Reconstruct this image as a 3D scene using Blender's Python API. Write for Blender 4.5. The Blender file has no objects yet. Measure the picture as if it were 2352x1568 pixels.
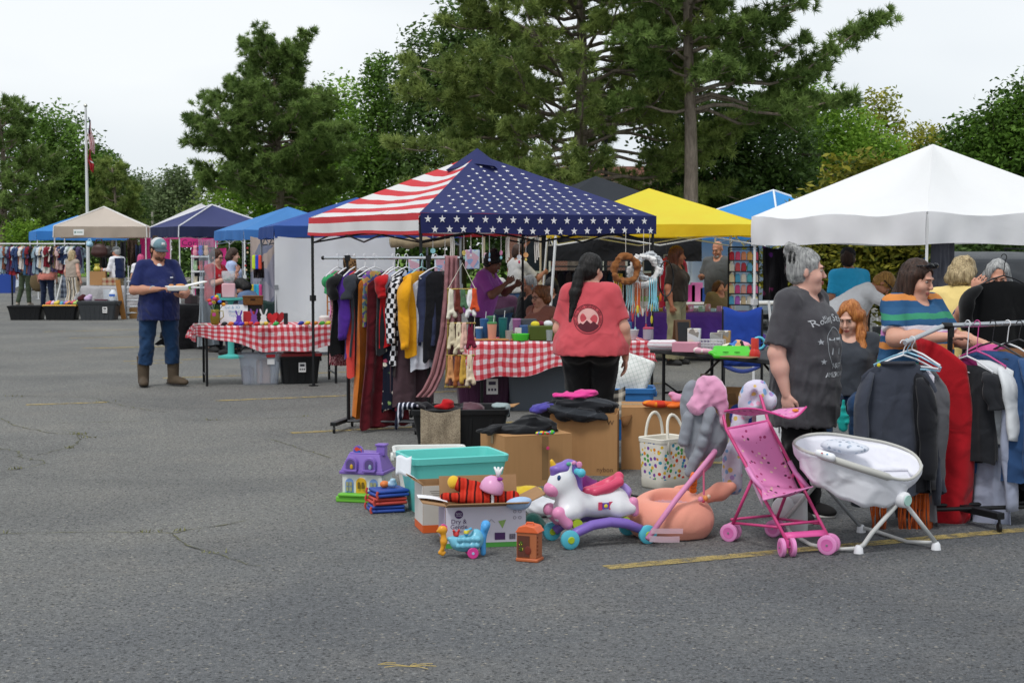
import bpy,math,random
import numpy as np
from mathutils import Vector,Matrix,Euler
from mathutils.bvhtree import BVHTree
sc=bpy.context.scene
C=sc.collection
R=math.radians
PI=math.pi
rnd=random.Random(7)
nr=np.random.default_rng(7)
# ---------------------------------------------------------------- camera
FPX,CH=3515.0,1.69
PITCH=math.atan((784-570)/FPX)
cam=bpy.data.cameras.new('camera')
camo=bpy.data.objects.new('camera',cam)
C.objects.link(camo)
camo.location=(0,0,CH)
camo.rotation_euler=(R(90)-PITCH,0,0)
cam.sensor_width=36
cam.lens=36*FPX/2352
cam.clip_end=2000
cam.dof.use_dof=True
cam.dof.focus_distance=10.5
cam.dof.aperture_fstop=9.0
sc.camera=camo
# ---------------------------------------------------------------- sky, sun, exposure
SUN_EL,SUN_AZ=R(58),R(-150)
world=bpy.data.worlds.new('World')
sc.world=world
world.use_nodes=True
wn=world.node_tree
for n in list(wn.nodes):
 wn.nodes.remove(n)
wo=wn.nodes.new('ShaderNodeOutputWorld')
sky=wn.nodes.new('ShaderNodeTexSky')
sky.sky_type='NISHITA'
sky.sun_disc=False
sky.sun_elevation=SUN_EL
sky.sun_rotation=R(210)
b1=wn.nodes.new('ShaderNodeBackground')
b1.inputs[1].default_value=0.1
wn.links.new(sky.outputs[0],b1.inputs[0])
tc=wn.nodes.new('ShaderNodeTexCoord')
mp=wn.nodes.new('ShaderNodeMapping')
mp.inputs['Scale'].default_value=(1.1,1.1,3.2)
wn.links.new(tc.outputs['Generated'],mp.inputs[0])
nz=wn.nodes.new('ShaderNodeTexNoise')
nz.inputs['Scale'].default_value=1.7
nz.inputs['Detail'].default_value=4
nz.inputs['Roughness'].default_value=0.5
wn.links.new(mp.outputs[0],nz.inputs['Vector'])
rp=wn.nodes.new('ShaderNodeValToRGB')
rp.color_ramp.elements[0].position=0.3
rp.color_ramp.elements[0].color=(0.64,0.70,0.76,1)
rp.color_ramp.elements[1].position=0.62
rp.color_ramp.elements[1].color=(0.88,0.91,0.93,1)
wn.links.new(nz.outputs['Fac'],rp.inputs[0])
b2=wn.nodes.new('ShaderNodeBackground')
b2.inputs[1].default_value=1.0
wn.links.new(rp.outputs[0],b2.inputs[0])
mxw=wn.nodes.new('ShaderNodeMixShader')
mxw.inputs[0].default_value=0.93
wn.links.new(b1.outputs[0],mxw.inputs[1])
wn.links.new(b2.outputs[0],mxw.inputs[2])
wn.links.new(mxw.outputs[0],wo.inputs[0])
sl=bpy.data.lights.new('sun','SUN')
sl.energy=1.5
sl.angle=R(14)
sl.color=(1,0.975,0.94)
so=bpy.data.objects.new('sun',sl)
C.objects.link(so)
so.rotation_euler=(R(90)-SUN_EL,0,R(-28))
vs_=sc.view_settings
vs_.view_transform='Standard'
vs_.look='None'
vs_.exposure=0.16
vs_.gamma=1.0
vs_.use_curve_mapping=False
sc.cycles.use_adaptive_sampling=True
sc.cycles.max_bounces=5
sc.cycles.diffuse_bounces=3
sc.cycles.glossy_bounces=2
sc.cycles.transparent_max_bounces=10
# ---------------------------------------------------------------- pixel helpers (photo seen 2352 wide)
def ray(px,py):
 dx,dy=(px-1176)/FPX,(784-py)/FPX
 c,s=math.cos(PITCH),math.sin(PITCH)
 return dx,c+dy*s,-s+dy*c
def W(px,py,Y):
 x,y,z=ray(px,py)
 t=Y/y
 return Vector((x*t,Y,CH+z*t))
def G(px,py,z0=0.0):
 x,y,z=ray(px,py)
 t=(z0-CH)/z
 return Vector((x*t,y*t,z0))
def X(px,Y):
 return W(px,570,Y).x
def Z(py,Y):
 return W(1176,py,Y).z
# ---------------------------------------------------------------- materials
def lin(h):
 if not isinstance(h,str):
  return tuple(h)
 h=h.lstrip('#')
 v=[int(h[i:i+2],16)/255 for i in(0,2,4)]
 return tuple(c/12.92 if c<=0.04045 else((c+0.055)/1.055)**2.4 for c in v)
class NT:
 def __init__(s,name):
  s.m=bpy.data.materials.new(name)
  s.m.use_nodes=True
  s.t=s.m.node_tree
  s.b=s.t.nodes['Principled BSDF']
  s.o=s.t.nodes['Material Output']
 def n(s,t,ins=None,**kw):
  q=s.t.nodes.new('ShaderNode'+t)
  for k,v in kw.items():
   setattr(q,k,v)
  for k,v in(ins or{}).items():
   s.put(q.inputs[k],v)
  return q
 def put(s,sock,v):
  if isinstance(v,bpy.types.NodeSocket):
   s.t.links.new(v,sock)
  elif isinstance(v,str):
   sock.default_value=(*lin(v),1)
  elif isinstance(v,(tuple,list))and len(v)==3 and sock.type=='RGBA':
   sock.default_value=(*v,1)
  else:
   sock.default_value=v
 def co(s,kind='Object',scale=None,rot=None):
  o=s.n('TexCoord').outputs[kind]
  if scale is not None or rot is not None:
   q=s.n('Mapping',{'Vector':o})
   if scale is not None:
    q.inputs['Scale'].default_value=scale if isinstance(scale,(tuple,list))else(scale,)*3
   if rot is not None:
    q.inputs['Rotation'].default_value=rot
   o=q.outputs[0]
  return o
 def noise(s,scale,vec=None,detail=3,rough=.55,dist=0):
  i={'Scale':scale,'Detail':detail,'Roughness':rough,'Distortion':dist}
  i['Vector']=vec if vec is not None else s.co()
  return s.n('TexNoise',i).outputs['Fac']
 def voro(s,scale,vec=None,feature='F1',out='Distance',rand=1.0):
  i={'Scale':scale,'Randomness':rand}
  i['Vector']=vec if vec is not None else s.co()
  return s.n('TexVoronoi',i,feature=feature).outputs[out]
 def ramp(s,fac,stops,interp='LINEAR'):
  q=s.n('ValToRGB',{'Fac':fac})
  r=q.color_ramp
  r.interpolation=interp
  while len(r.elements)<len(stops):
   r.elements.new(0.5)
  for e,(p,c)in zip(r.elements,stops):
   e.position=p
   e.color=(*lin(c),1)
  return q.outputs[0]
 def mix(s,f,a,b,blend='MIX'):
  q=s.n('Mix',data_type='RGBA',blend_type=blend)
  s.put(q.inputs[0],f)
  s.put(q.inputs[6],a)
  s.put(q.inputs[7],b)
  return q.outputs[2]
 def math(s,op,a,b=0.0):
  q=s.n('Math',operation=op)
  s.put(q.inputs[0],a)
  s.put(q.inputs[1],b)
  return q.outputs[0]
 def sep(s,v):
  return s.n('SeparateXYZ',{0:v}).outputs
 def bump(s,h,strength=.3,dist=.01):
  q=s.n('Bump',{'Height':h,'Strength':strength,'Distance':dist})
  s.t.links.new(q.outputs[0],s.b.inputs['Normal'])
 def fin(s,col,rough=.8,metal=0,spec=.3,sheen=0,**kw):
  s.put(s.b.inputs['Base Color'],col)
  s.put(s.b.inputs['Roughness'],rough)
  s.b.inputs['Metallic'].default_value=metal
  s.b.inputs['Specular IOR Level'].default_value=spec
  s.b.inputs['Sheen Weight'].default_value=sheen
  for k,v in kw.items():
   s.b.inputs[k.replace('_',' ')].default_value=v
  return s.m
_mc={}
def once(f):
 def g(*a,**k):
  key=(f.__name__,str(a),str(k))
  if key not in _mc:
   _mc[key]=f(*a,**k)
  return _mc[key]
 return g
@once
def plain(col,rough=.5,var=.10,vs=5,bump=.05,bs=60,metal=0,spec=.35):
 q=NT('surface')
 c=lin(col)
 v=q.noise(vs,detail=4)
 colr=q.mix(v,tuple(x*(1-var)for x in c),tuple(min(.92,x*(1+var))for x in c))
 if bump:
  q.bump(q.noise(bs,detail=2),bump,.004)
 rr=q.math('ADD',q.math('MULTIPLY',v,.2),rough-.1)
 return q.fin(colr,rr,metal,spec)
@once
def cloth(col,var=.16,fold=.5,sheen=.15,wv=300):
 q=NT('fabric')
 c=lin(col)
 v=q.noise(7,detail=5)
 colr=q.mix(v,tuple(x*(1-var)for x in c),tuple(min(.9,x*(1+var))for x in c))
 h=q.math('ADD',q.noise(6.5,detail=1.5,rough=.4,dist=.7),q.math('MULTIPLY',q.noise(wv,detail=1),.03))
 q.bump(h,min(1,fold*1.3),.05)
 return q.fin(colr,.92,0,.1,sheen)
@once
def skin(col):
 q=NT('skin')
 c=lin(col)
 v=q.noise(22,detail=4)
 colr=q.mix(v,(c[0]*.93,c[1]*.84,c[2]*.8),(min(.9,c[0]*1.05),c[1]*1.06,c[2]*1.06))
 q.bump(q.noise(220,detail=2),.12,.002)
 q.b.inputs['Subsurface Weight'].default_value=.08
 q.b.inputs['Subsurface Radius'].default_value=(.012,.005,.003)
 q.b.inputs['Subsurface Scale'].default_value=.5
 return q.fin(colr,.55,0,.35)
@once
def hair(c1,c2,sc_=(90,90,9)):
 q=NT('hair')
 v=q.noise(1.0,q.co('Object',sc_),detail=4)
 colr=q.ramp(v,[(.3,c1),(.7,c2)])
 q.bump(v,.8,.012)
 return q.fin(colr,.48,0,.35)
@once
def pattern(kind,*cols,s=10.0):
 """printed fabrics and plastics: spots, checks, flowers, plaid, stripes"""
 q=NT('printed_'+kind)
 if kind=='leopard':
  d=q.voro(s,feature='F1')
  f=q.math('ADD',d,q.math('MULTIPLY',q.noise(s*2),.35))
  col=q.ramp(f,[(0,cols[0]),(.36,cols[0]),(.40,cols[1]),(.60,cols[1]),(.64,cols[0])])
 elif kind=='speck':
  f=q.noise(s,detail=2)
  col=q.ramp(f,[(.42,cols[0]),(.5,cols[1]),(.58,cols[0])])
 elif kind=='checker':
  t=q.n('TexChecker',{'Vector':q.co('UV'),'Scale':s,'Color1':cols[0],'Color2':cols[1]})
  col=t.outputs[0]
 elif kind=='dots':
  d=q.voro(s)
  rc=q.voro(s,out='Color')
  hue=q.sep(rc)[0]
  st=[(i/max(1,len(cols)-1),c)for i,c in enumerate(cols[1:])]
  dot=q.ramp(hue,st,'CONSTANT')
  col=q.mix(q.ramp(d,[(.30,(1,1,1)),(.36,(0,0,0))]),cols[0],dot)
 elif kind=='spots':
  d=q.math('ADD',q.voro(s),q.math('MULTIPLY',q.noise(s*2),.25))
  hue=q.sep(q.voro(s,out='Color'))[0]
  dot=q.ramp(hue,[(i/(len(cols)-1),c)for i,c in enumerate(cols[1:])],'CONSTANT')
  col=q.mix(q.ramp(d,[(.50,(1,1,1)),(.55,(0,0,0))]),cols[0],dot)
 elif kind=='cells':
  rc=q.voro(s,q.co(),out='Color')
  hue=q.sep(rc)[0]
  col=q.ramp(hue,[(i/len(cols),c)for i,c in enumerate(cols)],'CONSTANT')
 elif kind=='blocks':
  v=q.co('Object',(s,s*.4,s*.62))
  vd=q.n('TexVoronoi',{'Scale':1.0,'Vector':v,'Randomness':.75},distance='CHEBYCHEV')
  col=q.ramp(q.sep(vd.outputs['Color'])[0],[(i/len(cols),c)for i,c in enumerate(cols)],'CONSTANT')
 elif kind=='flower':
  d=q.voro(s)
  rc=q.sep(q.voro(s,out='Color'))[1]
  fl=q.ramp(rc,[(i/(len(cols)-1),c)for i,c in enumerate(cols[1:])],'CONSTANT')
  edge=q.math('ADD',d,q.math('MULTIPLY',q.noise(s*3),.4))
  col=q.mix(q.ramp(edge,[(.42,(1,1,1)),(.5,(0,0,0))]),cols[0],fl)
 elif kind=='vstripe':
  x,y,z=q.sep(q.co())
  f=q.math('FRACT',q.math('MULTIPLY',q.math('ADD',x,q.math('MULTIPLY',q.noise(4),.05)),s))
  col=q.ramp(f,[(i/len(cols),c)for i,c in enumerate(cols)],'CONSTANT')
 elif kind=='hstripe':
  x,y,z=q.sep(q.co())
  f=q.math('FRACT',q.math('MULTIPLY',q.math('ADD',z,q.math('MULTIPLY',q.noise(5),.05)),s))
  col=q.ramp(f,[(i/len(cols),c)for i,c in enumerate(cols)],'CONSTANT')
 elif kind=='plaid':
  x,y,z=q.sep(q.co('UV'))
  fu=q.ramp(q.math('FRACT',q.math('MULTIPLY',x,s)),[(0,(0,0,0)),(.45,(1,1,1)),(.85,(.4,.4,.4))],'CONSTANT')
  fv=q.ramp(q.math('FRACT',q.math('MULTIPLY',y,s)),[(0,(0,0,0)),(.45,(1,1,1)),(.85,(.4,.4,.4))],'CONSTANT')
  a=q.mix(fu,cols[0],cols[1])
  b=q.mix(fv,cols[0],cols[1])
  col=q.mix(.5,a,b)
 elif kind=='gingham':
  x,y,z=q.sep(q.co('UV'))
  x=q.math('ADD',x,q.math('MULTIPLY',q.noise(5),.05))
  y=q.math('ADD',y,q.math('MULTIPLY',q.noise(6),.05))
  fu=q.math('GREATER_THAN',q.math('FRACT',q.math('MULTIPLY',x,s)),.5)
  fv=q.math('GREATER_THAN',q.math('FRACT',q.math('MULTIPLY',y,s)),.5)
  f=q.math('MULTIPLY',q.math('ADD',fu,fv),.5)
  col=q.ramp(f,[(0,cols[1]),(.3,cols[2]),(.8,cols[0])],'CONSTANT')
  vv=q.noise(9)
  col=q.mix(q.math('MULTIPLY',vv,.25),col,(.5,.3,.3),'MULTIPLY')
 q.bump(q.noise(16,detail=4,dist=.8),.35,.015)
 return q.fin(col,.85,0,.15)
@once
def clear(col='#ffffff',rough=.12,amt=.8):
 q=NT('clear_plastic')
 q.fin(col,rough,0,.5)
 tr=q.n('BsdfTransparent',{'Color':col})
 mx=q.n('MixShader',{0:amt,1:q.b.outputs[0],2:tr.outputs[0]})
 q.t.links.new(mx.outputs[0],q.o.inputs[0])
 return q.m
@once
def sheer(col,amt=.35,var=.1):
 """thin canopy cloth: diffuse plus light passing through"""
 q=NT('canopy_fabric')
 c=lin(col)
 v=q.noise(2.2,detail=5)
 colr=q.mix(v,tuple(x*(1-var)for x in c),tuple(min(.88,x*(1+var))for x in c))
 q.fin(colr,.75,0,.2)
 q.bump(q.math('ADD',q.noise(2.2,detail=3,rough=.45,dist=1.2),q.math('MULTIPLY',q.noise(9,detail=2,dist=.5),.12)),.22,.05)
 tr=q.n('BsdfTranslucent',{'Color':colr})
 mx=q.n('MixShader',{0:amt,1:q.b.outputs[0],2:tr.outputs[0]})
 q.t.links.new(mx.outputs[0],q.o.inputs[0])
 return q.m
@once
def leafm(dark,light,trans=.25):
 q=NT('foliage')
 a=q.n('Attribute',attribute_name='tint').outputs['Fac']
 col=q.mix(a,dark,light)
 q.fin(col,.6,0,.25)
 tr=q.n('BsdfTranslucent',{'Color':col})
 mx=q.n('MixShader',{0:trans,1:q.b.outputs[0],2:tr.outputs[0]})
 q.t.links.new(mx.outputs[0],q.o.inputs[0])
 return q.m
@once
def bark(c1='#6b625a',c2='#3c3530'):
 q=NT('bark')
 v=q.noise(1.0,q.co('Object',(9,9,2.2)),detail=6,rough=.7)
 q.bump(v,.9,.05)
 return q.fin(q.ramp(v,[(.3,c2),(.7,c1)]),.95,0,.1)
@once
def cardboard(col='#b58a5e'):
 q=NT('cardboard')
 c=lin(col)
 v=q.noise(1.0,q.co('Object',(40,40,2)),detail=3)
 w=q.noise(3.5,detail=5)
 col=q.mix(q.math('MULTIPLY',v,w),tuple(x*.82 for x in c),tuple(x*1.12 for x in c))
 q.bump(v,.08,.003)
 return q.fin(col,.85,0,.15)
# ---------------------------------------------------------------- objects
def tag(o,label=None,cat=None,group=None,kind=None):
 if label:
  o['label']=label
 if cat:
  o['category']=cat
 if group:
  o['group']=group
 if kind:
  o['kind']=kind
 return o
def thing(name,label,cat,loc=(0,0,0),rz=0.0,group=None,rot=None):
 o=bpy.data.objects.new(name,None)
 o.empty_display_size=.1
 C.objects.link(o)
 o.location=loc
 o.rotation_euler=rot if rot else(0,0,rz)
 return tag(o,label,cat,group)
def mk(name,V,F,mats,parent=None,smooth=None,mi=None,uv=None,loc=None,rz=0.0):
 me=bpy.data.meshes.new(name)
 V=np.asarray(V,dtype=np.float32)
 if isinstance(F,np.ndarray):
  k=F.shape[1]
  me.vertices.add(len(V))
  me.vertices.foreach_set('co',V.ravel())
  me.loops.add(F.size)
  me.loops.foreach_set('vertex_index',F.astype(np.int32).ravel())
  me.polygons.add(len(F))
  me.polygons.foreach_set('loop_start',np.arange(0,F.size,k,dtype=np.int32))
  me.update(calc_edges=True)
  me.validate()
 else:
  me.from_pydata([tuple(v)for v in V.tolist()],[],F)
 if not isinstance(mats,(list,tuple)):
  mats=[mats]
 for m in mats:
  me.materials.append(m)
 if mi is not None:
  me.polygons.foreach_set('material_index',np.asarray(mi,dtype=np.int32))
 if uv is not None:
  l=me.uv_layers.new(name='UVMap')
  idx=np.zeros(len(me.loops),dtype=np.int32)
  me.loops.foreach_get('vertex_index',idx)
  l.data.foreach_set('uv',np.asarray(uv,dtype=np.float32)[idx].ravel())
 if smooth:
  me.polygons.foreach_set('use_smooth',np.ones(len(me.polygons),dtype=bool))
  if smooth is not True:
   me.set_sharp_from_angle(angle=R(smooth))
 me.update()
 o=bpy.data.objects.new(name,me)
 C.objects.link(o)
 if parent is not None:
  o.parent=parent
 if loc is not None:
  o.location=loc
 if rz:
  o.rotation_euler=(0,0,rz)
 return o
def copytree(o,parent=None):
 c=o.copy()
 C.objects.link(c)
 c.parent=parent
 for ch in list(o.children):
  if ch is not c:
   copytree(ch,c)
 return c
def frame(d):
 d=Vector(d).normalized()
 a=Vector((0,0,1))if abs(d.z)<.95 else Vector((0,1,0))
 s=d.cross(a).normalized()
 return d,s,s.cross(d).normalized()
class B:
 """collects shapes of ONE part; obj() links it as one mesh"""
 def __init__(s):
  s.V,s.F,s.M,s.U=[],[],[],[]
 def add(s,V,F,m=0,uv=None):
  n=len(s.V)
  s.V+=[tuple(v)for v in V]
  s.F+=[tuple(i+n for i in f)for f in F]
  s.M+=[m]*len(F)
  s.U+=[tuple(u)for u in uv]if uv is not None else[(v[0],v[2])for v in V]
  return s
 def box(s,c,d,rz=0.0,m=0,rot=None,tx=1.0,ty=1.0):
  """centre c, size d; tx,ty: top scale"""
  M=Euler(rot).to_matrix()if rot else Matrix.Rotation(rz,3,'Z')
  V=[]
  for k in(-.5,.5):
   for(i,j)in((-.5,-.5),(.5,-.5),(.5,.5),(-.5,.5)):
    f=(tx,ty)if k>0 else(1,1)
    V.append(Vector(c)+M @ Vector((i*d[0]*f[0],j*d[1]*f[1],k*d[2])))
  return s.add(V,[(3,2,1,0),(4,5,6,7),(0,1,5,4),(1,2,6,5),(2,3,7,6),(3,0,4,7)],m)
 def tube(s,path,r,n=8,m=0,cap=True,sq=1.0):
  P=[Vector(p)for p in path]
  rr=r if isinstance(r,(list,tuple))else[r]*len(P)
  V,F,U=[],[],[]
  ps=None
  ln=0.0
  for i,p in enumerate(P):
   if i:
    ln+=(p-P[i-1]).length
   d=(P[min(i+1,len(P)-1)]-P[max(i-1,0)])
   d,a,b=frame(d)
   if ps is not None:
    a=(ps-d*ps.dot(d))
    a=a.normalized()if a.length>1e-6 else frame(d)[1]
    b=a.cross(d)
   ps=a
   for k in range(n):
    t=2*PI*k/n
    V.append(p+(a*math.cos(t)+b*math.sin(t)*sq)*rr[i])
    U.append((min(k,n-k)/n*6.28*rr[i],ln))
  for i in range(len(P)-1):
   for k in range(n):
    F.append((i*n+k,i*n+(k+1)%n,(i+1)*n+(k+1)%n,(i+1)*n+k))
  if cap:
   F.append(tuple(range(n-1,-1,-1)))
   F.append(tuple(range((len(P)-1)*n,len(P)*n)))
  return s.add(V,F,m,U)
 def lathe(s,prof,n=16,c=(0,0,0),m=0,axis=None,sx=1.0,sy=1.0):
  """prof: list of (radius, height)"""
  M=axis if axis is not None else Matrix.Identity(3)
  V,F=[],[]
  for(r,h)in prof:
   for k in range(n):
    t=2*PI*k/n
    V.append(Vector(c)+M @ Vector((r*math.cos(t)*sx,r*math.sin(t)*sy,h)))
  for i in range(len(prof)-1):
   for k in range(n):
    F.append((i*n+k,i*n+(k+1)%n,(i+1)*n+(k+1)%n,(i+1)*n+k))
  F.append(tuple(range(n-1,-1,-1)))
  F.append(tuple(range((len(prof)-1)*n,len(prof)*n)))
  return s.add(V,F,m)
 def ball(s,c,r,n=12,m=0,rot=None):
  r=r if isinstance(r,(tuple,list))else(r,r,r)
  M=Euler(rot).to_matrix()if rot else Matrix.Identity(3)
  V,F=[],[]
  h=max(4,n // 2)
  for i in range(h+1):
   a=PI*i/h
   for k in range(n):
    t=2*PI*k/n
    q=max(math.sin(a),1e-3)
    V.append(Vector(c)+M @ Vector((r[0]*q*math.cos(t),r[1]*q*math.sin(t),-r[2]*math.cos(a))))
  for i in range(h):
   for k in range(n):
    F.append((i*n+k,i*n+(k+1)%n,(i+1)*n+(k+1)%n,(i+1)*n+k))
  return s.add(V,F,m)
 def ring(s,c,R0,r,n=24,k=8,axis=None,m=0,arc=2*PI,a0=0.0,sx=1.0,sy=1.0):
  M=axis if axis is not None else Matrix.Identity(3)
  P=[Vector(c)+M @ Vector((R0*sx*math.cos(a0+arc*i/n),R0*sy*math.sin(a0+arc*i/n),0))for i in range(n+1)]
  return s.tube(P,r,k,m,cap=arc<6.28)
 def prism(s,poly,p0,ax,ay,depth,m=0):
  """2-D outline poly on axes ax, ay from p0, thickened along ax x ay"""
  ax,ay,p0=Vector(ax),Vector(ay),Vector(p0)
  nn=ax.cross(ay).normalized()*depth
  n=len(poly)
  V=[p0+ax*a+ay*b for a,b in poly]+[p0+ax*a+ay*b+nn for a,b in poly]
  F=[tuple(range(n-1,-1,-1)),tuple(range(n,2*n))]
  F+=[(i,(i+1)%n,n+(i+1)%n,n+i)for i in range(n)]
  return s.add(V,F,m)
 def grid(s,f,nu,nv,m=0,uv=None,closed=False):
  V,U,F=[],[],[]
  for j in range(nv+1):
   for i in range(nu+1):
    V.append(f(i/nu,j/nv))
    U.append(uv(i/nu,j/nv)if uv else(i/nu,j/nv))
  for j in range(nv):
   for i in range(nu):
    a=j*(nu+1)+i
    F.append((a,a+1,a+nu+2,a+nu+1))
  return s.add(V,F,m,U)
 def obj(s,name,mats,parent=None,smooth=35,bev=0,loc=None,rz=0.0,seg=2,solid=0,sub=0):
  o=mk(name,s.V,s.F,mats,parent,smooth,s.M,s.U,loc,rz)
  if solid:
   q=o.modifiers.new('thick','SOLIDIFY')
   q.thickness=solid
  if bev:
   q=o.modifiers.new('bevel','BEVEL')
   q.width=bev
   q.segments=seg
   q.limit_method='ANGLE'
   q.angle_limit=R(40)
  if sub:
   q=o.modifiers.new('sub','SUBSURF')
   q.levels=q.render_levels=sub
  return o
# ---------------------------------------------------------------- soft bodies: smooth unions turned into one surface
class Sdf:
 def __init__(s,k=.03):
  s.k,s.P=k,[]
 def cap(s,a,b,ra,rb=None,k=None,op='+',flat=False,fa=False):
  s.P.append(('c',Vector(a),Vector(b),ra,ra if rb is None else rb,s.k if k is None else k,op,flat,fa))
  return s
 def ell(s,c,r,rot=None,k=None,op='+'):
  r=r if isinstance(r,(tuple,list))else(r,r,r)
  s.P.append(('e',Vector(c),r,rot,s.k if k is None else k,op))
  return s
 def box(s,c,h,rd=.01,rot=None,k=None,op='+'):
  s.P.append(('b',Vector(c),h,rd,rot,s.k if k is None else k,op))
  return s
 def cut(s,p,n):
  s.P.append(('p',Vector(p),Vector(n).normalized()))
  return s
 def mesh(s,vox,amp=0.0,freq=(18,18,6),seed=1,ramp=None,ridge=0.0):
  lo,hi=np.full(3,1e9),np.full(3,-1e9)
  bb=[]
  for p in s.P:
   if p[0]=='c':
    r=max(p[3],p[4])+p[5]*.5
    a,b=np.minimum(p[1],p[2])-r,np.maximum(p[1],p[2])+r
    op=p[6]
   elif p[0]=='e':
    r=max(p[2])+p[4]*.5
    if p[3]is None:
     a,b=np.array(p[1])-np.array(p[2])-p[4]*.5,np.array(p[1])+np.array(p[2])+p[4]*.5
    else:
     a,b=np.array(p[1])-r,np.array(p[1])+r
    op=p[5]
   elif p[0]=='b':
    r=Vector(p[2]).length+p[3]+p[5]*.5
    a,b=np.array(p[1])-r,np.array(p[1])+r
    op=p[6]
   else:
    bb.append(None)
    continue
   a,b=a-amp-vox,b+amp+vox
   bb.append((a,b))
   if op=='+':
    lo,hi=np.minimum(lo,a),np.maximum(hi,b)
  lo-=vox*2
  hi+=vox*2
  n=np.ceil((hi-lo)/vox).astype(int)+1
  ax=[(lo[i]+np.arange(n[i])*vox).astype(np.float32)for i in range(3)]
  D=np.full(n,.2,dtype=np.float32)
  for p,q in zip(s.P,bb):
   if p[0]=='p':
    pl=((ax[0]-p[1].x)*p[2].x)[:,None,None]+((ax[1]-p[1].y)*p[2].y)[None,:,None]+((ax[2]-p[1].z)*p[2].z)[None,None,:]
    np.maximum(D,pl,out=D)
    continue
   i0=np.clip(((q[0]-lo)/vox).astype(int),0,n)
   i1=np.clip(((q[1]-lo)/vox).astype(int)+2,0,n)
   if np.any(i1<=i0):
    continue
   x=ax[0][i0[0]:i1[0],None,None]
   y=ax[1][None,i0[1]:i1[1],None]
   z=ax[2][None,None,i0[2]:i1[2]]
   if p[0]=='c':
    a,b=p[1],p[2]
    u=b-a
    L2=max(u.length_squared,1e-9)
    px,py,pz=x-a.x,y-a.y,z-a.z
    tt=(px*u.x+py*u.y+pz*u.z)/L2
    t=np.clip(tt,0,1)
    d=np.sqrt((px-t*u.x)**2+(py-t*u.y)**2+(pz-t*u.z)**2)-(p[3]+(p[4]-p[3])*t)
    if p[7]:
     d=np.maximum(d,(tt-1)*math.sqrt(L2))
    if p[8]:
     d=np.maximum(d,-tt*math.sqrt(L2))
    k,op=p[5],p[6]
   else:
    c=p[1]
    px,py,pz=x-c.x,y-c.y,z-c.z
    rot=p[3]if p[0]=='e' else p[4]
    if rot is not None:
     Mi=(rot if isinstance(rot,Matrix)else Euler(rot).to_matrix()).transposed()
     px,py,pz=(Mi[0][0]*px+Mi[0][1]*py+Mi[0][2]*pz,Mi[1][0]*px+Mi[1][1]*py+Mi[1][2]*pz,
         Mi[2][0]*px+Mi[2][1]*py+Mi[2][2]*pz)
    if p[0]=='e':
     r=p[2]
     k0=np.sqrt((px/r[0])**2+(py/r[1])**2+(pz/r[2])**2)
     k1=np.sqrt((px/r[0]**2)**2+(py/r[1]**2)**2+(pz/r[2]**2)**2)
     d=k0*(k0-1)/np.maximum(k1,1e-6)
     k,op=p[4],p[5]
    else:
     h=p[2]
     qx,qy,qz=np.abs(px)-h[0]+p[3],np.abs(py)-h[1]+p[3],np.abs(pz)-h[2]+p[3]
     d=np.sqrt(np.maximum(qx,0)**2+np.maximum(qy,0)**2+np.maximum(qz,0)**2)+np.minimum(np.maximum(np.maximum(qx,qy),qz),0)-p[3]
     k,op=p[5],p[6]
   S=D[i0[0]:i1[0],i0[1]:i1[1],i0[2]:i1[2]]
   d=np.broadcast_to(d,S.shape)
   if op=='+':
    hh=np.maximum(k-np.abs(S-d),0)/max(k,1e-6)
    S[...]=np.minimum(S,d)-hh*hh*k*.25
   else:
    d=-d
    hh=np.maximum(k-np.abs(S-d),0)/max(k,1e-6)
    S[...]=np.maximum(S,d)+hh*hh*k*.25
  if amp:
   g=np.random.default_rng(seed)
   ii=np.nonzero(np.abs(D)<amp*2.5+vox*2)
   P=np.stack([ax[0][ii[0]],ax[1][ii[1]],ax[2][ii[2]]],1)
   f=np.array(freq,dtype=np.float32)
   w=np.zeros(len(P),dtype=np.float32)
   wp=P+.02*np.sin(P[:,[1,2,0]]*11+seed)
   for j in range(6):
    kdir=g.normal(size=3)*f*(1+.35*j)
    q=np.sin(wp @ kdir+g.uniform(0,6.28))
    w+=((1-ridge)*q+ridge*2.2*(np.abs(q)-.5))/(1+.5*j)
   w*=amp/2.2
   if ramp is not None:
    w*=ramp(P)
   D[ii]+=w
  ins=D<0
  cs=[(0,0,0),(1,0,0),(0,1,0),(1,1,0),(0,0,1),(1,0,1),(0,1,1),(1,1,1)]
  m=[d-1 for d in D.shape]
  cnt=np.zeros(m,dtype=np.uint8)
  for c in cs:
   cnt+=ins[c[0]:c[0]+m[0],c[1]:c[1]+m[1],c[2]:c[2]+m[2]]
  act=(cnt>0)&(cnt<8)
  idx=np.argwhere(act)
  vid=np.full(m,-1,dtype=np.int32)
  vid[act]=np.arange(len(idx))
  val=np.stack([D[idx[:,0]+c[0],idx[:,1]+c[1],idx[:,2]+c[2]]for c in cs],1)
  acc=np.zeros((len(idx),3),dtype=np.float32)
  num=np.zeros(len(idx),dtype=np.float32)
  for a in range(8):
   for bb_ in(1,2,4):
    b=a|bb_
    if b==a:
     continue
    va,vb=val[:,a],val[:,b]
    msk=(va<0)!=(vb<0)
    t=np.where(msk,va/np.where(msk,va-vb,1),0)
    pa,pb=np.array(cs[a],dtype=np.float32),np.array(cs[b],dtype=np.float32)
    acc+=np.where(msk[:,None],pa+t[:,None]*(pb-pa),0)
    num+=msk
  V=(idx+acc/num[:,None])*vox+lo
  Q=[]
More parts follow.
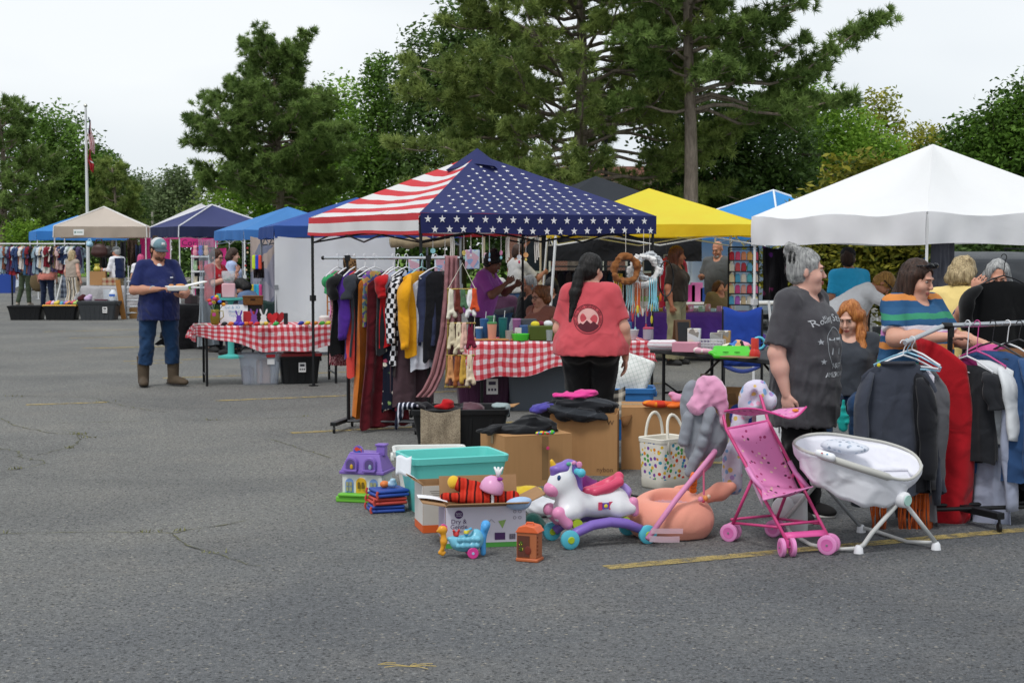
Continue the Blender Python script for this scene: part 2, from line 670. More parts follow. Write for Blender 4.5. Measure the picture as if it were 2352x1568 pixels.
  for axn in range(3):
   a=[slice(None)]*3
   b=[slice(None)]*3
   a[axn],b[axn]=slice(0,-1),slice(1,None)
   A,Bm=ins[tuple(a)],ins[tuple(b)]
   e=np.argwhere(A!=Bm)
   u,v=[(1,2),(2,0),(0,1)][axn]
   e=e[(e[:,u]>0)&(e[:,v]>0)&(e[:,u]<m[u])&(e[:,v]<m[v])]
   fl=A[e[:,0],e[:,1],e[:,2]]
   def cell(du,dv):
    t=e.copy()
    t[:,u]+=du
    t[:,v]+=dv
    return vid[t[:,0],t[:,1],t[:,2]]
   q=np.stack([cell(-1,-1),cell(0,-1),cell(0,0),cell(-1,0)],1)
   q[~fl]=q[~fl][:,::-1]
   Q.append(q)
  Q=np.concatenate(Q)
  Q=Q[(Q>=0).all(1)]
  return V,Q
 def obj(s,name,mats,parent=None,vox=.01,loc=None,rz=0.0,mif=None,relax=1,**kw):
  V,F=s.mesh(vox,**kw)
  for _ in range(relax):
   acc=np.zeros_like(V)
   cn=np.zeros(len(V))
   for i in range(4):
    np.add.at(acc,F[:,i],V[F[:,(i+1)%4]])
    np.add.at(cn,F[:,i],1)
   V=V*.5+acc/np.maximum(cn,1)[:,None]*.5
  mi=None
  if mif is not None:
   mi=mif(V[F].mean(1))
  return mk(name,V,F,mats,parent,True,mi,None,loc,rz)
def text_mesh(txt,size,align='CENTER',res=2,shear=0.0,ext=0.0):
 cu=bpy.data.curves.new('lettering','FONT')
 cu.body=txt
 cu.size=size
 cu.align_x=align
 cu.resolution_u=res
 cu.shear=shear
 cu.extrude=ext
 o=bpy.data.objects.new('lettering',cu)
 C.objects.link(o)
 dg=bpy.context.evaluated_depsgraph_get()
 me=bpy.data.meshes.new_from_object(o.evaluated_get(dg))
 V=[v.co.copy()for v in me.vertices]
 F=[tuple(p.vertices)for p in me.polygons]
 bpy.data.objects.remove(o)
 bpy.data.meshes.remove(me)
 return V,F
# ================================================================ GROUND
def ground():
 q=NT('asphalt')
 o=q.co()
 big=q.noise(.16,o,detail=5,rough=.6)
 mid=q.noise(1.1,o,detail=5,rough=.65)
 fine=q.noise(70,o,detail=3,rough=.7)
 px,py,pz=q.sep(o)
 # older, paler and dustier surface further back and to the side; newer dark coat near
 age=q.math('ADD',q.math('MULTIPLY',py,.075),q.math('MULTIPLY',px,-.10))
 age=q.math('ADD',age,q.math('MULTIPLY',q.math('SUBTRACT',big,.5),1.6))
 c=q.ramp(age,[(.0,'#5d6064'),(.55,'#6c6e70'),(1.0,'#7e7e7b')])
 dust=q.ramp(q.math('MULTIPLY',big,mid),[(.24,(0,0,0)),(.42,(.5,.5,.5))])
 c=q.mix(q.math('MULTIPLY',dust,.45),c,'#8f877c')
 stain=q.ramp(q.noise(.7,o,detail=3,dist=.6),[(.60,(0,0,0)),(.75,(1,1,1))])
 c=q.mix(q.math('MULTIPLY',stain,.28),c,'#4d4f52')
 v=q.voro(150,o)
 vc=q.sep(q.voro(150,o,out='Color'))[0]
 speck=q.math('MULTIPLY',q.math('LESS_THAN',v,.33),q.math('GREATER_THAN',vc,.80))
 c=q.mix(q.math('MULTIPLY',speck,.38),c,'#bdb8ae')
 vb=q.voro(38,o)
 vbc=q.sep(q.voro(38,o,out='Color'))[1]
 chip=q.math('MULTIPLY',q.math('LESS_THAN',vb,.30),q.math('GREATER_THAN',vbc,.88))
 c=q.mix(q.math('MULTIPLY',chip,.5),c,'#b8b0a0')
 hole=q.math('MULTIPLY',q.math('LESS_THAN',q.voro(46,o),.34),q.math('GREATER_THAN',q.sep(q.voro(46,o,out='Color'))[2],.80))
 c=q.mix(q.math('MULTIPLY',hole,.7),c,'#2a2b2d')
 pit=q.math('MULTIPLY',q.math('LESS_THAN',v,.42),q.math('LESS_THAN',vc,.25))
 c=q.mix(q.math('MULTIPLY',pit,.6),c,'#2c2e31')
 c=q.mix(.85,c,q.ramp(fine,[(.25,(.3,.3,.3)),(.75,(1.5,1.5,1.5))]),'MULTIPLY')
 c=q.mix(.7,c,q.ramp(q.noise(24,o,detail=4,rough=.7),[(.3,(.55,.55,.55)),(.7,(1.38,1.38,1.38))]),'MULTIPLY')
 c=q.mix(.6,c,q.ramp(q.noise(.42,o,detail=6,rough=.62,dist=.5),[(.34,(.66,.67,.69)),(.5,(1,1,1)),(.66,(1.3,1.27,1.2))]),'MULTIPLY')
 q.bump(q.math('ADD',q.math('MULTIPLY',v,.6),fine),.8,.012)
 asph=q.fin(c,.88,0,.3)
 g=NT('lawn')
 c=g.ramp(g.noise(.6,detail=6),[(.3,'#4c6a26'),(.6,'#6d8a3a'),(.8,'#86934f')])
 g.bump(g.noise(30,detail=3),.8,.05)
 lawn=g.fin(c,.95,0,.1)
 b=B()
 b.add([(-600,-20,-.06),(600,-20,-.06),(600,1200,-.06),(-600,1200,-.06)],[(0,1,2,3)])
 tag(b.obj('ground',lawn,smooth=None),kind='structure')
 b=B()
 poly=[(-120,-12),(60,-12),(60,41),(6,42),(-2,52),(-13,58),(-17,82),(-120,88)]
 b.add([(x,y,0)for x,y in poly],[tuple(range(len(poly)))])
 lot=tag(b.obj('parking_lot',asph,smooth=None),kind='structure')
 # kerb round the far edge
 b=B()
 for a,c2 in zip(poly[2:],poly[3:]):
  d=Vector((c2[0]-a[0],c2[1]-a[1],0))
  m=(Vector((*a,0))+Vector((*c2,0)))/2
  b.box(m+Vector((0,.1,.06)),(d.length+.1,.15,.14),math.atan2(d.y,d.x))
 tag(b.obj('kerb',plain('#a8a49b',.9,bump=.2),bev=.01),kind='structure')
 # painted bay lines
 y=NT('worn_yellow_paint')
 n=y.noise(9,detail=6,rough=.7)
 y.fin(y.ramp(y.noise(3,detail=4),[(.3,'#9c8a58'),(.7,'#b8a468')]),.8,0,.2)
 tr=y.n('BsdfTransparent')
 f=y.ramp(n,[(.38,(.1,.1,.1)),(.55,(.92,.92,.92))])
 f2=y.ramp(y.noise(140,detail=2),[(.28,(.25,.25,.25)),(.5,(1,1,1))])
 ff=y.math('MULTIPLY',f,f2)
 mx=y.n('MixShader',{0:ff,1:tr.outputs[0],2:y.b.outputs[0]})
 y.t.links.new(mx.outputs[0],y.o.inputs[0])
 d=Vector((.92,.392,0)).normalized()
 nn=Vector((-d.y,d.x,0))
 p=Vector((.5,8.02,.004))
 starts=[p+nn*3.22*i for i in(0,1,2,3,4,5,6,7)]
 for i,s in enumerate(starts):
  L=5.6
  b=B()
  w=.055
  b.add([s-nn*w,s+d*L-nn*w,s+d*L+nn*w,s+nn*w],[(0,1,2,3)])
  tag(b.obj('bay_line',y.m,lot,smooth=None),kind='structure')
 for(x0,y0,x1,y1)in((60,930,245,924),(190,800,380,795),(100,762,330,757),(300,836,420,833)):
  a,c2=G(x0,y0),G(x1,y1)
  e=(c2-a).normalized()
  m=Vector((-e.y,e.x,0))*.05
  b=B()
  up=Vector((0,0,.004))
  b.add([a-m+up,c2-m+up,c2+m+up,a+m+up],[(0,1,2,3)])
  tag(b.obj('bay_line',y.m,lot,smooth=None),kind='structure')
 # cracks with a little moss in them
 k=NT('crack')
 crack=k.fin(k.ramp(k.noise(14,detail=4),[(.42,'#565651'),(.55,'#6e6e52'),(.7,'#8a8860')]),1,0,.05)
 lines=[
  [(-10,1226),(120,1224),(259,1221),(330,1224),(397,1225)],
  [(397,1225),(420,1219),(450,1215),(532,1202),(565,1196)],
  [(397,1225),(414,1243),(442,1257),(490,1270),(560,1292),(600,1300)],
  [(0,960),(30,977),(112,994),(180,998),(210,1005)],
  [(150,988),(184,998),(180,1017),(157,1030),(86,1045)],
  [(-10,1028),(45,1039),(47,1050),(112,1062),(80,1070),(41,1077),(-10,1086)],
  [(131,972),(311,967),(487,965),(620,960),(697,957)],
  [(40,911),(71,910),(184,912),(225,916),(244,925),(200,928)],
  [(244,923),(280,931),(330,940),(380,947)],
  [(0,802),(40,812),(110,814),(228,812)],
  [(620,1008),(690,1030),(760,1052)],
 ]
 for ln in lines:
  P=[G(*p)for p in ln]
  pts=[]
  for a,c2 in zip(P,P[1:]):
   m=max(2,int((c2-a).length/.06))
   for i in range(m):
    t=i/m
    pts.append(a.lerp(c2,t)+Vector((rnd.gauss(0,.012),rnd.gauss(0,.012),.004)))
  pts.append(P[-1]+Vector((0,0,.004)))
  V,F=[],[]
  for i,p in enumerate(pts):
   e=(pts[min(i+1,len(pts)-1)]-pts[max(i-1,0)]).normalized()
   m=Vector((-e.y,e.x,0))*(.002+.007*abs(math.sin(i*.7))*rnd.random())
   V+=[p-m,p+m]
   if i:
    F.append((2*i-2,2*i-1,2*i+1,2*i))
  tag(mk('pavement_crack',V,F,crack,lot),kind='structure')
 # a few weed tufts in the cracks
 V,F=[],[]
 for ln in lines[:9]:
  for a in ln:
   if rnd.random()<.35:
    c0=G(*a)
    for _ in range(9):
     p=c0+Vector((rnd.gauss(0,.05),rnd.gauss(0,.02),.004))
     n=len(V)
     an=rnd.uniform(0,6.28)
     h=rnd.uniform(.01,.028)
     e=Vector((math.cos(an),math.sin(an),0))*.006
     V+=[p-e,p+e,p+Vector((rnd.gauss(0,.012),rnd.gauss(0,.012),h))]
     F.append((n,n+1,n+2))
 o=tag(mk('crack_weeds',V,F,plain('#77774a',.9,bump=0)),'tiny dry green weeds sprouting along the asphalt cracks','weeds',kind='stuff')
 # dry straw on the asphalt
 t=thing('straw_wisp','small dry yellow straw wisp lying on the open asphalt','straw',G(940,1531))
 b=B()
 for a,L in((0,.11),(.4,.1),(-.5,.09),(2.9,.12),(3.3,.1),(1.0,.05)):
  b.tube([(0,0,.003),(math.cos(a)*L*.5,math.sin(a)*L*.5,.008),(math.cos(a)*L,math.sin(a)*L,.004)],.0016,4)
 b.obj('stalks',plain('#b9a468',.9,bump=0),t)
 o=thing('straw_bit','single dry bent straw stalk on the open asphalt','straw',G(868,1527))
 B().tube([(0,0,.003),(.03,.02,.006),(.07,.03,.003)],.0016,4).obj('stalk',plain('#b9a468',.9,bump=0),o)
 o=thing('fallen_leaf','small curled brown leaf on asphalt beside the clothes rack','leaf',G(832,900))
 B().grid(lambda u,v:(u*.09-.045,(v-.5)*.05*math.sin(PI*min(max(u,.05),.95)),.004+.03*abs(v-.5)+.012*u),8,4).obj('blade',plain('#9a6a3c',.8),o)
ground()
# ================================================================ TREES
def leaf_cloud(centers,tint,n_leaf,spread,size,rng,narrow=.45,up=0.0):
 """many leaf-sized quads round each centre"""
 m=len(centers)*n_leaf
 c=np.repeat(centers,n_leaf,0)+np.clip(rng.normal(size=(m,3)),-1.3,1.3)*spread
 t=np.repeat(tint,n_leaf)+rng.normal(size=m)*.12
 a=rng.normal(size=(m,3))
 a[:,2]*=.6
 a /= np.linalg.norm(a,axis=1)[:,None]
 b=rng.normal(size=(m,3))
 b-=a*(a*b).sum(1)[:,None]
 b /= np.linalg.norm(b,axis=1)[:,None]
 s=(size*rng.uniform(.6,1.3,m))[:,None]
 V=np.stack([c-a*s*.5,c+b*s*narrow*.5,c+a*s*.5,c-b*s*narrow*.5],1).reshape(-1,3)
 F=np.arange(m*4).reshape(-1,4)
 return V,F,np.repeat(np.clip(t,0,1),4)
def needle_cloud(centers,dirs,tint,n,L,w,rng):
 m=len(centers)*n
 c=np.repeat(centers,n,0)
 d=np.repeat(dirs,n,0)*.55+rng.normal(size=(m,3))*.6
 d /= np.linalg.norm(d,axis=1)[:,None]
 l=(L*rng.uniform(.6,1.15,m))[:,None]
 s=rng.normal(size=(m,3))
 s-=d*(s*d).sum(1)[:,None]
 s /= np.linalg.norm(s,axis=1)[:,None]
 base=c+np.repeat(rng.normal(size=(len(centers),3))*.02,n,0)+d*l*.06
 V=np.stack([base-s*w*.5,base+s*w*.5,c+d*l],1).reshape(-1,3)
 F=np.arange(m*3).reshape(-1,3)
 t=np.repeat(np.repeat(tint,n)+rng.normal(size=m)*.1,3)
 return V,F,np.clip(t,0,1)
def crown_obj(V,F,t,m,parent):
 o=mk('crown',V,F,m,parent)
 a=o.data.attributes.new('tint','FLOAT','POINT')
 a.data.foreach_set('value',t.astype(np.float32))
 return o
def pine(label,px,Y,H,r0,spread,z0,seed,mat,limbs=(),nl=46,wid=.03,dens=1.0,prof=None,lean=0.0,bk=None):
 rg=np.random.default_rng(seed)
 rn=random.Random(seed)
 x0=X(px,Y)
 root=thing('pine_tree',label,'tree',(x0,Y,-.06))
 b=B()
 pts,rad=[],[]
 for i in range(13):
  t=i/12
  pts.append(Vector((lean*t*t+.08*math.sin(t*7+seed),.08*math.cos(t*6+seed),H*t)))
  rad.append(r0*(1.25-.25*min(1,t*12))*(1-.9*t)+.02)
 b.tube(pts,rad,10)
 def trunk(z):
  t=min(max(z/H,0),.999)*12
  i=int(t)
  return pts[i].lerp(pts[i+1],t-i)
 cen,dirs,tin=[],[],[]
 spec=[]
 for i in range(nl):
  f=(i+rn.random())/nl
  z=z0+(H-z0)*f**1.1
  L=spread*(prof(f)if prof else(.55+.6*math.sin(PI*min(1,.25+f*.75)))*(1-f*.55))*rn.uniform(.65,1.1)
  spec.append((z,i*2.4+rn.uniform(-.5,.5),L,rn.uniform(-.05,.45)+(.75 if f>.75 else .3)*f))
 spec+=list(limbs)
 for(z,az,L,rise)in spec:
  a=trunk(z)
  dv=Vector((math.cos(az),math.sin(az),0))
  P,n=[a],7
  for k in range(1,n+1):
   t=k/n
   P.append(a+dv*L*t+Vector((rn.gauss(0,.04),rn.gauss(0,.04),L*(rise*t*t+.04*math.sin(t*9+az)))))
  rb=min(.06,.012+.014*L)
  b.tube(P,[rb*(1-.85*k/n)+.006 for k in range(n+1)],5)
  side=Vector((-dv.y,dv.x,0))
  nt=int((4+L*4.4)*dens)
  for k in range(nt):
   t=rn.uniform(.28,1.0)**.8
   i=min(int(t*n),n-1)
   p=P[i].lerp(P[i+1],t*n-i)
   sd=1 if k%2 else-1
   tl=rn.uniform(.3,.95)*(1.15-.55*t)*min(1.1,.35+L*.3)
   e=p+(dv*rn.uniform(.3,.9)+side*sd*rn.uniform(.3,1)).normalized()*tl+Vector((0,0,tl*rn.uniform(-.1,.5)))
   if rn.random()<.5:
    b.tube([p,p.lerp(e,.5)+Vector((0,0,.03)),e],[.014,.010,.006],3,cap=False)
   tt=rn.uniform(.15,.85)
   for u in(.62,.85,1.0,1.08):
    q=p.lerp(e,u)+Vector((rn.gauss(0,.09),rn.gauss(0,.09),rn.gauss(.04,.07)))
    cen.append(q)
    dirs.append((e-p).normalized()+Vector((0,0,.5)))
    tin.append(min(1,max(0,tt+rn.gauss(0,.12))))
 b.obj('trunk',bk or bark('#9a8e80','#5e544b'),root,smooth=True)
 V,F,t=needle_cloud(np.array(cen),np.array(dirs),np.array(tin),32,.25,wid*.85,rg)
 crown_obj(V,F,t,mat,root)
 return root
def broadleaf(label,px,Y,lobes,seed,mat,name='leafy_tree',ncl=420,nleaf=16,spread=.22,size=.17,r0=.18,cat='tree',trunk_top=None,group=None):
 """lobes: (px, py, radius m, depth offset) given as seen in the photograph, turned to metres"""
 rg=np.random.default_rng(seed)
 rn=random.Random(seed)
 x0=X(px,Y)
 root=thing(name,label,cat,(x0,Y,-.06),group=group)
 L=[]
 for(lx,ly,r,dy)in lobes:
  p=W(lx,ly,Y)
  L.append((Vector((p.x-x0,dy,p.z+.06)),r))
 b=B()
 top=max(l[0].z for l in L)
 tt=trunk_top or top*.75
 b.tube([(0,0,0),(.05,0,tt*.35),(-.04,.05,tt*.7),(0,0,tt)],[r0*1.25,r0,r0*.8,r0*.4],9)
 for c,r in L:
  s=Vector((0,0,min(tt*rn.uniform(.35,.8),max(c.z,.3))))
  mid=s.lerp(c,.5)+Vector((rn.gauss(0,.15),rn.gauss(0,.15),.15*r))
  b.tube([s,mid,c],[r0*.5,r0*.32,r0*.12],6)
  for _ in range(7):
   d=Vector((rn.gauss(0,1),rn.gauss(0,1),rn.gauss(.3,.8))).normalized()
   b.tube([c-d*.1,c+d*r*.5+Vector((0,0,.05)),c+d*r*.95],[r0*.14,r0*.08,.008],4,cap=False)
 b.obj('trunk',bark('#6a5f54','#3a332d'),root,smooth=True)
 tot=sum(r*r for c,r in L)
 cs,ts=[],[]
 for c,r in L:
  n=max(12,int(ncl*r*r/tot))
  d=rg.normal(size=(n,3))
  d /= np.linalg.norm(d,axis=1)[:,None]
  lump=1+.16*np.sin(d @ np.array([5.1,3.3,4.7])+seed)+.12*np.sin(d @ np.array([-7.3,9.1,6.2])+2*seed)
  rr=r*lump*rg.uniform(.3,1.0,n)**.5*.96
  cs.append(np.array(c)+d*rr[:,None])
  ts.append(np.clip(rg.normal(.45,.2,n)+.12*np.sin(d[:,0]*4+seed),0,1))
 V,F,t=leaf_cloud(np.concatenate(cs),np.concatenate(ts),nleaf,spread,size,rg)
 keep=V.reshape(-1,4,3)[:,:,2].min(1)>.02
 V=V.reshape(-1,4,3)[keep].reshape(-1,3)
 t=t.reshape(-1,4)[keep].ravel()
 crown_obj(V,np.arange(len(V)).reshape(-1,4),t,mat,root)
 return root
PINE=leafm('#46602b','#90a95e',.4)
PINE2=leafm('#586f37','#a8b868',.4)
DEC=leafm('#3c5820','#7ea348',.4)
BRI=leafm('#527822','#a4c852',.45)
DARK=leafm('#304620','#648040',.32)
FAR=leafm('#4c5e3a','#86966a',.3)
MAG=leafm('#26400f','#a09a38',.3)
YEL=leafm('#5a701e','#b4ad44',.35)
def hgt(py,Y):
 return Z(py,Y)+.06
# tall pine standing alone in the middle distance
pine('tall pine with open rounded crown against the sky behind the blue canopies',640,60,hgt(128,60),.21,3.15,3.4,11,PINE,nl=84,wid=.045,dens=1.35,
  prof=lambda f:(.62+.45*math.sin(PI*min(1,f*1.15+.12)))*(1-f**4.5*.5)*(.88+.12*math.sin(f*21)),limbs=[(hgt(330,60),PI,3.5,.02),(hgt(300,60),PI+.3,3.3,.12),(hgt(250,60),PI-.3,2.9,.2),(hgt(330,60),.3,2.6,.2)])
# big pines in the centre
pine('broad pine with drooping limbs rising behind the flag canopy',1330,46,13.2,.27,4.6,3.2,23,PINE2,nl=104,wid=.042,dens=1.25,
  prof=lambda f:1.15-.55*f,limbs=[(hgt(330,46),PI,5.6,.0),(hgt(250,46),PI+.15,5.4,.1),(hgt(180,46),PI-.2,5.2,.12),(hgt(420,46),PI+.4,4.4,-.05),(hgt(90,46),PI,4.2,.15),(hgt(380,46),PI-.5,5.2,-.1)])
pine('tall bare-trunked pine with one long limb reaching out over the white canopy',1580,43,12.6,.235,3.5,6.1,31,PINE,nl=46,wid=.042,dens=1.35,
  prof=lambda f:.75+.3*f,limbs=[(hgt(215,43),-.1,5.2,.36),(hgt(240,43),.35,4.6,.26),(hgt(255,43),-.25,4.3,.0),(hgt(200,43),.1,4.8,.32),
           (hgt(230,43),.2,4.4,-.05),(hgt(262,43),.5,3.8,-.10),(hgt(250,43),PI,2.6,-.05),(hgt(160,43),-.2,3.2,.2)])
# left wood
pine('dark pine at the left edge of the picture behind the long clothes rack',8,66,hgt(250,66),.24,2.5,2.2,41,PINE,nl=46,wid=.05,dens=1.0)
broadleaf('tall leafy tree with pale top just beside the flagpole',120,72,[(60,320,1.5,0),(110,300,1.4,.5),(165,345,1.5,0),(90,400,1.9,-.5),(170,430,1.9,0),(130,490,2.0,0),(215,400,1.2,0)],51,DEC,ncl=1100,size=.22,spread=.26)
broadleaf('dark green tree sloping down towards the small far pines',235,76,[(225,400,1.2,0),(250,430,1.2,0),(215,470,1.7,0),(270,490,1.3,0),(245,520,1.6,-.6),(300,500,1.0,0)],52,DARK,ncl=900,size=.22,spread=.26)
pine('small thin pine between the leafy wood and far treetops',262,70,hgt(385,70),.12,1.5,1.2,53,PINE2,nl=30,wid=.05)
broadleaf('round dark far tree left of the grey-green one',325,105,[(325,440,1.3,0),(320,480,1.6,0),(345,470,1.1,0)],54,FAR,ncl=450,size=.26,spread=.3)
broadleaf('grey-green far tree between the canopies and the tall pine',400,100,[(405,425,1.1,0),(400,465,1.6,0),(430,450,1.0,0),(375,490,1.4,0)],55,FAR,ncl=550,size=.26,spread=.3)
broadleaf('bright green low bush at the left edge below the dark pine',45,64,[(30,545,.6,0),(60,540,.65,0),(85,545,.45,0)],56,BRI,name='bush',cat='bush',ncl=160,size=.16,r0=.06,trunk_top=.8)
# middle wood
broadleaf('bright yellow-green tree behind the lone tall pine',760,72,[(780,240,1.2,0),(740,300,1.8,0),(800,320,1.6,0),(690,380,2.0,0),(800,420,1.9,0),(600,420,2.0,0),(560,460,1.7,0),(680,460,2.0,0)],57,BRI,ncl=1000,size=.24,spread=.3)
broadleaf('slim dark leafy tree with pointed top between the two pines',872,66,[(876,140,.45,0),(872,175,.7,0),(858,225,.9,0),(890,270,1.2,0),(855,330,1.4,0),(880,400,2.0,0),(900,450,2.2,0)],58,DEC,ncl=1000,size=.22,spread=.26)
broadleaf('dark leafy tree rising to the top behind the broad pine',1060,64,[(1060,70,1.2,0),(1000,140,1.6,0),(1100,160,2.0,0),(960,200,1.4,0),(1040,260,2.2,0),(1120,330,2.3,0),(1000,380,2.3,0)],59,DARK,ncl=1300,size=.24,spread=.3)
broadleaf('pine-green spreading lower tree behind the royal blue canopy',480,80,[(500,420,1.3,0),(520,470,1.6,0),(470,500,1.4,0),(570,510,1.8,0)],60,PINE2,ncl=300,size=.22,spread=.26)
broadleaf('dense dark evergreen thicket behind the bare pine trunk',1680,50,[(1560,330,1.4,0),(1640,290,1.5,.5),(1720,310,1.7,.5),(1780,360,1.7,0),(1640,400,1.8,0),(1740,440,1.7,0),(1560,450,1.2,0),(1830,430,1.4,.4),(1680,500,1.6,0)],61,DARK,ncl=1700,size=.2,spread=.24)
broadleaf('light fresh green tree right of the dark thicket',1920,58,[(1830,230,1.2,0),(1880,270,1.3,0),(1900,330,1.4,0),(1960,340,1.5,0),(2010,370,1.3,0),(1930,400,1.7,0),(2040,420,1.4,0),(1880,420,1.5,0)],62,BRI,ncl=1100,size=.2,spread=.25)
broadleaf('pale yellow-green tree with airy top between the fresh green trees',2010,64,[(2020,250,.8,0),(1980,265,.6,0),(2040,290,.7,0),(2000,320,.9,0),(2030,350,1.0,0)],63,YEL,ncl=170,nleaf=13,size=.22,spread=.22)
broadleaf('hazy olive tree low between the white canopy and right trees',2120,70,[(2110,350,1.2,0),(2160,360,1.2,0),(2080,390,1.3,0),(2150,410,1.5,0)],64,YEL,ncl=500,size=.22,spread=.26)
broadleaf('large leafy tree filling the right edge above the white canopy',2300,46,[(2340,250,.8,0),(2275,295,.8,0),(2330,320,1.2,0),(2230,340,.9,0),(2290,370,1.5,0),(2200,370,.9,0),(2350,400,1.4,0),(2250,430,1.4,0),(2420,320,1.5,0),(2400,235,.9,0)],65,leafm('#2c4a14','#6d9238',.3),ncl=1500,size=.18,spread=.22)
broadleaf('glossy magnolia with yellowing leaves behind the white canopy',1985,25,[(1930,430,.42,0),(1985,420,.4,.1),(2030,425,.4,0),(1890,500,.5,0),(1960,520,.6,0),(2040,520,.6,0),(1890,600,.55,0),(1960,610,.6,-.1),(2040,600,.6,-.1),(2110,590,.5,0),(1820,620,.45,0),(1900,660,.45,-.1),(2020,665,.5,-.1),(1770,600,.3,.2)],66,MAG,name='magnolia_tree',ncl=1200,nleaf=12,size=.13,spread=.12,r0=.07)
broadleaf('dark leafy shrub behind the parked grey car',2270,27,[(2180,590,.5,0),(2260,580,.6,0),(2340,600,.6,0),(2400,570,.6,0),(2150,640,.4,0)],67,DARK,name='shrub',cat='shrub',ncl=600,size=.11,spread=.12,r0=.05)
def treeline():
 rg=np.random.default_rng(77)
 rows=[]
 for(x0,x1,Y,ztop,n)in((-80,700,92,3.6,900),(520,1300,78,5.0,1100),(1150,1760,66,4.4,700),(1600,2420,62,4.6,900)):
  px=rg.uniform(x0,x1,n)
  yy=Y+rg.uniform(-2,2,n)
  xx=(px-1176)/FPX*yy
  h=ztop*(.75+.25*np.sin(px*.021+Y)*np.sin(px*.0083))
  zz=h*rg.uniform(0,1,n)**.7
  rows.append(np.stack([xx,yy,zz],1))
 c=np.concatenate(rows)
 V,F,t=leaf_cloud(c,rg.uniform(.1,.8,len(c)),11,.32,.36,rg,.6)
 V[:,2]=np.maximum(V[:,2],-.05)
 o=mk('distant_undergrowth',V,F,DARK)
 a=o.data.attributes.new('tint','FLOAT','POINT')
 a.data.foreach_set('value',t.astype(np.float32))
 tag(o,'dense dark undergrowth along the far edge of the lawn','undergrowth',kind='stuff')
treeline()
# ================================================================ FAR BUILDING, LAMP, FLAGPOLE
def far_things():
 Y=56
 xa,xb=X(1165,Y),X(1660,Y)
 t=thing('brick_building','low red-brown brick building with shingled roof behind the pine trunks','building',((xa+xb)/2,Y,-.06))
 w=xb-xa
 ze,zr=hgt(415,Y),hgt(372,Y)
 br=NT('brickwork')
 bt=br.n('TexBrick',{'Vector':br.co('Object',None,(R(90),0,0)),'Scale':4.5,'Color1':'#8a5a4e','Color2':'#7a5048','Mortar':'#9a8a80'})
 bm=br.fin(bt.outputs[0],.9,0,.15)
 B().box((0,3,ze/2),(w,6,ze)).obj('wall',bm,t)
 sh=NT('shingle')
 f=sh.math('FRACT',sh.math('MULTIPLY',sh.sep(sh.co())[2],7))
 sm=sh.fin(sh.ramp(f,[(0,'#46312b'),(.2,'#7a5146'),(1,'#6a473e')]),.95,0,.1)
 e=.5
 B().add([(-w/2-e,-e,ze),(w/2+e,-e,ze),(w/2+e,6+e,ze),(-w/2-e,6+e,ze),(-w/2+2.2,3,zr),(w/2-2.2,3,zr)],
   [(0,1,5,4),(1,2,5),(2,3,4,5),(3,0,4),(3,2,1,0)]).obj('roof',sm,t,smooth=None)
 B().box((0,-e-.02,ze-.09),(w+2*e,.05,.18)).obj('fascia',plain('#8a7a70',.8),t)
 for i in range(4):
  xx=-w/2+w*(i+.5)/4
  fr=B().box((xx,-.03,1.5),(1.2,.08,1.3)).obj('window',plain('#d8d4cc',.6),t)
  B().box((xx,-.08,1.5),(1.05,.03,1.15)).obj('pane',plain('#20262c',.15,bump=0),fr)
 # slim dark lamp post
 Y=48
 t=thing('lamp_post','slim black parking lot lamp post beside the broad pine trunk','lamp post',(X(1391,Y),Y,-.06))
 h=hgt(302,Y)
 B().tube([(0,0,0),(0,0,h)],.055,8).obj('post',plain('#26282b',.5),t)
 B().box((-.2,0,h-.02),(.42,.26,.1)).obj('lamp_head',plain('#5a5b58',.5),t,bev=.01)
 B().lathe([(.16,0),(.16,.05),(.08,.08)],12).obj('base',plain('#8b8880',.8),t)
 # flagpole
 Y=58
 t=thing('flagpole','tall white flagpole standing in front of the left wood','flagpole',(X(202,Y),Y,-.06))
 h=hgt(247,Y)
 B().tube([(0,0,0),(0,0,h)],[.075,.045],10).obj('pole',plain('#d6d8d8',.4),t)
 B().lathe([(.02,0),(.06,.03),(.075,.07),(.05,.12),(.01,.14)],10,(0,0,h)).obj('finial',plain('#b8b8b0',.3,metal=.6),t)
 def limp(name,label,z1,z0,mats,width,seed):
  rn=random.Random(seed)
  o=thing(name,label,'flag',(X(202,Y)+.07,Y-.02,0))
  V,F,mi=[],[],[]
  n,m=14,22
  for j in range(m+1):
   t2=j/m
   z=z1+(z0-z1)*t2
   for i in range(n+1):
    u=i/n
    wv=width*(.35+.65*t2)
    V.append((.02+u*wv+.03*math.sin(t2*8+u*3),.07*math.sin(u*13+t2*2.2),z-.55*u*(z1-z0)*.35))
  for j in range(m):
   for i in range(n):
    F.append((j*(n+1)+i,j*(n+1)+i+1,(j+1)*(n+1)+i+1,(j+1)*(n+1)+i))
    mi.append(mats(i/n,j/m))
  mk('cloth',V,F,[cloth('#2b3266'),cloth('#b32a33'),cloth('#e6e3e3')],o,True,mi)
 limp('national_flag','limp stars and stripes flag hanging at the top of the flagpole',hgt(272,Y),hgt(345,Y),lambda u,v:0 if(v<.42 and u<.6)else(1 if int(u*14)%2 else 2),.26,3)
 limp('red_flag','limp red flag hanging below the striped flag on the flagpole',hgt(345,Y),hgt(392,Y),lambda u,v:2 if .45<v<.52 and u>.3 else 1,.2,4)
 # thin utility pole far off
 Y=85
 t=thing('utility_pole','thin grey pole far behind the tan canopy','pole',(X(351,Y),Y,-.06))
 B().tube([(0,0,0),(0,0,hgt(487,Y))],.06,8).obj('shaft',plain('#9a958c',.8),t)
far_things()
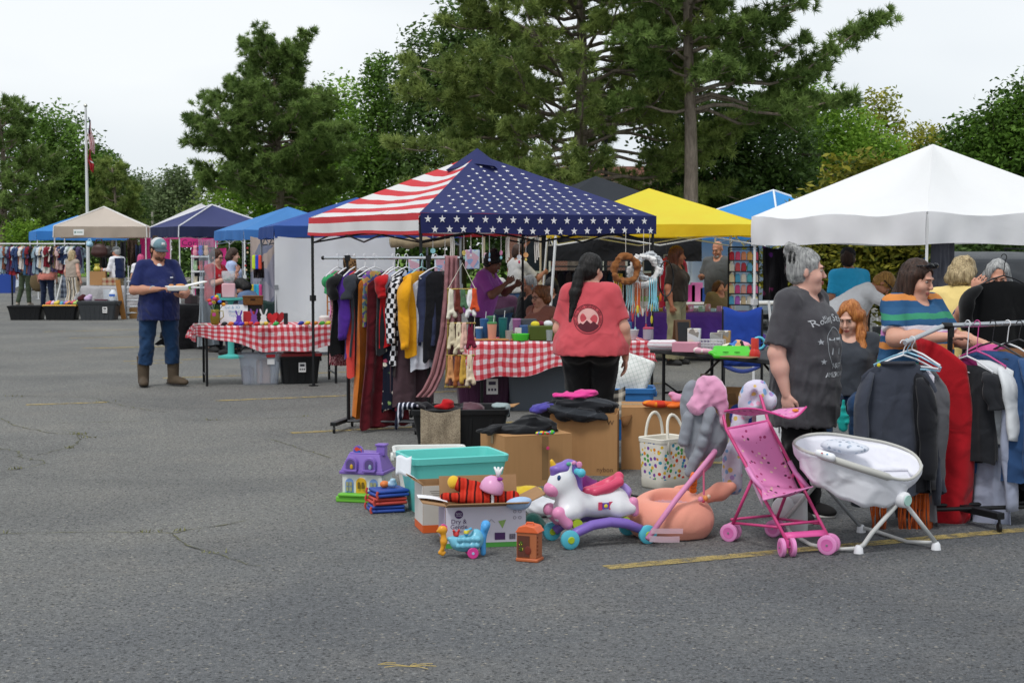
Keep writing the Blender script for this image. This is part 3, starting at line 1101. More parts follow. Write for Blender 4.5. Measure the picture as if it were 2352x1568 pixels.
# ================================================================ CANOPIES
STEEL_B=plain('#1d1e20',.45,metal=.3,bump=0)
STEEL_W=plain('#d9dadb',.45,bump=0)
STEEL_G=plain('#8d9095',.35,metal=.7,bump=0)
def star_poly(r):
 return[((r if i%2==0 else r*.4)*math.sin(i*PI/5),(r if i%2==0 else r*.4)*math.cos(i*PI/5))for i in range(10)]
def canopy(label,c,size,rz,ze,zv,za,roof,val,trim=None,legm=STEEL_W,slant=0.0,sag=.08,dip=0.0,stars=None,stripes=None,vent=False,nleg=4,cap=None,seed=1):
 t=thing('canopy_tent',label,'canopy',(c[0],c[1],0),rz)
 h=size/2
 cor=[Vector((-h,-h,0)),Vector((h,-h,0)),Vector((h,h,0)),Vector((-h,h,0))]
 ap=Vector((0,0,za))
 roof=roof if isinstance(roof,list)else[roof]*4
 val=val if isinstance(val,list)else[val]*4
 rn=random.Random(seed)
 def panel(i):
  a,b=cor[i],cor[(i+1)%4]
  nrm=((a+b)/2).normalized()
  def f(u,v,off=0.0):
   e=a.lerp(b,u)
   z=ze-dip*math.sin(2*PI*u)**2*(1-v)**3
   p=Vector((e.x,e.y,z)).lerp(ap,v)
   k=math.sin(PI*v)*math.sin(PI*u)if 0<u<1 else 0
   p.z-=sag*k+sag*.55*math.sin(PI*v)*(1-abs(2*u-1))*.3
   p.z+=.006*math.sin(u*23+i+seed)*math.sin(v*9+seed)*(1-v)
   return p+Vector((nrm.x*.5,nrm.y*.5,.86))*off
  return f,a,b,nrm
 for i in range(4):
  f,a,b,nrm=panel(i)
  bb=B()
  nv=26 if(stripes and i in stripes)else 12
  bb.grid(f,16,nv)
  if stripes and i in stripes:
   for k in range(len(bb.M)):
    bb.M[k]=(k // 16 // 2)%2
   bb.obj('roof_panel',[sheer('#eeecec',.25),sheer('#d8474d',.25)],t,smooth=True)
  else:
   bb.obj('roof_panel',roof[i],t,smooth=True)
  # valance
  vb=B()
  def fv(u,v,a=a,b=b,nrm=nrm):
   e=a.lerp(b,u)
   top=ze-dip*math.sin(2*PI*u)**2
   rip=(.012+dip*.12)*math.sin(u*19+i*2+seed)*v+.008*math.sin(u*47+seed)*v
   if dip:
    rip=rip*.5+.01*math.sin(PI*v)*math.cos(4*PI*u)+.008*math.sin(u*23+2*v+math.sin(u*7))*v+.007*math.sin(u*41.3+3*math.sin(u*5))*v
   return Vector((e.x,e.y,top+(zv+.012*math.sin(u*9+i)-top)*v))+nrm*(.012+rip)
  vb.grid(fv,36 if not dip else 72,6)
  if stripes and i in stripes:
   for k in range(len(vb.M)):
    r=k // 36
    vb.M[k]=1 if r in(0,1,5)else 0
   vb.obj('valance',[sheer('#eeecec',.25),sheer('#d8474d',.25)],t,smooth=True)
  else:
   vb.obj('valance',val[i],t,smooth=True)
  if stars and i in stars:
   sb=B()
   rows=14
   for j in range(rows):
    v=.035+.83*j/rows
    w=size*(1-v)
    n=max(1,int((w-.1)/.152))
    for k in range(n):
     u=.5+((k-(n-1)/2)*.152+(.04 if j%2 else-.04))/w
     if 0.03<u<.97:
      p=f(u,v,.006)
      ex=(f(min(u+.01,1),v,.006)-p).normalized()
      ey=(f(u,v+.01,.006)-p).normalized()
      an=.5*math.sin(j*3.1+k*1.7)
      P=[(x*math.cos(an)-y*math.sin(an),x*math.sin(an)+y*math.cos(an))for x,y in star_poly(.029)]
      sb.add([p]+[p+ex*x+ey*y for x,y in P],[(0,1+q,1+(q+1)%10)for q in range(10)])
   for j,v in enumerate((.3,.82)):
    for k in range(17):
     u=(k+.5+(.5 if j else 0))/17.5
     p=fv(u,v)+nrm*.006
     ex=(b-a).normalized()
     sb.add([p]+[p+ex*x+Vector((0,0,y))for x,y in star_poly(.043)],[(0,1+q,1+(q+1)%10)for q in range(10)])
   tag(sb.obj('printed_stars',cloth('#e6e6ea',fold=.1),t,smooth=None),kind='stuff')
 if trim is not None:
  tb=B()
  for i in range(4):
   f=panel(i)[0]
   tb.tube([f(0,v/8,.006)for v in range(9)],.022,5)
   tb.tube([Vector((cor[i].x,cor[i].y,ze))*1.0,Vector((cor[i].x*1.012,cor[i].y*1.012,zv))],.016,5)
  tb.obj('edge_trim',trim,t)
 # legs and folding truss
 for i in range(nleg):
  p=cor[i]*.985
  q=cor[i]*(.985+slant)
  lb=B()
  zt=zv-.02+.25*(ze-zv)
  lb.tube([(q.x,q.y,0),(p.x,p.y,ze-.03)],.019,4)
  if not slant:
   lb.tube([(q.x,q.y,0),(q.x,q.y,1.05)],.014,4)
   lb.box((q.x,q.y,1.08),(.06,.06,.07))
  lb.box((q.x,q.y,.006),(.09,.09,.012))
  lb.obj('leg',legm,t)
 tr=B()
 for i in range(4):
  a,b=cor[i]*.975,cor[(i+1)%4]*.975
  zt,zb=ze-.05,ze-.30
  m=(a+b)/2
  for p,q in((a,m),(m,b)):
   tr.tube([Vector((p.x,p.y,zt)),Vector((q.x,q.y,zb))],.011,4)
   tr.tube([Vector((p.x,p.y,zb)),Vector((q.x,q.y,zt))],.011,4)
 tr.obj('truss',legm,t)
 if vent:
  k=B()
  def fc(u,v):
   an=2*PI*u
   r=.33*(1-v)
   sq=max(abs(math.cos(an)),abs(math.sin(an)))
   lift=.05+.05*math.sin(2*an+1.2)
   return Vector((math.cos(an+PI/4)*r/sq*.9,math.sin(an+PI/4)*r/sq*.9,za+.07-(.30*(1-v))+lift*(1-v)))
  k.grid(fc,24,4)
  k.obj('vent_cap',cap or roof[0],t,smooth=True)
 return t
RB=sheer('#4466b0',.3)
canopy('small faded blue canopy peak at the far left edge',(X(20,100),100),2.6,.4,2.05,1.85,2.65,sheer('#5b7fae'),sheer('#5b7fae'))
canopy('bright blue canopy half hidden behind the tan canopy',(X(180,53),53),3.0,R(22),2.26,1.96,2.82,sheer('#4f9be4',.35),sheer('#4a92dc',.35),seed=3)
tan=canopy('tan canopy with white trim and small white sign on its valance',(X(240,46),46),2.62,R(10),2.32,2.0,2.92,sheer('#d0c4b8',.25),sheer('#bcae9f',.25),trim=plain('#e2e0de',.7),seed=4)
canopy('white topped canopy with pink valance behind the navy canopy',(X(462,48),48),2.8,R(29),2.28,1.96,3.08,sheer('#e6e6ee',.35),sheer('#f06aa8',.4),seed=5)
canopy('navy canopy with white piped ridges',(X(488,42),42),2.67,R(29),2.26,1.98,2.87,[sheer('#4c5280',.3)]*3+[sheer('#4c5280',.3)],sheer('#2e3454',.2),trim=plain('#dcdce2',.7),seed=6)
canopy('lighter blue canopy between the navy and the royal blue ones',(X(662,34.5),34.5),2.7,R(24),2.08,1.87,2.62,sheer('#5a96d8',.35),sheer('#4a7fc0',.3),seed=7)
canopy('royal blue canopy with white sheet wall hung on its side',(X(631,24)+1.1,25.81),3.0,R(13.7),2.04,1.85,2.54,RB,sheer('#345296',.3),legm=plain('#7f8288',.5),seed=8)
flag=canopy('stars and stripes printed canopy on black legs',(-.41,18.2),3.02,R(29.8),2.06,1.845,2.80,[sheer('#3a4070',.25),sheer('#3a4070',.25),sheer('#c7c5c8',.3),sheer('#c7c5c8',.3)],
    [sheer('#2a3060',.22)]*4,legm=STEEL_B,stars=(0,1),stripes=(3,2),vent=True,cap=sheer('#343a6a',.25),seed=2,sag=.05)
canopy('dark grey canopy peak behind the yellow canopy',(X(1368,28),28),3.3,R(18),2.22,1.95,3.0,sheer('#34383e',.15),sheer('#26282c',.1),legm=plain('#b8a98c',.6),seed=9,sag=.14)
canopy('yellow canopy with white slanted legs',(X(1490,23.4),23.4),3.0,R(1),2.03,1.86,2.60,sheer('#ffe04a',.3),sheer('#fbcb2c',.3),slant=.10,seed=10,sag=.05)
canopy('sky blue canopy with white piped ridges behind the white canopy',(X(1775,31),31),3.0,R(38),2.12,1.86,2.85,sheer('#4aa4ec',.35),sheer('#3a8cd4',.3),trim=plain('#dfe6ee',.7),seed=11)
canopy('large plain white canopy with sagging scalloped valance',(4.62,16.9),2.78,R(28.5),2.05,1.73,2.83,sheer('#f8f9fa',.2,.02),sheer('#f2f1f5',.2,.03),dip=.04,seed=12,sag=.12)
def hung_sheet(name,label,cat,p0,p1,zt,zb,mat,amp=.04,seed=1,sagn=3,parts=None,uvs=1.0):
 """cloth hung from a rail between p0 and p1"""
 p0,p1=Vector((p0[0],p0[1],0)),Vector((p1[0],p1[1],0))
 d=(p1-p0)
 n=Vector((-d.y,d.x,0)).normalized()
 rn=random.Random(seed)
 ph=[rn.uniform(0,6.3)for _ in range(4)]
 b=B()
 def f(u,v):
  w=math.sin(u*7+ph[0])+.6*math.sin(u*15+ph[1]+v*2)+.35*math.sin(u*31+ph[2]-v*3)+.5*math.sin(v*6+u*9+ph[3])
  z=zt+(zb-zt)*v-.035*abs(math.sin(PI*u*sagn))*(1-v)
  return p0+d*u+n*(w*amp*(.25+.75*v))+Vector((0,0,z))
 b.grid(f,48,24,uv=lambda u,v:(u*d.length*uvs,v*(zt-zb)*uvs))
 o=b.obj(name,mat,None,smooth=True)
 return tag(o,label,cat)
# white sheet wall on the royal blue canopy
a_=Vector((X(631,24),24.0))
hung_sheet('bed_sheet','white bed sheet pinned up as a side wall under the royal blue canopy','sheet',(a_.x,a_.y-.03),(a_.x+1.86,a_.y+.40),1.88,.06,sheer('#f6f7fc',.4,.02),.05,3,2)
# small sign on the tan canopy
b=B().box((0,0,0),(.30,.012,.17))
o=b.obj('valance_sign',plain('#e9ebe9',.5),None,loc=(X(178,44.3),44.45,2.15))
tag(o,'small white name sign pinned to the tan canopy valance','sign')
B().box((.03,-.008,.0),(.17,.003,.025)).box((-.1,-.008,0),(.05,.003,.05)).obj('print',plain('#6d8f86',.6),o)
# rolled khaki side panel and black curtain under the centre canopies
b=B()
pA,pB=W(897,558,22.5),W(1035,556,22.8)
b.tube([pA.lerp(pB,i/12)+Vector((0,0,.012*math.sin(i*1.3)))for i in range(13)],[.075+.012*math.sin(i*2.1)for i in range(13)],10)
tag(b.obj('rolled_tarp',cloth('#9a8a70'),None,smooth=True),'rolled khaki tarp hanging beneath the flag canopy edge','tarp')
hung_sheet('black_curtain','black awning cloth hanging low under the yellow canopy','curtain',(X(1235,26.2),26.2),(X(1612,25.6),25.6),2.0,1.47,cloth('#232427'),.06,5,2)
# ================================================================ TABLES, TUBS, BOXES
def table(label,p,yaw,L=1.83,D=.76,h=.735,top='#e6e4de',legm=STEEL_B,xleg=False,group=None):
 """p: front left corner on the ground"""
 t=thing('folding_table',label,'table',(p[0],p[1],0),yaw,group)
 B().box((L/2,D/2,h-.0225),(L,D,.045)).obj('tabletop',plain(top,.5),t,bev=.01)
 for(x,y)in((.12,.08),(.12,D-.08),(L-.12,.08),(L-.12,D-.08)):
  b=B()
  b.tube([(x,y,0),(x,y,h-.045)],.016,8)
  b.obj('leg',legm,t)
 b=B()
 for x in(.12,L-.12):
  b.tube([(x,.08,.12 if not xleg else .32),(x,D-.08,.12 if not xleg else .32)],.011,6)
  if xleg:
   b.tube([(x,.08,.06),(x,D-.08,.42)],.009,6).tube([(x,.08,.42),(x,D-.08,.06)],.009,6)
   b.tube([(x,D/2,.32),(L/2+(x-L/2)*.35,D/2,h-.06)],.011,6)
 b.tube([(.12,D/2,h-.06),(L-.12,D/2,h-.06)],.010,6)
 b.obj('brace',legm,t)
 return t
def drape(label,p,yaw,L,D,h,mat,drop=(.28,.24,.26,.2),seed=1,name='tablecloth',over=.012,bunch=0.0,dv=None,uv0=0):
 """cloth over a table: one surface, top and four hanging sides. drop: front, right, back, left"""
 rn=random.Random(seed)
 ph=[rn.uniform(0,6.3)for _ in range(6)]
 V,F,U=[],[],[]
 n=30
 z=h+.006
 dl,dr=drop[3],drop[1]
 df,db=drop[0],drop[2]
 us=[-dl+(dl)*i/5 for i in range(5)]+[L*i/n for i in range(n+1)]+[L+dr*(i+1)/5 for i in range(5)]
 vs=[-df+df*i/8 for i in range(8)]+[D*i/8 for i in range(9)]+[D+db*(i+1)/5 for i in range(5)]
 for j,v in enumerate(vs):
  for i,u in enumerate(us):
   ou=-u if u<0 else(u-L if u>L else 0)
   ov=-v if v<0 else(v-D if v>D else 0)
   x,y,zz=min(max(u,0),L),min(max(v,0),D),z
   wav=math.sin(u*9+ph[0])*.5+math.sin(u*21+ph[1])*.3
   wav2=math.sin(v*11+ph[2])*.5+math.sin(v*23+ph[3])*.3
   if ov>0 or ou>0:
    k=max(ou,ov)
    var=1+.16*math.sin(u*3.1+ph[4])+.06*math.sin(u*11+ph[5])
    if dv and v<0:
     var*=dv(min(max(u/L,0),1))
    fl=.05*(ou*ov)/max(k,1e-5)/.2
    sx=(1 if u>L else-1 if u<0 else 0)
    sy=(1 if v>D else-1 if v<0 else 0)
    x+=sx*(over+.10*ou+.045*wav2*ou/.25+fl)
    y+=sy*(over+.06*ov+.05*wav*ov/.25+fl)
    zz=z-(k*var)*(.97 if ou and ov else 1)
   else:
    zz+=.002*math.sin(u*13+v*7)
   V.append((x,y,zz))
   U.append((u+uv0,v))
 w=len(us)
 for j in range(len(vs)-1):
  for i in range(w-1):
   F.append((j*w+i,j*w+i+1,(j+1)*w+i+1,(j+1)*w+i))
 o=mk(name,V,F,mat,None,True,None,U,(p[0],p[1],0),yaw)
 return tag(o,label,'tablecloth')
GING=pattern('gingham','#c93b46','#e9dfe2','#d97b84',s=13.0)
P1,Y1=Vector((-3.84,18.62)),R(15)
table('long folding table under red gingham cloth on the open left side',P1,Y1)
drape('red gingham plastic cloth with a bunched knot on the left table',P1,Y1,1.83,.76,.735,GING,(.26,.2,.2,.22),5,dv=lambda u:.55+.55*min(1,u*2.2))
kn=Sdf(.03)
for i in range(9):
 a=i*.7
 kn.cap((.02+.02*i,.0,-.02),(.03+.025*i+.03*math.cos(a),-.03+.02*math.sin(a),-.15-.04*math.sin(a*1.7)),.022,.03)
P2,Y2=Vector((-.42,15.55)),R(6)
table('folding table under red gingham cloth behind the ponytailed woman',P2,Y2)
drape('red gingham cloth sagging on the table behind the ponytailed woman',P2,Y2,1.83,.76,.735,GING,(.30,.26,.2,.24),8,dv=lambda u:1.15-.45*u)
P3,Y3=Vector((1.31,14.55)),R(-59)
table('black folding table with crossed braces covered in toys and oddments',P3,Y3,1.83,.74,.74,'#2a2b2d',xleg=True)
P4=Vector((X(1452,23.0),22.9))
table('folding table under purple cloth below the yellow canopy',P4,R(2),1.83,.7,.72)
drape('long purple cloth to the ground on the table under yellow canopy',P4,R(2),1.83,.7,.72,cloth('#5c3a94'),(.62,.6,.5,.6),11)
def tote(name,label,cat,p,rz,w,d,h,col,rim=None,taper=.86,lid=None,wall=.006,tag_m=None,group=None,ribs=5,clearm=None,handle=True,lab=None,labsize=(.09,.12)):
 """open moulded storage tub with rolled rim, ribs and end handles"""
 t=thing(name,label,cat,(p[0],p[1],p[2]if len(p)>2 else 0),rz,group)
 m=clearm or plain(col,.38,var=.05,bump=.03)
 def loop(s,z,e=0.0,rr=.05):
  P=[]
  hw,hd=w/2*s+e,d/2*s*1.0+e
  for(cx,cy,a0)in((1,1,0),(-1,1,1),(-1,-1,2),(1,-1,3)):
   for k in range(5):
    a=(a0+k/4)*PI/2
    P.append((cx*(hw-rr)+rr*math.cos(a),cy*(hd-rr)+rr*math.sin(a),z))
  return P
 b=B()
 rings=[loop(taper,0.0),loop(taper,.004,.0),loop(taper+(1-taper)*.5,h*.5),loop(1,h-.05),loop(1,h-.045,.012),loop(1,h-.006,.016),loop(1,h,.010),loop(1,h-.004,-wall),loop(taper,.012,-wall)]
 n=20
 V=[v for r_ in rings for v in r_]
 F=[tuple(range(n-1,-1,-1))]
 for i in range(len(rings)-1):
  for k in range(n):
   F.append((i*n+k,i*n+(k+1)%n,(i+1)*n+(k+1)%n,(i+1)*n+k))
 F.append(tuple(range((len(rings)-1)*n,len(rings)*n)))
 b.add(V,F)
 b.obj('body',m,t,smooth=40)
 if ribs:
  rb=B()
  for i in range(ribs):
   x=(i/(ribs-1)-.5)*w*.66 if ribs>1 else 0
   s1=taper+(1-taper)*.02
   rb.add([(x*s1-.018,-d/2*s1-.001,.02),(x*s1+.018,-d/2*s1-.001,.02),(x+.018,-d/2*(taper+(1-taper)*.82)-.001,h*.8),(x-.018,-d/2*(taper+(1-taper)*.82)-.001,h*.8),
     (x*s1-.012,-d/2*s1-.007,.024),(x*s1+.012,-d/2*s1-.007,.024),(x+.012,-d/2*(taper+(1-taper)*.82)-.007,h*.79),(x-.012,-d/2*(taper+(1-taper)*.82)-.007,h*.79)],
     [(4,5,6,7),(0,1,5,4),(1,2,6,5),(2,3,7,6),(3,0,4,7)])
  rb.obj('rib',m,t,smooth=None)
 if handle:
  for s in(-1,1):
   B().box((s*(w/2+.014),0,h-.06),(.03,d*.34,.05)).obj('handle',plain(rim or col,.4,bump=0),t,bev=.008)
 if lid:
  lb=B()
  lr=[loop(1,h-.012,.022),loop(1,h+.022,.02),loop(1,h+.024,-.02),loop(.93,h+.018,-.02),loop(.88,h+.034,-.03)]
  V=[v for r_ in lr for v in r_]
  F=[]
  for i in range(len(lr)-1):
   for k in range(n):
    F.append((i*n+k,i*n+(k+1)%n,(i+1)*n+(k+1)%n,(i+1)*n+k))
  F.append(tuple(range((len(lr)-1)*n,len(lr)*n)))
  lb.add(V,F)
  lb.obj('lid',plain(lid,.4,bump=.02),t,smooth=40)
 if lab:
  s=taper+(1-taper)*.6
  lx=lab[0]
  lo=B().box((lx,-d/2*s-.012,h*.58),(labsize[0],.004,labsize[1])).obj('paper_label',plain('#e4e2e0',.6,bump=0),t)
  k=B()
  k.box((lx,-d/2*s-.0155,h*.58+labsize[1]*.22),(labsize[0]*.62,.002,labsize[1]*.22))
  for i in(-1,0,1):
   k.box((lx+i*labsize[0]*.27,-d/2*s-.0155,h*.58-labsize[1]*.2),(labsize[0]*.17,.002,labsize[1]*.16))
  k.obj('label_print',plain(lab[1],.6,bump=0),lo,smooth=None)
 return t
def carton(label,p,rz,w,d,h,closed=True,flaps=None,tape=True,m=None,name='cardboard_box',z=0.0,tear=False):
 """corrugated box, walls with thickness; flaps: angles from level for front, right, back, left"""
 m=m or cardboard()
 t=thing(name,label,'box',(p[0],p[1],z),rz)
 k=.006
 B().box((0,0,k/2),(w-.002,d-.002,k)).obj('bottom',m,t)
 B().box((0,-d/2+k/2,h/2),(w,k,h)).obj('side',m,t)
 B().box((0,d/2-k/2,h/2),(w,k,h)).obj('side',m,t)
 B().box((-w/2+k/2,0,h/2),(k,d-2*k-.002,h)).obj('side',m,t)
 B().box((w/2-k/2,0,h/2),(k,d-2*k-.002,h)).obj('side',m,t)
 if closed:
  B().box((-0,-d/4-.001,h+k/2+.001),(w,d/2-.004,k)).obj('flap',m,t)
  B().box((0,d/4+.001,h+k/2+.001),(w,d/2-.004,k)).obj('flap',m,t)
  if tape:
   b=B().box((0,0,h+k+.003),(w*1.002,.05,.0015))
   b.box((-w/2-.003,0,h-.03),(.0015,.05,.08)).box((w/2+.003,0,h-.03),(.0015,.05,.08))
   b.obj('packing_tape',clear('#c9b48c',.2,.4),t,smooth=None)
 elif flaps:
  fl=min(w,d)*.48
  for i,a in enumerate(flaps):
   if a is None:
    continue
   ex=[(1,0),(0,1),(1,0),(0,1)][i]
   L=w if i in(0,2)else d
   out=[(0,-1),(1,0),(0,1),(-1,0)][i]
   base=Vector((out[0]*(w/2-k/2),out[1]*(d/2-k/2),h))
   dv=Vector((out[0]*math.cos(a),out[1]*math.cos(a),math.sin(a)))
   nn=Vector((-out[0]*math.sin(a),-out[1]*math.sin(a),math.cos(a)))*k
   e=Vector((ex[0],ex[1],0))*(L/2-.002)
   P=[base-e,base+e,base+e+dv*fl,base-e+dv*fl]
   V=P+[p_+nn for p_ in P]
   F=[(3,2,1,0),(4,5,6,7),(0,1,5,4),(1,2,6,5),(2,3,7,6),(3,0,4,7)]
   B().add(V,F).obj('flap',m,t,smooth=None)
 return t
# ================================================================ HANGING CLOTHES
def garment(name,label,cat,loc,rz,w,L,hem=None,slv=0.0,mat=None,seed=1,thick=.035,group=None,neck=.075,slope=.05,amp=.026,strap=0.0,cuff=None,front=None,slw=.075,bend=0.0,nf=5.0):
 """a piece of clothing on a hanger; origin at the collar, cloth hangs down. strap>0: vest or dress straps"""
 rn=random.Random(seed)
 hem=hem or w*1.05
 ph=[rn.uniform(0,6.3)for _ in range(5)]
 b=B()
 nr_,na=22,36
 def ring(v):
  if v<.08:
   q=v/.08
   a=neck+(w/2-neck)*q**.8
   z=-slope*q
   th=.012+.012*q
  else:
   q=(v-.08)/.92
   a=w/2+(hem/2-w/2)*q-.02*math.sin(PI*q)*(1 if slv else .5)
   z=-slope-(L-slope)*q
   th=.022+(thick-.022)*min(1,q*1.6)
  P=[]
  for k in range(na):
   t=2*PI*k/na
   cx,sy=math.cos(t),math.sin(t)
   x=a*(abs(cx)**.85)*(1 if cx>=0 else-1)
   fold=amp*min(1,v*1.4)*(math.sin(x/max(a,.01)*nf+ph[0]+v)+.6*math.sin(x/max(a,.01)*nf*2.3+ph[1]+2*v)+.35*math.sin(x/max(a,.01)*17+ph[2]))
   y=th*sy*(1+.25*math.sin(3*t+ph[3]))+fold+bend*v*v
   P.append((x*(1+.03*math.sin(v*9+ph[4])),y,z+(.014*math.sin(t*3+ph[4])+.01*math.sin(t*7+ph[1]))*v**4))
  return P
 rr=[ring(i/nr_)for i in range(nr_+1)]
 V=[p for r_ in rr for p in r_]
 F=[]
 U=[]
 for i in range(nr_+1):
  for k in range(na):
   U.append((min(k,na-k)/na*2.2*w,V[i*na+k][2]))
 for i in range(nr_):
  for k in range(na):
   F.append((i*na+k,i*na+(k+1)%na,(i+1)*na+(k+1)%na,(i+1)*na+k))
 b.add(V,[f[::-1]for f in F],0,U)
 o=b.obj(name,mat,None,smooth=True,loc=loc,rz=rz)
 tag(o,label,cat,group)
 if slv:
  for s in(-1,1):
   sb=B()
   pts,rad=[],[]
   n=16
   for i in range(n+1):
    t=i/n
    pts.append((s*(w/2-.075+.085*math.sin(min(1,t*3.2)*PI/2)+.012*math.sin(t*5+ph[0])),.010*math.sin(t*6+ph[1])-.012,-slope+.012-slv*t))
    rad.append(slw*(.34+.66*math.sin(min(1,t*4.5)*PI/2))*(1-.24*t)*(1+.08*math.sin(t*15+ph[2]))*(.86 if(slv>.4 and t>.93)else 1))
   sb.tube(pts,rad,14,sq=.5)
   sb.obj('sleeve',mat,o,smooth=True)
   if cuff and slv>.3:
    p=pts[-1]
    B().tube([(p[0],p[1],p[2]+.045),(p[0],p[1],p[2]-.012)],rad[-1]*.92,12,sq=.5).obj('cuff',mat,o,smooth=True)
 return o
def hanger(label,loc,rz,col='#e8e8ea',w=.40,group=None,drop=.07):
 """loc: top of hook on the bar; shoulders drop below"""
 m=plain(col,.35,var=.03,bump=0)
 t=thing('clothes_hanger',label,'hanger',loc,rz,group)
 b=B()
 hp=[(.0,0,-drop)]+[(0,0,-drop+.02)]+[(.02*math.cos(a),0,-.022+.022*math.sin(a))for a in[R(d)for d in range(-60,200,26)]]
 b.tube(hp,.0035,6)
 b.obj('hook',m,t)
 b=B()
 z=-drop
 b.tube([(0,0,z),(-w*.2,0,z-.025),(-w/2,0,z-.085),(-w/2+.01,0,z-.105),(-w*.3,0,z-.1),(w*.3,0,z-.1),(w/2-.01,0,z-.105),(w/2,0,z-.085),(w*.2,0,z-.025),(0,0,z)],.006,6)
 b.obj('shoulder_bar',m,t)
 return t
# ================================================================ PEOPLE
def hand(sd,wrist,d,n,side,curl=.35,sc_=1.0,k=.007):
 """palm, four unequal fingers in two bends and a thumb from the side of the palm. n: palm normal"""
 d=Vector(d).normalized()
 n=(Vector(n)-d*Vector(n).dot(d)).normalized()
 s=d.cross(n).normalized()*side
 w=Vector(wrist)
 rot=Matrix((s,d,n)).transposed()
 sd.ell(w+d*.045*sc_,(.043*sc_,.050*sc_,.017*sc_),rot,k=.012)
 for i,(o,L)in enumerate(((-1.5,.066),(-.5,.074),(.5,.070),(1.5,.056))):
  b=w+d*(.083-.006*abs(o-.3))*sc_-s*o*.0228*sc_
  a1=curl*(.8+.12*i)
  e1=d*math.cos(a1)+n*math.sin(a1)
  e2=d*math.cos(a1*2.3)+n*math.sin(a1*2.3)
  m=b+e1*L*.55*sc_
  sd.cap(b,m,.0088*sc_,.0082*sc_,k=.003)
  sd.cap(m,m+e2*L*.5*sc_,.0080*sc_,.0068*sc_,k=.003)
 tb=w+d*.025*sc_+s*.030*sc_
 tm=tb+(d*.7+s*.55+n*.25).normalized()*.038*sc_
 sd.cap(tb,tm,.0125*sc_,.0108*sc_,k=.008)
 sd.cap(tm,tm+(d*.9+s*.12+n*.35).normalized()*.03*sc_,.0105*sc_,.0088*sc_,k=.004)
def person(label,loc,rz=0.0,H=1.68,g=1.0,belly=0.0,bust=0.0,sw=.165,skin_c='#c79a84',shirt=None,pants=None,sleeve=.62,hem=.50,infl=.018,waist=.60,
   arms=None,legs=None,lean=0.0,head=(0,0),hairf=None,sit=False,vox=.011,shoes=None,leg_len=1.0,pant_w=1.0,twist=0.0,neckline=.075,fold=.006,jowl=0.0,face=True,
   fat=1.0,bare_leg=False,hands=True,sleevew=1.0,tuck=None,shirt_mif=None,name='person',seed=1,collar=None,side=0.0,buttock=0.0,hipw=1.0,ss=1.0):
 """local frame: faces -Y, feet at z=0. arms: {'R':(elbow, wrist, hand dir, palm normal, curl)} in local metres"""
 h=H/1.7
 root=thing(name,label,'person',loc,rz)
 dz=(.52-.93*h)if sit else 0.0
 pel=Vector((0,0,.93*h+dz))
 Ml=Matrix.Rotation(lean,3,'X')@ Matrix.Rotation(twist,3,'Z')if(lean or twist)else Matrix.Identity(3)
 Ml=Matrix.Rotation(side,3,'Y')@ Ml if side else Ml
 T=lambda x,y,z:pel+Ml @(Vector((x,y,z*h+dz))-pel)
 jit=random.Random(seed)
 tor=[('e',T(0,0,.945),(.165*g*hipw,.125*g,.13*h)),('e',T(0,-.01-belly*.4,1.08),(.150*g,.108*g+belly,.17*h)),
   ('e',T(0,0,1.27),(sw*.98+.012*g,.108*(g*.6+.4),.19*h)),('e',T(0,.01,1.38),(sw*.95,.075,.075*h))]
 if bust:
  tor+=[('e',T(s*.078,-.085,1.255),(.078,.05+bust,.075))for s in(-1,1)]
 if buttock:
  tor+=[('e',T(s*.085*g,.06+buttock,.915),(.10*g,.085,.11))for s in(-1,1)]
 sh={'R':T(-sw,.01,1.385),'L':T(sw,.01,1.385)}
 A={}
 for s,sg in(('R',-1),('L',1)):
  dflt=(T(sg*(sw+.065+.03*(g-1)),.03,1.115),T(sg*(sw+.085+.05*(g-1)),-.04,.865),(0,-.12,-1),(-sg,0,0),.4)
  A[s]=dflt
  if arms and s in arms:
   a=arms[s]
   A[s]=(Vector(a[0]),Vector(a[1]))+tuple(a[2:])if len(a)>2 else(Vector(a[0]),Vector(a[1]),Vector(a[1])-Vector(a[0]),(-sg,0,0),.4)
 Lg={}
 for s,sg in(('R',-1),('L',1)):
  hip=Vector((sg*.088*g,0,.90*h+dz))
  if legs and s in legs:
   kn,an=legs[s][0],legs[s][1]
   fd=legs[s][2]if len(legs[s])>2 else(sg*.2,-1,0)
  elif sit:
   kn,an,fd=(sg*.13,-.44,.50),(sg*.13,-.40,.09),(sg*.1,-1,0)
  else:
   kn,an,fd=(sg*.100,-.02,.49*h),(sg*.11,.03,.085*h),(sg*.25,-1,0)
  Lg[s]=(hip,Vector(kn),Vector(an),Vector(fd).normalized())
 # ---- head frame
 hc=T(0,-.015,1.585)
 Hm=Ml @ Matrix.Rotation(head[0],3,'Z')@ Matrix.Rotation(head[1],3,'X')
 if head[1]:
  hc=hc+Ml @ Matrix.Rotation(head[0],3,'Z')@ Vector((0,-.05*math.sin(head[1]),-.02*abs(math.sin(head[1]))))
 hs=(.5*h+.5)*1.05
 HP=lambda x,y,z:hc+Hm @(Vector((x,y,z))*hs)
 nb=T(0,.012,1.40)
 # ---- body: one continuous surface
 bd=Sdf(.035)
 for q in tor:
  bd.ell(q[1],q[2],Ml)
 bd.cap(nb,HP(0,.01,-.06),.058*(fat*.5+.5),.052*(fat*.5+.5))
 bd.cap(sh['R'],T(0,.02,1.42),.055,.06).cap(sh['L'],T(0,.02,1.42),.055,.06)
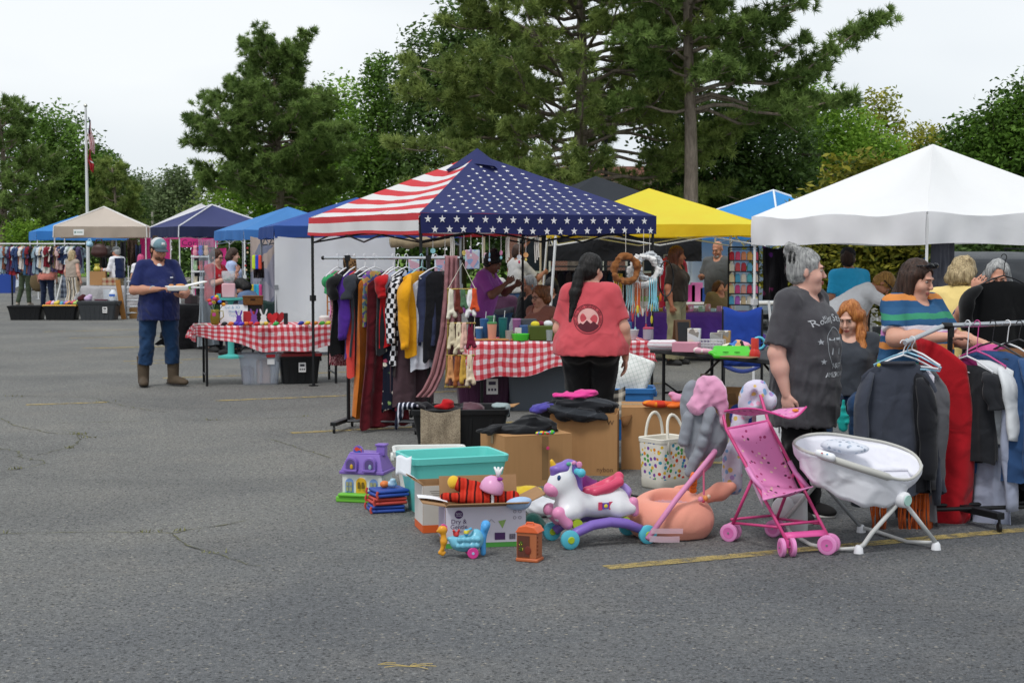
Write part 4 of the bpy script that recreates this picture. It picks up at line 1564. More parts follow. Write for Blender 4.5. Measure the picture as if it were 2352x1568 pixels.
 for s,sg in(('R',-1),('L',1)):
  e,w=A[s][0],A[s][1]
  bd.cap(sh[s],e,.050*fat,.041*fat)
  bd.cap(e,e.lerp(w,.35),.041*fat,.042*fat)
  bd.cap(e.lerp(w,.35),w,.042*fat,.027)
  hip,kn,an,fd=Lg[s]
  bd.cap(hip,kn,.088*g,.057)
  bd.cap(kn,kn.lerp(an,.35),.056,.058).cap(kn.lerp(an,.35),an,.058,.038)
  bd.cap(an,an+Vector((0,0,-.05)),.036,.035)
  bd.cap(an+Vector((0,0,-.05)),an+fd*.14+Vector((0,0,-.06)),.034,.026)
 hd=[('e',(0,.014,.032),(.074,.094,.088)),('e',(0,-.03,-.035),(.058+.014*jowl,.062,.088)),('e',(0,-.07,-.092),(.03,.024,.024))]
 for a in hd:
  bd.ell(HP(*a[1]),tuple(x*hs for x in a[2]),Hm,k=.02)
 for s in(-1,1):
  bd.ell(HP(s*.034,-.066,-.035),(.028+.008*jowl,.026,.03),Hm,k=.02)
  bd.ell(HP(s*.077,.012,-.012),(.009,.02,.031),Hm,k=.008)
 if jowl:
  bd.ell(HP(0,-.035,-.105),(.055*jowl,.058,.038),Hm,k=.03)
 if face:
  bd.ell(HP(0,-.083,.028),(.048,.018,.012),Hm,k=.012)
  for s in(-1,1):
   bd.ell(HP(s*.031,-.098,.008),(.018,.013,.009),Hm,k=.010,op='-')
 bd.cap(HP(0,-.092,.012),HP(0,-.113,-.026),.0075,.013,k=.01)
 bd.ell(HP(0,-.108,-.031),(.017,.011,.009),Hm,k=.008)
 if face:
  bd.ell(HP(0,-.093,-.060),(.023,.010,.007),Hm,k=.008)
  bd.ell(HP(0,-.090,-.073),(.020,.010,.008),Hm,k=.008)
 for s,sg in(('R',-1),('L',1)):
  if hands:
   hand(bd,A[s][1],A[s][2],A[s][3],-sg,A[s][4])
  else:
   d_=Vector(A[s][2]).normalized()
   bd.ell(A[s][1]+d_*.06,(.03,.03,.055),Vector((0,0,1)).rotation_difference(d_).to_matrix(),k=.02)
 body=bd.obj('body',skin(skin_c),root,.0066 if vox<.0095 else vox)
 if face:
  eb=B()
  for s in(-1,1):
   eb.ball(HP(s*.031,-.0815,.0065),(.0115*hs,.0105*hs,.0075*hs),10,0)
   eb.ball(HP(s*.031,-.0900,.0065),(.0058*hs,.0032*hs,.0055*hs),8,1)
  eb.obj('eyes',[plain('#a8988e',.3,bump=0),plain('#2a211c',.2,bump=0)],body,smooth=True)
  bw=B()
  for s in(-1,1):
   bw.tube([HP(s*.014,-.0985,.0245),HP(s*.030,-.1005,.0285),HP(s*.050,-.086,.024)],[.0035,.004,.002],5)
  bw.obj('eyebrows',plain('#5a4638',.9,bump=0),body,smooth=True)
  lb=B()
  for zz,rr in((-.060,.0055),(-.0715,.0065)):
   lb.tube([HP(-.021,-.094,-.066),HP(-.010,-.1025,zz-.0005),HP(0,-.104,zz),HP(.010,-.1025,zz-.0005),HP(.021,-.094,-.066)],[.002,rr*.8,rr,rr*.8,.002],6)
  lb.obj('lips',skin('#a8605a'),body,smooth=True)
 # ---- shirt
 if shirt is not None:
  sd=Sdf(.04)
  for q in tor:
   sd.ell(q[1],tuple(x+infl for x in q[2]),Ml)
  # straight fall from chest to hem
  rx0,ry0=sw*.98+.012*g+infl,.112*(g*.6+.4)+bust*.6+infl
  rx1,ry1=.160*g*hipw+infl+.012,.125*g+belly*.8+buttock*.6+infl
  for i in range(7):
   t_=i/6
   z_=1.24+(hem-.03-1.24)*t_
   u_=min(1.0,t_*1.5)
   sd.ell(T(0,-belly*.4*math.sin(PI*min(1,t_*1.1))-bust*.25*(1-t_),z_),(rx0+(rx1-rx0)*u_,ry0+(ry1-ry0)*u_,.15*h),Ml,k=.05)
  sd.cut(T(0,0,hem),Ml @ Vector((0,0,-1)))
  sd.cap(sh['R'],T(0,.02,1.42),.055+infl*.7,.055+infl*.4).cap(sh['L'],T(0,.02,1.42),.055+infl*.7,.055+infl*.4)
  for s in 'RL':
   e,w=A[s][0],A[s][1]
   if sleeve<=1:
    sd.cap(sh[s],sh[s].lerp(e,sleeve),.050*fat+infl,(.047*fat+infl*.8)*sleevew,flat=True)
   else:
    sd.cap(sh[s],e,.050*fat+infl,.044*fat+infl*.6)
    sd.cap(e,e.lerp(w,sleeve-1),.044*fat+infl*.6,.034*fat+infl*.3,flat=True)
  sd.cap(T(0,.0,1.415),T(0,-.05,1.60),neckline,neckline+.03,op='-',k=.01)
  sd.ell(T(0,-.085,1.43),(neckline*.9,.06,.05),None,k=.01,op='-')
  so_=sd.obj('shirt',shirt,root,vox,amp=fold*1.7,freq=(15,15,9),seed=seed,mif=shirt_mif,ridge=.75,
      ramp=lambda P:.35+.9*np.clip((1.35*h+dz-P[:,2])/.7,0,1))
 # ---- trousers
 if pants is not None:
  pd=Sdf(.03)
  pi_=.012*pant_w
  for q in tor[:2]:
   pd.ell(q[1],tuple(x+pi_ for x in q[2]),Ml)
  for q in tor[4:]:
   if buttock and(q[1]-pel).length<.35:
    pd.ell(q[1],tuple(x+pi_ for x in q[2]),Ml)
  pd.cut(T(0,0,waist*1.7),Ml @ Vector((0,0,1)))
  for s in 'RL':
   hip,kn,an,fd=Lg[s]
   pd.cap(hip,kn,.088*g*(hipw*.5+.5)+pi_,.060*(hipw*.6+.4)+pi_*1.6)
   if leg_len>.55:
    e=kn.lerp(an,(leg_len-.5)*2)
    pd.cap(kn,e,.060+pi_*1.6,.047+pi_*1.8*pant_w,flat=True)
  pd.obj('pants',pants,root,vox,amp=fold*1.5,freq=(10,10,18),seed=seed+5,ridge=.8)
 if shoes is not None:
  for s in 'RL':
   hip,kn,an,fd=Lg[s]
   q=Sdf(.02)
   g0=Vector((an.x,an.y,max(0.0,an.z-.085)))
   sdv=Vector((-fd.y,fd.x,0))
   rot=Matrix((sdv,fd,Vector((0,0,1)))).transposed()
   q.ell(g0+fd*.05+Vector((0,0,.045)),(.046*ss,.13*ss,.05*ss),rot).ell(g0+fd*.13*ss+Vector((0,0,.035)),(.048*ss,.075*ss,.038*ss),rot)
   q.cap(g0+Vector((0,0,.05)),g0+Vector((0,0,shoes[1]if len(shoes)>1 else .10)),.055*ss if len(shoes)>1 and shoes[1]>.15 else .045,.078 if len(shoes)>1 and shoes[1]>.15 else .042,flat=True)
   q.cut(g0+Vector((0,0,.012)),(0,0,-1))
   so2=q.obj('shoe',shoes[0],root,max(vox*.9,.008))
   sb=Sdf(.01)
   sb.ell(g0+fd*.055+Vector((0,0,.012)),(.05*ss,.142*ss,.05),rot)
   sb.cut(g0,(0,0,-1)).cut(g0+Vector((0,0,.022)),(0,0,1))
   sb.obj('sole',plain('#2b2521',.8)if len(shoes)<3 else shoes[2],so2,max(vox*.9,.008))
 if hairf is not None:
  hairf(root,HP,Hm,hs,vox,T,Ml)
 root['hp']=0
 del root['hp']
 return root,HP,Hm,T,body
def hair_cap(mat,back=0.0,length=0.0,front=.02,side=0.0,vol=1.0,extra=None,amp=.006,freq=(40,40,12),name='hair',flow=None):
 """shell over the skull; length: fall at the back (m); side: fall beside the face"""
 def f(root,HP,Hm,hs,vox,T,Ml):
  s=Sdf(.02)
  v=vol
  s.ell(HP(0,.018,.04),(.083*v*hs,.101*v*hs,.092*v*hs),Hm)
  s.ell(HP(0,.045,-.01),(.078*v*hs,.07*v*hs,.085*v*hs),Hm)
  # clear the face
  s.ell(HP(0,-.105,-.045+front),(.066,.075,.105),Hm,k=.012,op='-')
  s.ell(HP(0,-.02,-.115),(.085,.06,.07),Hm,k=.012,op='-')
  if length:
   s.cap(HP(0,.055,0),HP(0,.07,-length),.075*v,.075*v,k=.03)
   for q in(-1,1):
    s.cap(HP(q*.055,.04,0),HP(q*.062,.055,-length),.045,.05,k=.03)
  if side:
   for q in(-1,1):
    s.cap(HP(q*.074,.0,.02),HP(q*.082,-.012,-side),.028,.032,k=.03)
  if extra:
   extra(s,HP,Hm,hs)
  o=s.obj(name,mat,root,max(.007,vox*.8),amp=amp,freq=freq,seed=4)
  if vox<.0125 and name=='hair':
   strands(o,root,mat,HP(0,.03,.14)if flow is None else None,HP(*flow)if flow else None,420 if vox<.0095 else 220)
 return f
def strands(o,root,mat,crown,target,n):
 """loose locks lying over the hair, some straying from it"""
 me=o.data
 vs=[v.co.copy()for v in me.vertices]
 bv=BVHTree.FromPolygons(vs,[tuple(p.vertices)for p in me.polygons])
 rn=random.Random(len(vs))
 V,F=[],[]
 for i in range(n):
  p=rn.choice(vs)
  stray=rn.random()<.12
  prev=None
  jit=Vector((rn.gauss(0,.25),rn.gauss(0,.25),rn.gauss(0,.25)))
  for k in range(9):
   hit=bv.find_nearest(p)
   if hit[0]is None:
    break
   q,nn=hit[0],hit[1]
   d=(target-q)if target is not None else((q-crown)*.8/max(.02,(q-crown).length)+Vector((0,0,-1)))
   if d.length<.03:
    break
   d=(d.normalized()+jit)
   d=(d-nn*d.dot(nn)).normalized()
   sd=d.cross(nn).normalized()*(.0016 if stray else .0028)*(1-.07*k)
   c=q+nn*(.0015+(.0022*k if stray else .001*math.sin(k*1.3+i)))
   m=len(V)
   V+=[c-sd,c+sd]
   if prev is not None:
    F.append((prev,prev+1,m+1,m))
   prev=m
   p=q+d*.017
 mk('hair_strands',V,F,mat,o,True)
def ball_cap(crown_m,brim_m,front_m=None,then=None):
 def f(root,HP,Hm,hs,vox,T,Ml):
  if then:
   then(root,HP,Hm,hs,vox,T,Ml)
  s=Sdf(.015)
  s.ell(HP(0,.008,.055),(.086*hs,.104*hs,.082*hs),Hm)
  s.cut(HP(0,0,.030),Hm @ Vector((0,.05,-1)))
  mif=None
  mats=[crown_m]
  if front_m is not None:
   mats=[crown_m,front_m]
   nn=Hm @ Vector((0,-1,0))
   c0=HP(0,-.015,.05)
   mif=lambda P:((P-np.array(c0))@ np.array(nn)>0).astype(int)
  o=s.obj('cap',mats,root,.008,mif=mif)
  b=B()
  def fb(u,v):
   a=-1.15+2.3*u
   x=.082*math.sin(a)
   y0=-.078*math.cos(a)-.005
   ext=.085*math.cos(a*.95)*v
   return HP(x*(1+.02*v),y0-ext,.040-.018*v-.02*abs(math.sin(a))**2*1.2)
  b.grid(fb,16,5)
  b.obj('cap_brim',brim_m,o,smooth=True,solid=.006)
 return f
def project_print(V,F,target,origin,ex,ey,direction,mat,parent,name='printed_lettering',off=.003):
 """lay flat lettering on the cloth it is printed on"""
 bpy.context.view_layer.update()
 me=target.data
 bv=BVHTree.FromPolygons([v.co for v in me.vertices],[tuple(p.vertices)for p in me.polygons])
 o,ex,ey,dr=Vector(origin),Vector(ex),Vector(ey),Vector(direction).normalized()
 P,ok=[],[]
 for v in V:
  p=o+ex*v[0]+ey*v[1]
  hit=bv.ray_cast(p-dr*.6,dr,1.5)
  if hit[0]is None:
   P.append(p)
   ok.append(False)
  else:
   P.append(hit[0]-dr*off)
   ok.append(True)
 F2=[f for f in F if all(ok[i]for i in f)]
 return mk(name,P,F2,mat,parent)
def at(px,Y):
 return(X(px,Y),Y,0)
BLK_H=hair('#0b0a0a','#262322')
BRN_H=hair('#20130d','#4a3226')
GRY_H=hair('#6f7072','#c3c3c0')
BLD_H=hair('#6e5a3c','#d2bd92')
RED_H=hair('#8a4620','#cf8a4a')
DENIM=cloth('#213a5a',.25,.8)
NAVY=cloth('#232b58',.12,.5)
BLACKC=cloth('#151517',.2,.4)
# ---- grey-haired woman in the dark tee
def bun(s,HP,Hm,hs):
 for i in range(9):
  a=i*.75
  s.ell(HP(.034*math.cos(a),.080+.034*math.sin(a*1.3),.112+.026*math.sin(a)),(.030,.030,.028),k=.010)
tee=cloth('#47464a',.12,.45)
w_grey,HP,Hm,T,bd=person('woman with grey hair in a bun wearing a dark grey band tee',at(1846,9.5),R(52),1.665,1.22,.045,.04,.17,'#d2a596',tee,BLACKC,.88,.60,.03,arms={
 'R':((-.262,.04,1.05),(-.245,-.02,.80),(0.05,-.15,-1),(1,0,0),.35),'L':((.262,.0,1.06),(.275,-.06,.80),(0,-.1,-1),(-1,0,0),.4)},
 head=(R(36),R(4)),hairf=hair_cap(GRY_H,front=.03,extra=bun,vol=1.02,flow=(0,.07,.12),freq=(30,60,60),amp=.004),vox=.0078,shoes=(plain('#201f20',.8),.1,plain('#d8d6d2',.6)),pant_w=1.5,fat=1.18,jowl=1.0,seed=3,sleevew=1.12,fold=.007,hipw=1.02)
# black claw clip
b=B()
b.tube([HP(-.02,.10,.115),HP(-.045,.112,.085),HP(-.05,.11,.05),HP(-.035,.10,.02)],[.006,.009,.009,.004],6)
b.tube([HP(-.055,.085,.10),HP(-.075,.09,.07),HP(-.07,.09,.035)],[.005,.008,.004],6)
b.obj('claw_clip',plain('#161616',.3,bump=0),w_grey,smooth=True)
shirt_o=[c for c in w_grey.children if c.name.startswith('shirt')][0]
inkm=cloth('#b9bcc0',.25,.1)
ink2=cloth('#9fa3a8',.25,.1)
def put_text(txt,size,x,z,mat,tgt,root,front=True,arc=None,shear=0.0,cx=0.0,name='printed_lettering'):
 ex=Vector((1,0,0))if front else Vector((-1,0,0))
 V,F=text_mesh(txt,size,shear=shear)
 if arc:
  V=[Vector((math.sin(v.x/arc)*(arc+v.y),math.cos(v.x/arc)*(arc+v.y)-arc,0))for v in V]
 dr=Vector((0,1,0))if front else Vector((0,-1,0))
 return project_print(V,F,tgt,Vector((cx+x*ex.x,0,z)),ex,(0,0,1),dr,mat,root,name)
put_text('Rolling Stones',.062,0.0,1.245,inkm,shirt_o,shirt_o,arc=.42)
put_text('77',.15,0.0,1.04,ink2,shirt_o,shirt_o)
put_text('1977',.05,-.0,.955,inkm,shirt_o,shirt_o)
put_text('AMERICAN',.042,0.0,.905,inkm,shirt_o,shirt_o)
P=star_poly(.02)
for(x,z)in((-.13,1.12),(.13,1.12),(-.12,1.0),(.12,1.0)):
 project_print([(0,0)]+[(x_,y_)for x_,y_ in P],[(0,1+q,1+(q+1)%10)for q in range(10)],shirt_o,(x,0,z),(1,0,0),(0,0,1),(0,1,0),ink2,shirt_o,'printed_star')
V,F=[],[]
for i in range(40):
 a=2*PI*i/40
 V+=[(.088*math.cos(a),.125*math.sin(a)),(.084*math.cos(a),.12*math.sin(a))]
 F.append((2*i,(2*i+2)%80,(2*i+3)%80,2*i+1))
project_print(V,F,shirt_o,(0,0,1.085),(1,0,0),(0,0,1),(0,1,0),ink2,shirt_o,'printed_outline')
# ---- woman in coral tee seen from behind
def pony(s,HP,Hm,hs):
 s.cap(HP(.0,.085,.02),HP(.01,.125,-.03),.034,.036,k=.02)
 s.cap(HP(.01,.125,-.03),HP(.03,.14,-.20),.042,.046,k=.02)
 s.cap(HP(.03,.14,-.20),HP(.045,.135,-.42),.046,.022,k=.02)
 s.cap(HP(.045,.135,-.42),HP(.05,.13,-.47),.02,.006,k=.02)
coral=cloth('#c5525a',.08,.5)
w_cor,HP,Hm,T,bd=person('woman with long black ponytail and coral tee seen from behind',at(1357,12.3),R(174),1.63,1.24,.045,.02,.162,'#cfa08c',coral,BLACKC,.80,.87,.024,arms={
 'R':((-.262,.02,1.05),(-.28,-.06,.80),(0,-.12,-1),(1,.2,0),.35),'L':((.252,-.04,1.04),(.18,-.30,.98),(-.6,-.8,0),(0,0,1),.4)},
 head=(R(-34),R(8)),hairf=hair_cap(BLK_H,front=.02,extra=pony,vol=1.03,flow=(.03,.13,-.3),freq=(20,60,60),amp=.003),vox=.0085,shoes=(plain('#1c1c1e',.8),),fat=1.22,buttock=.04,seed=5,fold=.005,face=False,hipw=1.3)
st=[c for c in w_cor.children if c.name.startswith('shirt')][0]
dk=cloth('#5a2b33',.15,.1)
V,F=[],[]
for(r1,r2)in((.118,.113),(.090,.087)):
 n0=len(V)
 for i in range(48):
  a=2*PI*i/48
  V+=[(r1*math.cos(a),r1*math.sin(a)),(r2*math.cos(a),r2*math.sin(a))]
  F.append((n0+2*i,n0+(2*i+2)%96,n0+(2*i+3)%96,n0+2*i+1))
project_print(V,F,st,(0.01,0,1.13),(-1,0,0),(0,0,1),(0,-1,0),dk,st,'printed_outline')
V=[(0,0)]+[(.084*math.cos(2*PI*i/40),.084*math.sin(2*PI*i/40))for i in range(40)]
project_print(V,[(0,1+i,1+(i+1)%40)for i in range(40)],st,(.01,0,1.13),(-1,0,0),(0,0,1),(0,-1,0),cloth('#dca9a4',.1,.1),st,'printed_moon',off=.002)
mt=[(-.086,-.02),(-.06,.0),(-.04,-.012),(-.01,.022),(.02,-.005),(.045,.012),(.07,-.01),(.086,-.02)]
V,F=[],[]
for i,(x,y)in enumerate(mt):
 V+=[(x,y-.03),(x*1.0,-math.sqrt(max(.0001,.102**2-x*x)))]
 if i:
  F.append((2*i-2,2*i,2*i+1,2*i-1))
project_print(V,F,st,(.01,0,1.13),(-1,0,0),(0,0,1),(0,-1,0),dk,st,'printed_mountain',off=.004)
tx='NOT ALL WHO WANDER ARE LOST'
for i,ch in enumerate(tx):
 if ch==' ':
  continue
 a=R(205-230*i/(len(tx)-1))
 V,F=text_mesh(ch,.024)
 ca,sa=math.cos(a-PI/2),math.sin(a-PI/2)
 V=[(.0935*math.cos(a)+v.x*ca-v.y*sa,.0935*math.sin(a)+v.x*sa+v.y*ca)for v in V]
 project_print(V,F,st,(.01,0,1.13),(-1,0,0),(0,0,1),(0,-1,0),dk,st,'printed_letter')
# ---- big man eating from a foam box
def stubble(root,HP,Hm,hs,vox,T,Ml):
 hair_cap(BRN_H,front=.035,vol=.985,amp=.001)(root,HP,Hm,hs,vox,T,Ml)
 s=Sdf(.015)
 s.ell(HP(0,-.05,-.075),(.062,.052,.05),Hm)
 s.ell(HP(0,-.072,-.1),(.036,.03,.03),Hm)
 s.cut(HP(0,-.05,-.043),Hm @ Vector((0,-.35,1)))
 s.ell(HP(0,-.105,-.066),(.02,.02,.008),Hm,k=.006,op='-')
 s.obj('beard',hair('#3a261b','#6a4835'),root,.008,amp=.002,freq=(80,80,80))
man,HP,Hm,T,bd=person('bearded man in navy shirt and jeans eating from a foam box',at(362,18.75),R(24),1.80,1.34,.095,.02,.185,'#bd8a72',NAVY,DENIM,.88,.765,.022,arms={
 'R':((-.31,-.08,1.18),(-.06,-.40,1.20),(.75,-.5,.1),(0,0,-1),.55),'L':((.31,-.10,1.15),(.20,-.40,1.11),(-.5,-.6,.1),(0,0,1),.25)},
 legs={'R':((-.15,-.02,.52),(-.19,.02,.10),(-.15,-1,0)),'L':((.15,-.03,.52),(.17,.0,.10),(.55,-.85,0))},head=(R(18),R(17)),
 hairf=ball_cap(plain('#c3c6c8',.8),plain('#3f4b56',.7),plain('#6d8a94',.8),stubble),vox=.009,shoes=(plain('#4f4335',.8,.2,bump=.2),.36),fat=1.25,pant_w=1.5,seed=7,fold=.008,leg_len=.80,jowl=.8,ss=1.2)
sm=[c for c in man.children if c.name.startswith('shirt')][0]
b=B().add([T(-.045,-.13,1.44),T(.045,-.13,1.44),T(0,-.168,1.30)],[(0,1,2)])
# undershirt, pocket flaps, placket and cap mark
und=Sdf(.02).ell(T(0,-.07,1.33),(.055,.066,.10)).obj('undershirt',cloth('#d8d8dc'),man,.009)
for(x0,x1)in((-.15,-.05),(.06,.16)):
 project_print([(x0,-.02),((x0+x1)/2,-.035),(x1,-.02),(x1,.02),(x0,.02)],[(0,1,2,3,4)],sm,(0,0,1.30),(1,0,0),(0,0,1),(0,1,0),cloth('#20284f'),sm,'pocket_flap',.006)
project_print([(-.02,-.008),(.02,-.008),(.02,.008),(-.02,.008)],[(0,1,2,3)],sm,(.13,0,1.335),(1,0,0),(0,0,1),(0,1,0),cloth('#c9ccd6'),sm,'chest_tab',.01)
project_print([(-.008,0),(.008,0),(.008,.1),(-.008,.1),(.008,.2),(-.008,.2),(.008,.3),(-.008,.3),(.008,.42),(-.008,.42)],
    [(0,1,2,3),(3,2,4,5),(5,4,6,7),(7,6,8,9)],sm,(0,0,.74),(1,0,0),(0,0,1),(0,1,0),cloth('#1c2347'),sm,'placket',.005)
cb=B()
for sg in(-1,1):
 cb.grid(lambda u,v,sg=sg:T(sg*(.085-.055*u-.012*v*(1-u)),.03-.15*u-.02*v,1.455-.085*u*u-.045*v),6,3)
cb.obj('collar',cloth('#1d2550'),man,smooth=True,solid=.006)
b=B().add([HP(-.022,-.0935,.075),HP(.022,-.0935,.075),HP(.02,-.088,.108),HP(-.02,-.088,.108)],[(0,1,2,3)])
b.obj('cap_emblem',plain('#dfe2e4',.6),man,solid=.006)
B().tube([T(0,0,0)+Vector((-.125+.035*math.cos(a),-.325+.0*a,1.2+.035*math.sin(a)))for a in[i*PI/6 for i in range(13)]],.007,5).obj('wristband',plain('#b8c2c6',.4),man)
wr=man.matrix_world if False else None
fb=thing('foam_food_box','open white foam takeaway box held by the bearded man','food box',(man.location.x+math.cos(R(24))*.13+math.sin(R(24))*.47,man.location.y+math.sin(R(24))*.13-math.cos(R(24))*.47,1.18),R(24))
fm=plain('#e9e9e6',.5,var=.03)
b=B()
b.box((0,0,.03),(.22,.2,.06),tx=1.12,ty=1.12).obj('tray',fm,fb,bev=.012)
B().box((.235,0,.085),(.23,.21,.016),rot=(0,R(-12),0)).obj('lid',fm,fb,bev=.006)
fd=Sdf(.02)
for i in range(14):
 fd.ell((rnd.uniform(-.08,.08),rnd.uniform(-.07,.07),.063),(.028,.024,.014))
fd.obj('food',plain('#c98a52',.6,.35,30),fb,.008)
# ---- woman in colour-block tee behind the near rack
def bobsun(root,HP,Hm,hs,vox,T,Ml):
 hair_cap(BRN_H,length=.19,side=.15,front=.028,vol=1.04,freq=(60,60,10),amp=.004)(root,HP,Hm,hs,vox,T,Ml)
 b=B()
 for q in(-1,1):
  b.ball(HP(q*.036,-.072,.112),(.033,.012,.022),12,rot=(.5,0,0))
 b.tube([HP(-.075,.0,.09),HP(-.068,-.06,.11),HP(0,-.082,.115),HP(.068,-.06,.11),HP(.075,0,.09)],.005,6)
 b.obj('sunglasses',plain('#17181c',.12,bump=0),root,smooth=True)
block=pattern('hstripe','#31597f','#2d557c','#cf8648','#31597f','#cf8ac2','#dcd9e4','#2d557c','#3c8a6a',s=3.1)
w_blk,*_=person('dark-haired woman in colour-block tee browsing the near rack',at(2100,10.25),R(34),1.60,1.40,.06,.05,.18,'#cf9f8a',block,cloth('#35353a'),.80,.72,.026,arms={
 'R':((-.31,-.12,1.10),(-.10,-.42,1.12),(.8,-.5,0),(0,0,-1),.5),'L':((.30,-.10,1.08),(.26,-.38,1.06),(-.2,-1,0),(0,0,-1),.5)},
 head=(R(14),R(18)),hairf=bobsun,vox=.0085,fat=1.25,jowl=1.0,seed=9,leg_len=.8,shoes=(plain('#6a4a35',.8),.06))
# ---- blonde in yellow
person('blonde short-haired person in pale yellow shirt facing away',at(2196,11.6),R(140),1.62,1.2,.02,.02,.18,'#c58f74',cloth('#e6cd86',.08,.5),cloth('#3a4052'),.9,.80,.02,
  head=(0,R(22)),hairf=hair_cap(BLD_H,front=.02,length=.06,vol=1.1,freq=(60,60,40),amp=.008),vox=.010,seed=11,lean=R(10),face=False,shoes=(plain('#3a3634',.8),))
# ---- grey-haired person holding up a black shirt
p23,*_=person('grey-haired person half hidden behind the raised black shirt',at(2292,11.3),R(-12),1.585,1.1,.02,.0,.175,'#c48f78',cloth('#2a3c78',.1),cloth('#2c2f38'),.8,.8,.02,arms={
 'R':((-.30,-.22,1.16),(-.20,-.42,1.38),(.5,-.2,.8),(.4,1,0),.5),'L':((.30,-.22,1.2),(.24,-.42,1.36),(-.4,-.2,.8),(-.2,1,0),.5)},
 head=(0,R(16)),hairf=hair_cap(GRY_H,front=.045,length=.05,vol=1.03,freq=(60,60,30)),vox=.010,seed=12,shoes=(plain('#3a3634',.8),))
# ---- man in turquoise tee with black cap
person('man in turquoise tee and black cap in front of the magnolia',at(1950,18.0),R(205),1.68,1.1,.01,0,.2,'#b98468',cloth('#38b2e4',.08),cloth('#3b3f49'),.8,.85,.022,
  head=(R(-40),0),hairf=ball_cap(plain('#1b1b1e',.8),plain('#17171a',.8),None,hair_cap(BRN_H,front=.03,vol=.99)),vox=.011,seed=13,shoes=(plain('#2a2a2a',.8),))
# ---- blonde in white bending over
def ponyb(root,HP,Hm,hs,vox,T,Ml):
 hair_cap(hair('#7f5526','#c99a52'),front=.02,vol=1.04,amp=.006)(root,HP,Hm,hs,vox,T,Ml)
 B().tube([HP(-.084,.03,.02),HP(-.07,-.06,.045),HP(0,-.098,.055),HP(.07,-.06,.045),HP(.084,.03,.02)],.009,6).obj('hairband',plain('#1d1a18',.4),root)
person('blonde person in white tee bending forward over a table',at(1925,17.2),R(78),1.66,1.2,.03,.0,.185,'#c58a6c',cloth('#f2f2f6',.04),cloth('#3d4254'),.8,.9,.024,lean=R(50),
  arms={'R':((-.2,-.62,1.02),(-.16,-.72,.82),(0,-.3,-1),(1,0,0),.4),'L':((.2,-.62,1.02),(.16,-.72,.82),(0,-.3,-1),(-1,0,0),.4)},head=(0,R(12)),hairf=ponyb,vox=.011,seed=14,shoes=(plain('#2a2a2a',.8),))
# ---- seated red-haired woman
w_red,*_=person('seated woman with long wavy red hair and tattooed forearm',at(1958,12.0),R(-22),1.64,1.1,.0,.03,.165,'#d6ab98',cloth('#3d4148',.15),DENIM,.5,.95,.018,sit=True,arms={
 'R':((-.24,-.10,.78),(-.20,-.34,.62),(.2,-1,-.1),(0,0,-1),.4),'L':((.27,.0,.78),(.22,-.22,.58),(0,-1,-.3),(0,0,-1),.4)},
 head=(R(-14),R(20)),hairf=hair_cap(RED_H,length=.30,side=.10,front=.026,vol=1.05,freq=(40,40,26),amp=.009,extra=lambda s,HP,Hm,hs:[s.cap(HP(q*.078,-.02,-.06),HP(q*.105,-.10,-.22),.034,.045).cap(HP(q*.105,-.10,-.22),HP(q*.11,-.11,-.42),.045,.03)for q in(-1,1)]),vox=.0092,seed=15,shoes=(plain('#3a3634',.8),))
# ---- under the flag canopy
person('woman in purple tee leaning forward beneath the flag canopy',at(1098,19.4),R(72),1.66,1.15,.02,.04,.17,'#7d5644',cloth('#9a4fa0',.1),cloth('#2b2b33'),.8,.86,.022,lean=R(16),
  arms={'R':((-.22,-.26,1.10),(-.10,-.42,1.26),(.3,-.6,.5),(1,0,0),.5),'L':((.22,-.28,1.12),(.12,-.46,1.22),(-.2,-.8,.4),(-1,0,0),.5)},head=(0,R(14)),
  hairf=hair_cap(BLK_H,front=.02,vol=1.07,extra=lambda s,HP,Hm,hs:s.ell(HP(0,.05,.12),.045),amp=.012,freq=(60,60,60)),vox=.011,seed=16,shoes=(plain('#2a2a2a',.8),))
person('person in pale grey tee with one arm raised at the back',at(1190,24.5),R(120),1.74,1.0,.0,.0,.18,'#9a6a52',cloth('#b5b4b2',.06),cloth('#3a5276'),.8,.95,.022,
  arms={'L':((.24,-.10,1.52),(.12,-.22,1.74),(-.3,-.2,1),(1,0,0),.5),'R':((-.24,-.22,1.2),(-.1,-.42,1.3),(.2,-1,.1),(1,0,0),.5)},head=(R(-20),R(8)),
  hairf=hair_cap(BRN_H,front=.02),vox=.013,seed=17,shoes=(plain('#2a2a2a',.8),),face=False)
person('white-haired person seated with back turned under the flag canopy',at(1150,21.5),R(160),1.62,1.15,.0,.0,.18,'#c79a84',cloth('#4a2f44',.1),cloth('#2b2b33'),.8,.95,.022,sit=True,head=(0,R(-4)),
  hairf=hair_cap(hair('#9a9a98','#d6d4d0'),front=.02,length=.06,vol=1.06),vox=.013,seed=18,shoes=(plain('#2a2a2a',.8),),face=False)
person('balding grey-haired man in black tee seated behind the tumblers',at(1216,20.5),R(-62),1.76,1.2,.03,.0,.19,'#a8745c',cloth('#191a1c',.1),cloth('#2b3040'),.8,.95,.022,sit=True,head=(R(6),R(4)),
  hairf=hair_cap(GRY_H,front=.06,vol=.985),vox=.012,seed=19,shoes=(plain('#2a2a2a',.8),))
def glasses(mat,then):
 def f(root,HP,Hm,hs,vox,T,Ml):
  then(root,HP,Hm,hs,vox,T,Ml)
  b=B()
  for q in(-1,1):
   b.ring(HP(q*.033,-.105,.006),.021,.003,14,5,Hm @ Matrix.Rotation(PI/2,3,'X'))
   b.tube([HP(q*.054,-.1,.01),HP(q*.08,0,.0)],.003,5)
  b.tube([HP(-.012,-.11,.01),HP(.012,-.11,.01)],.003,5)
  b.obj('glasses',mat,root)
 return f
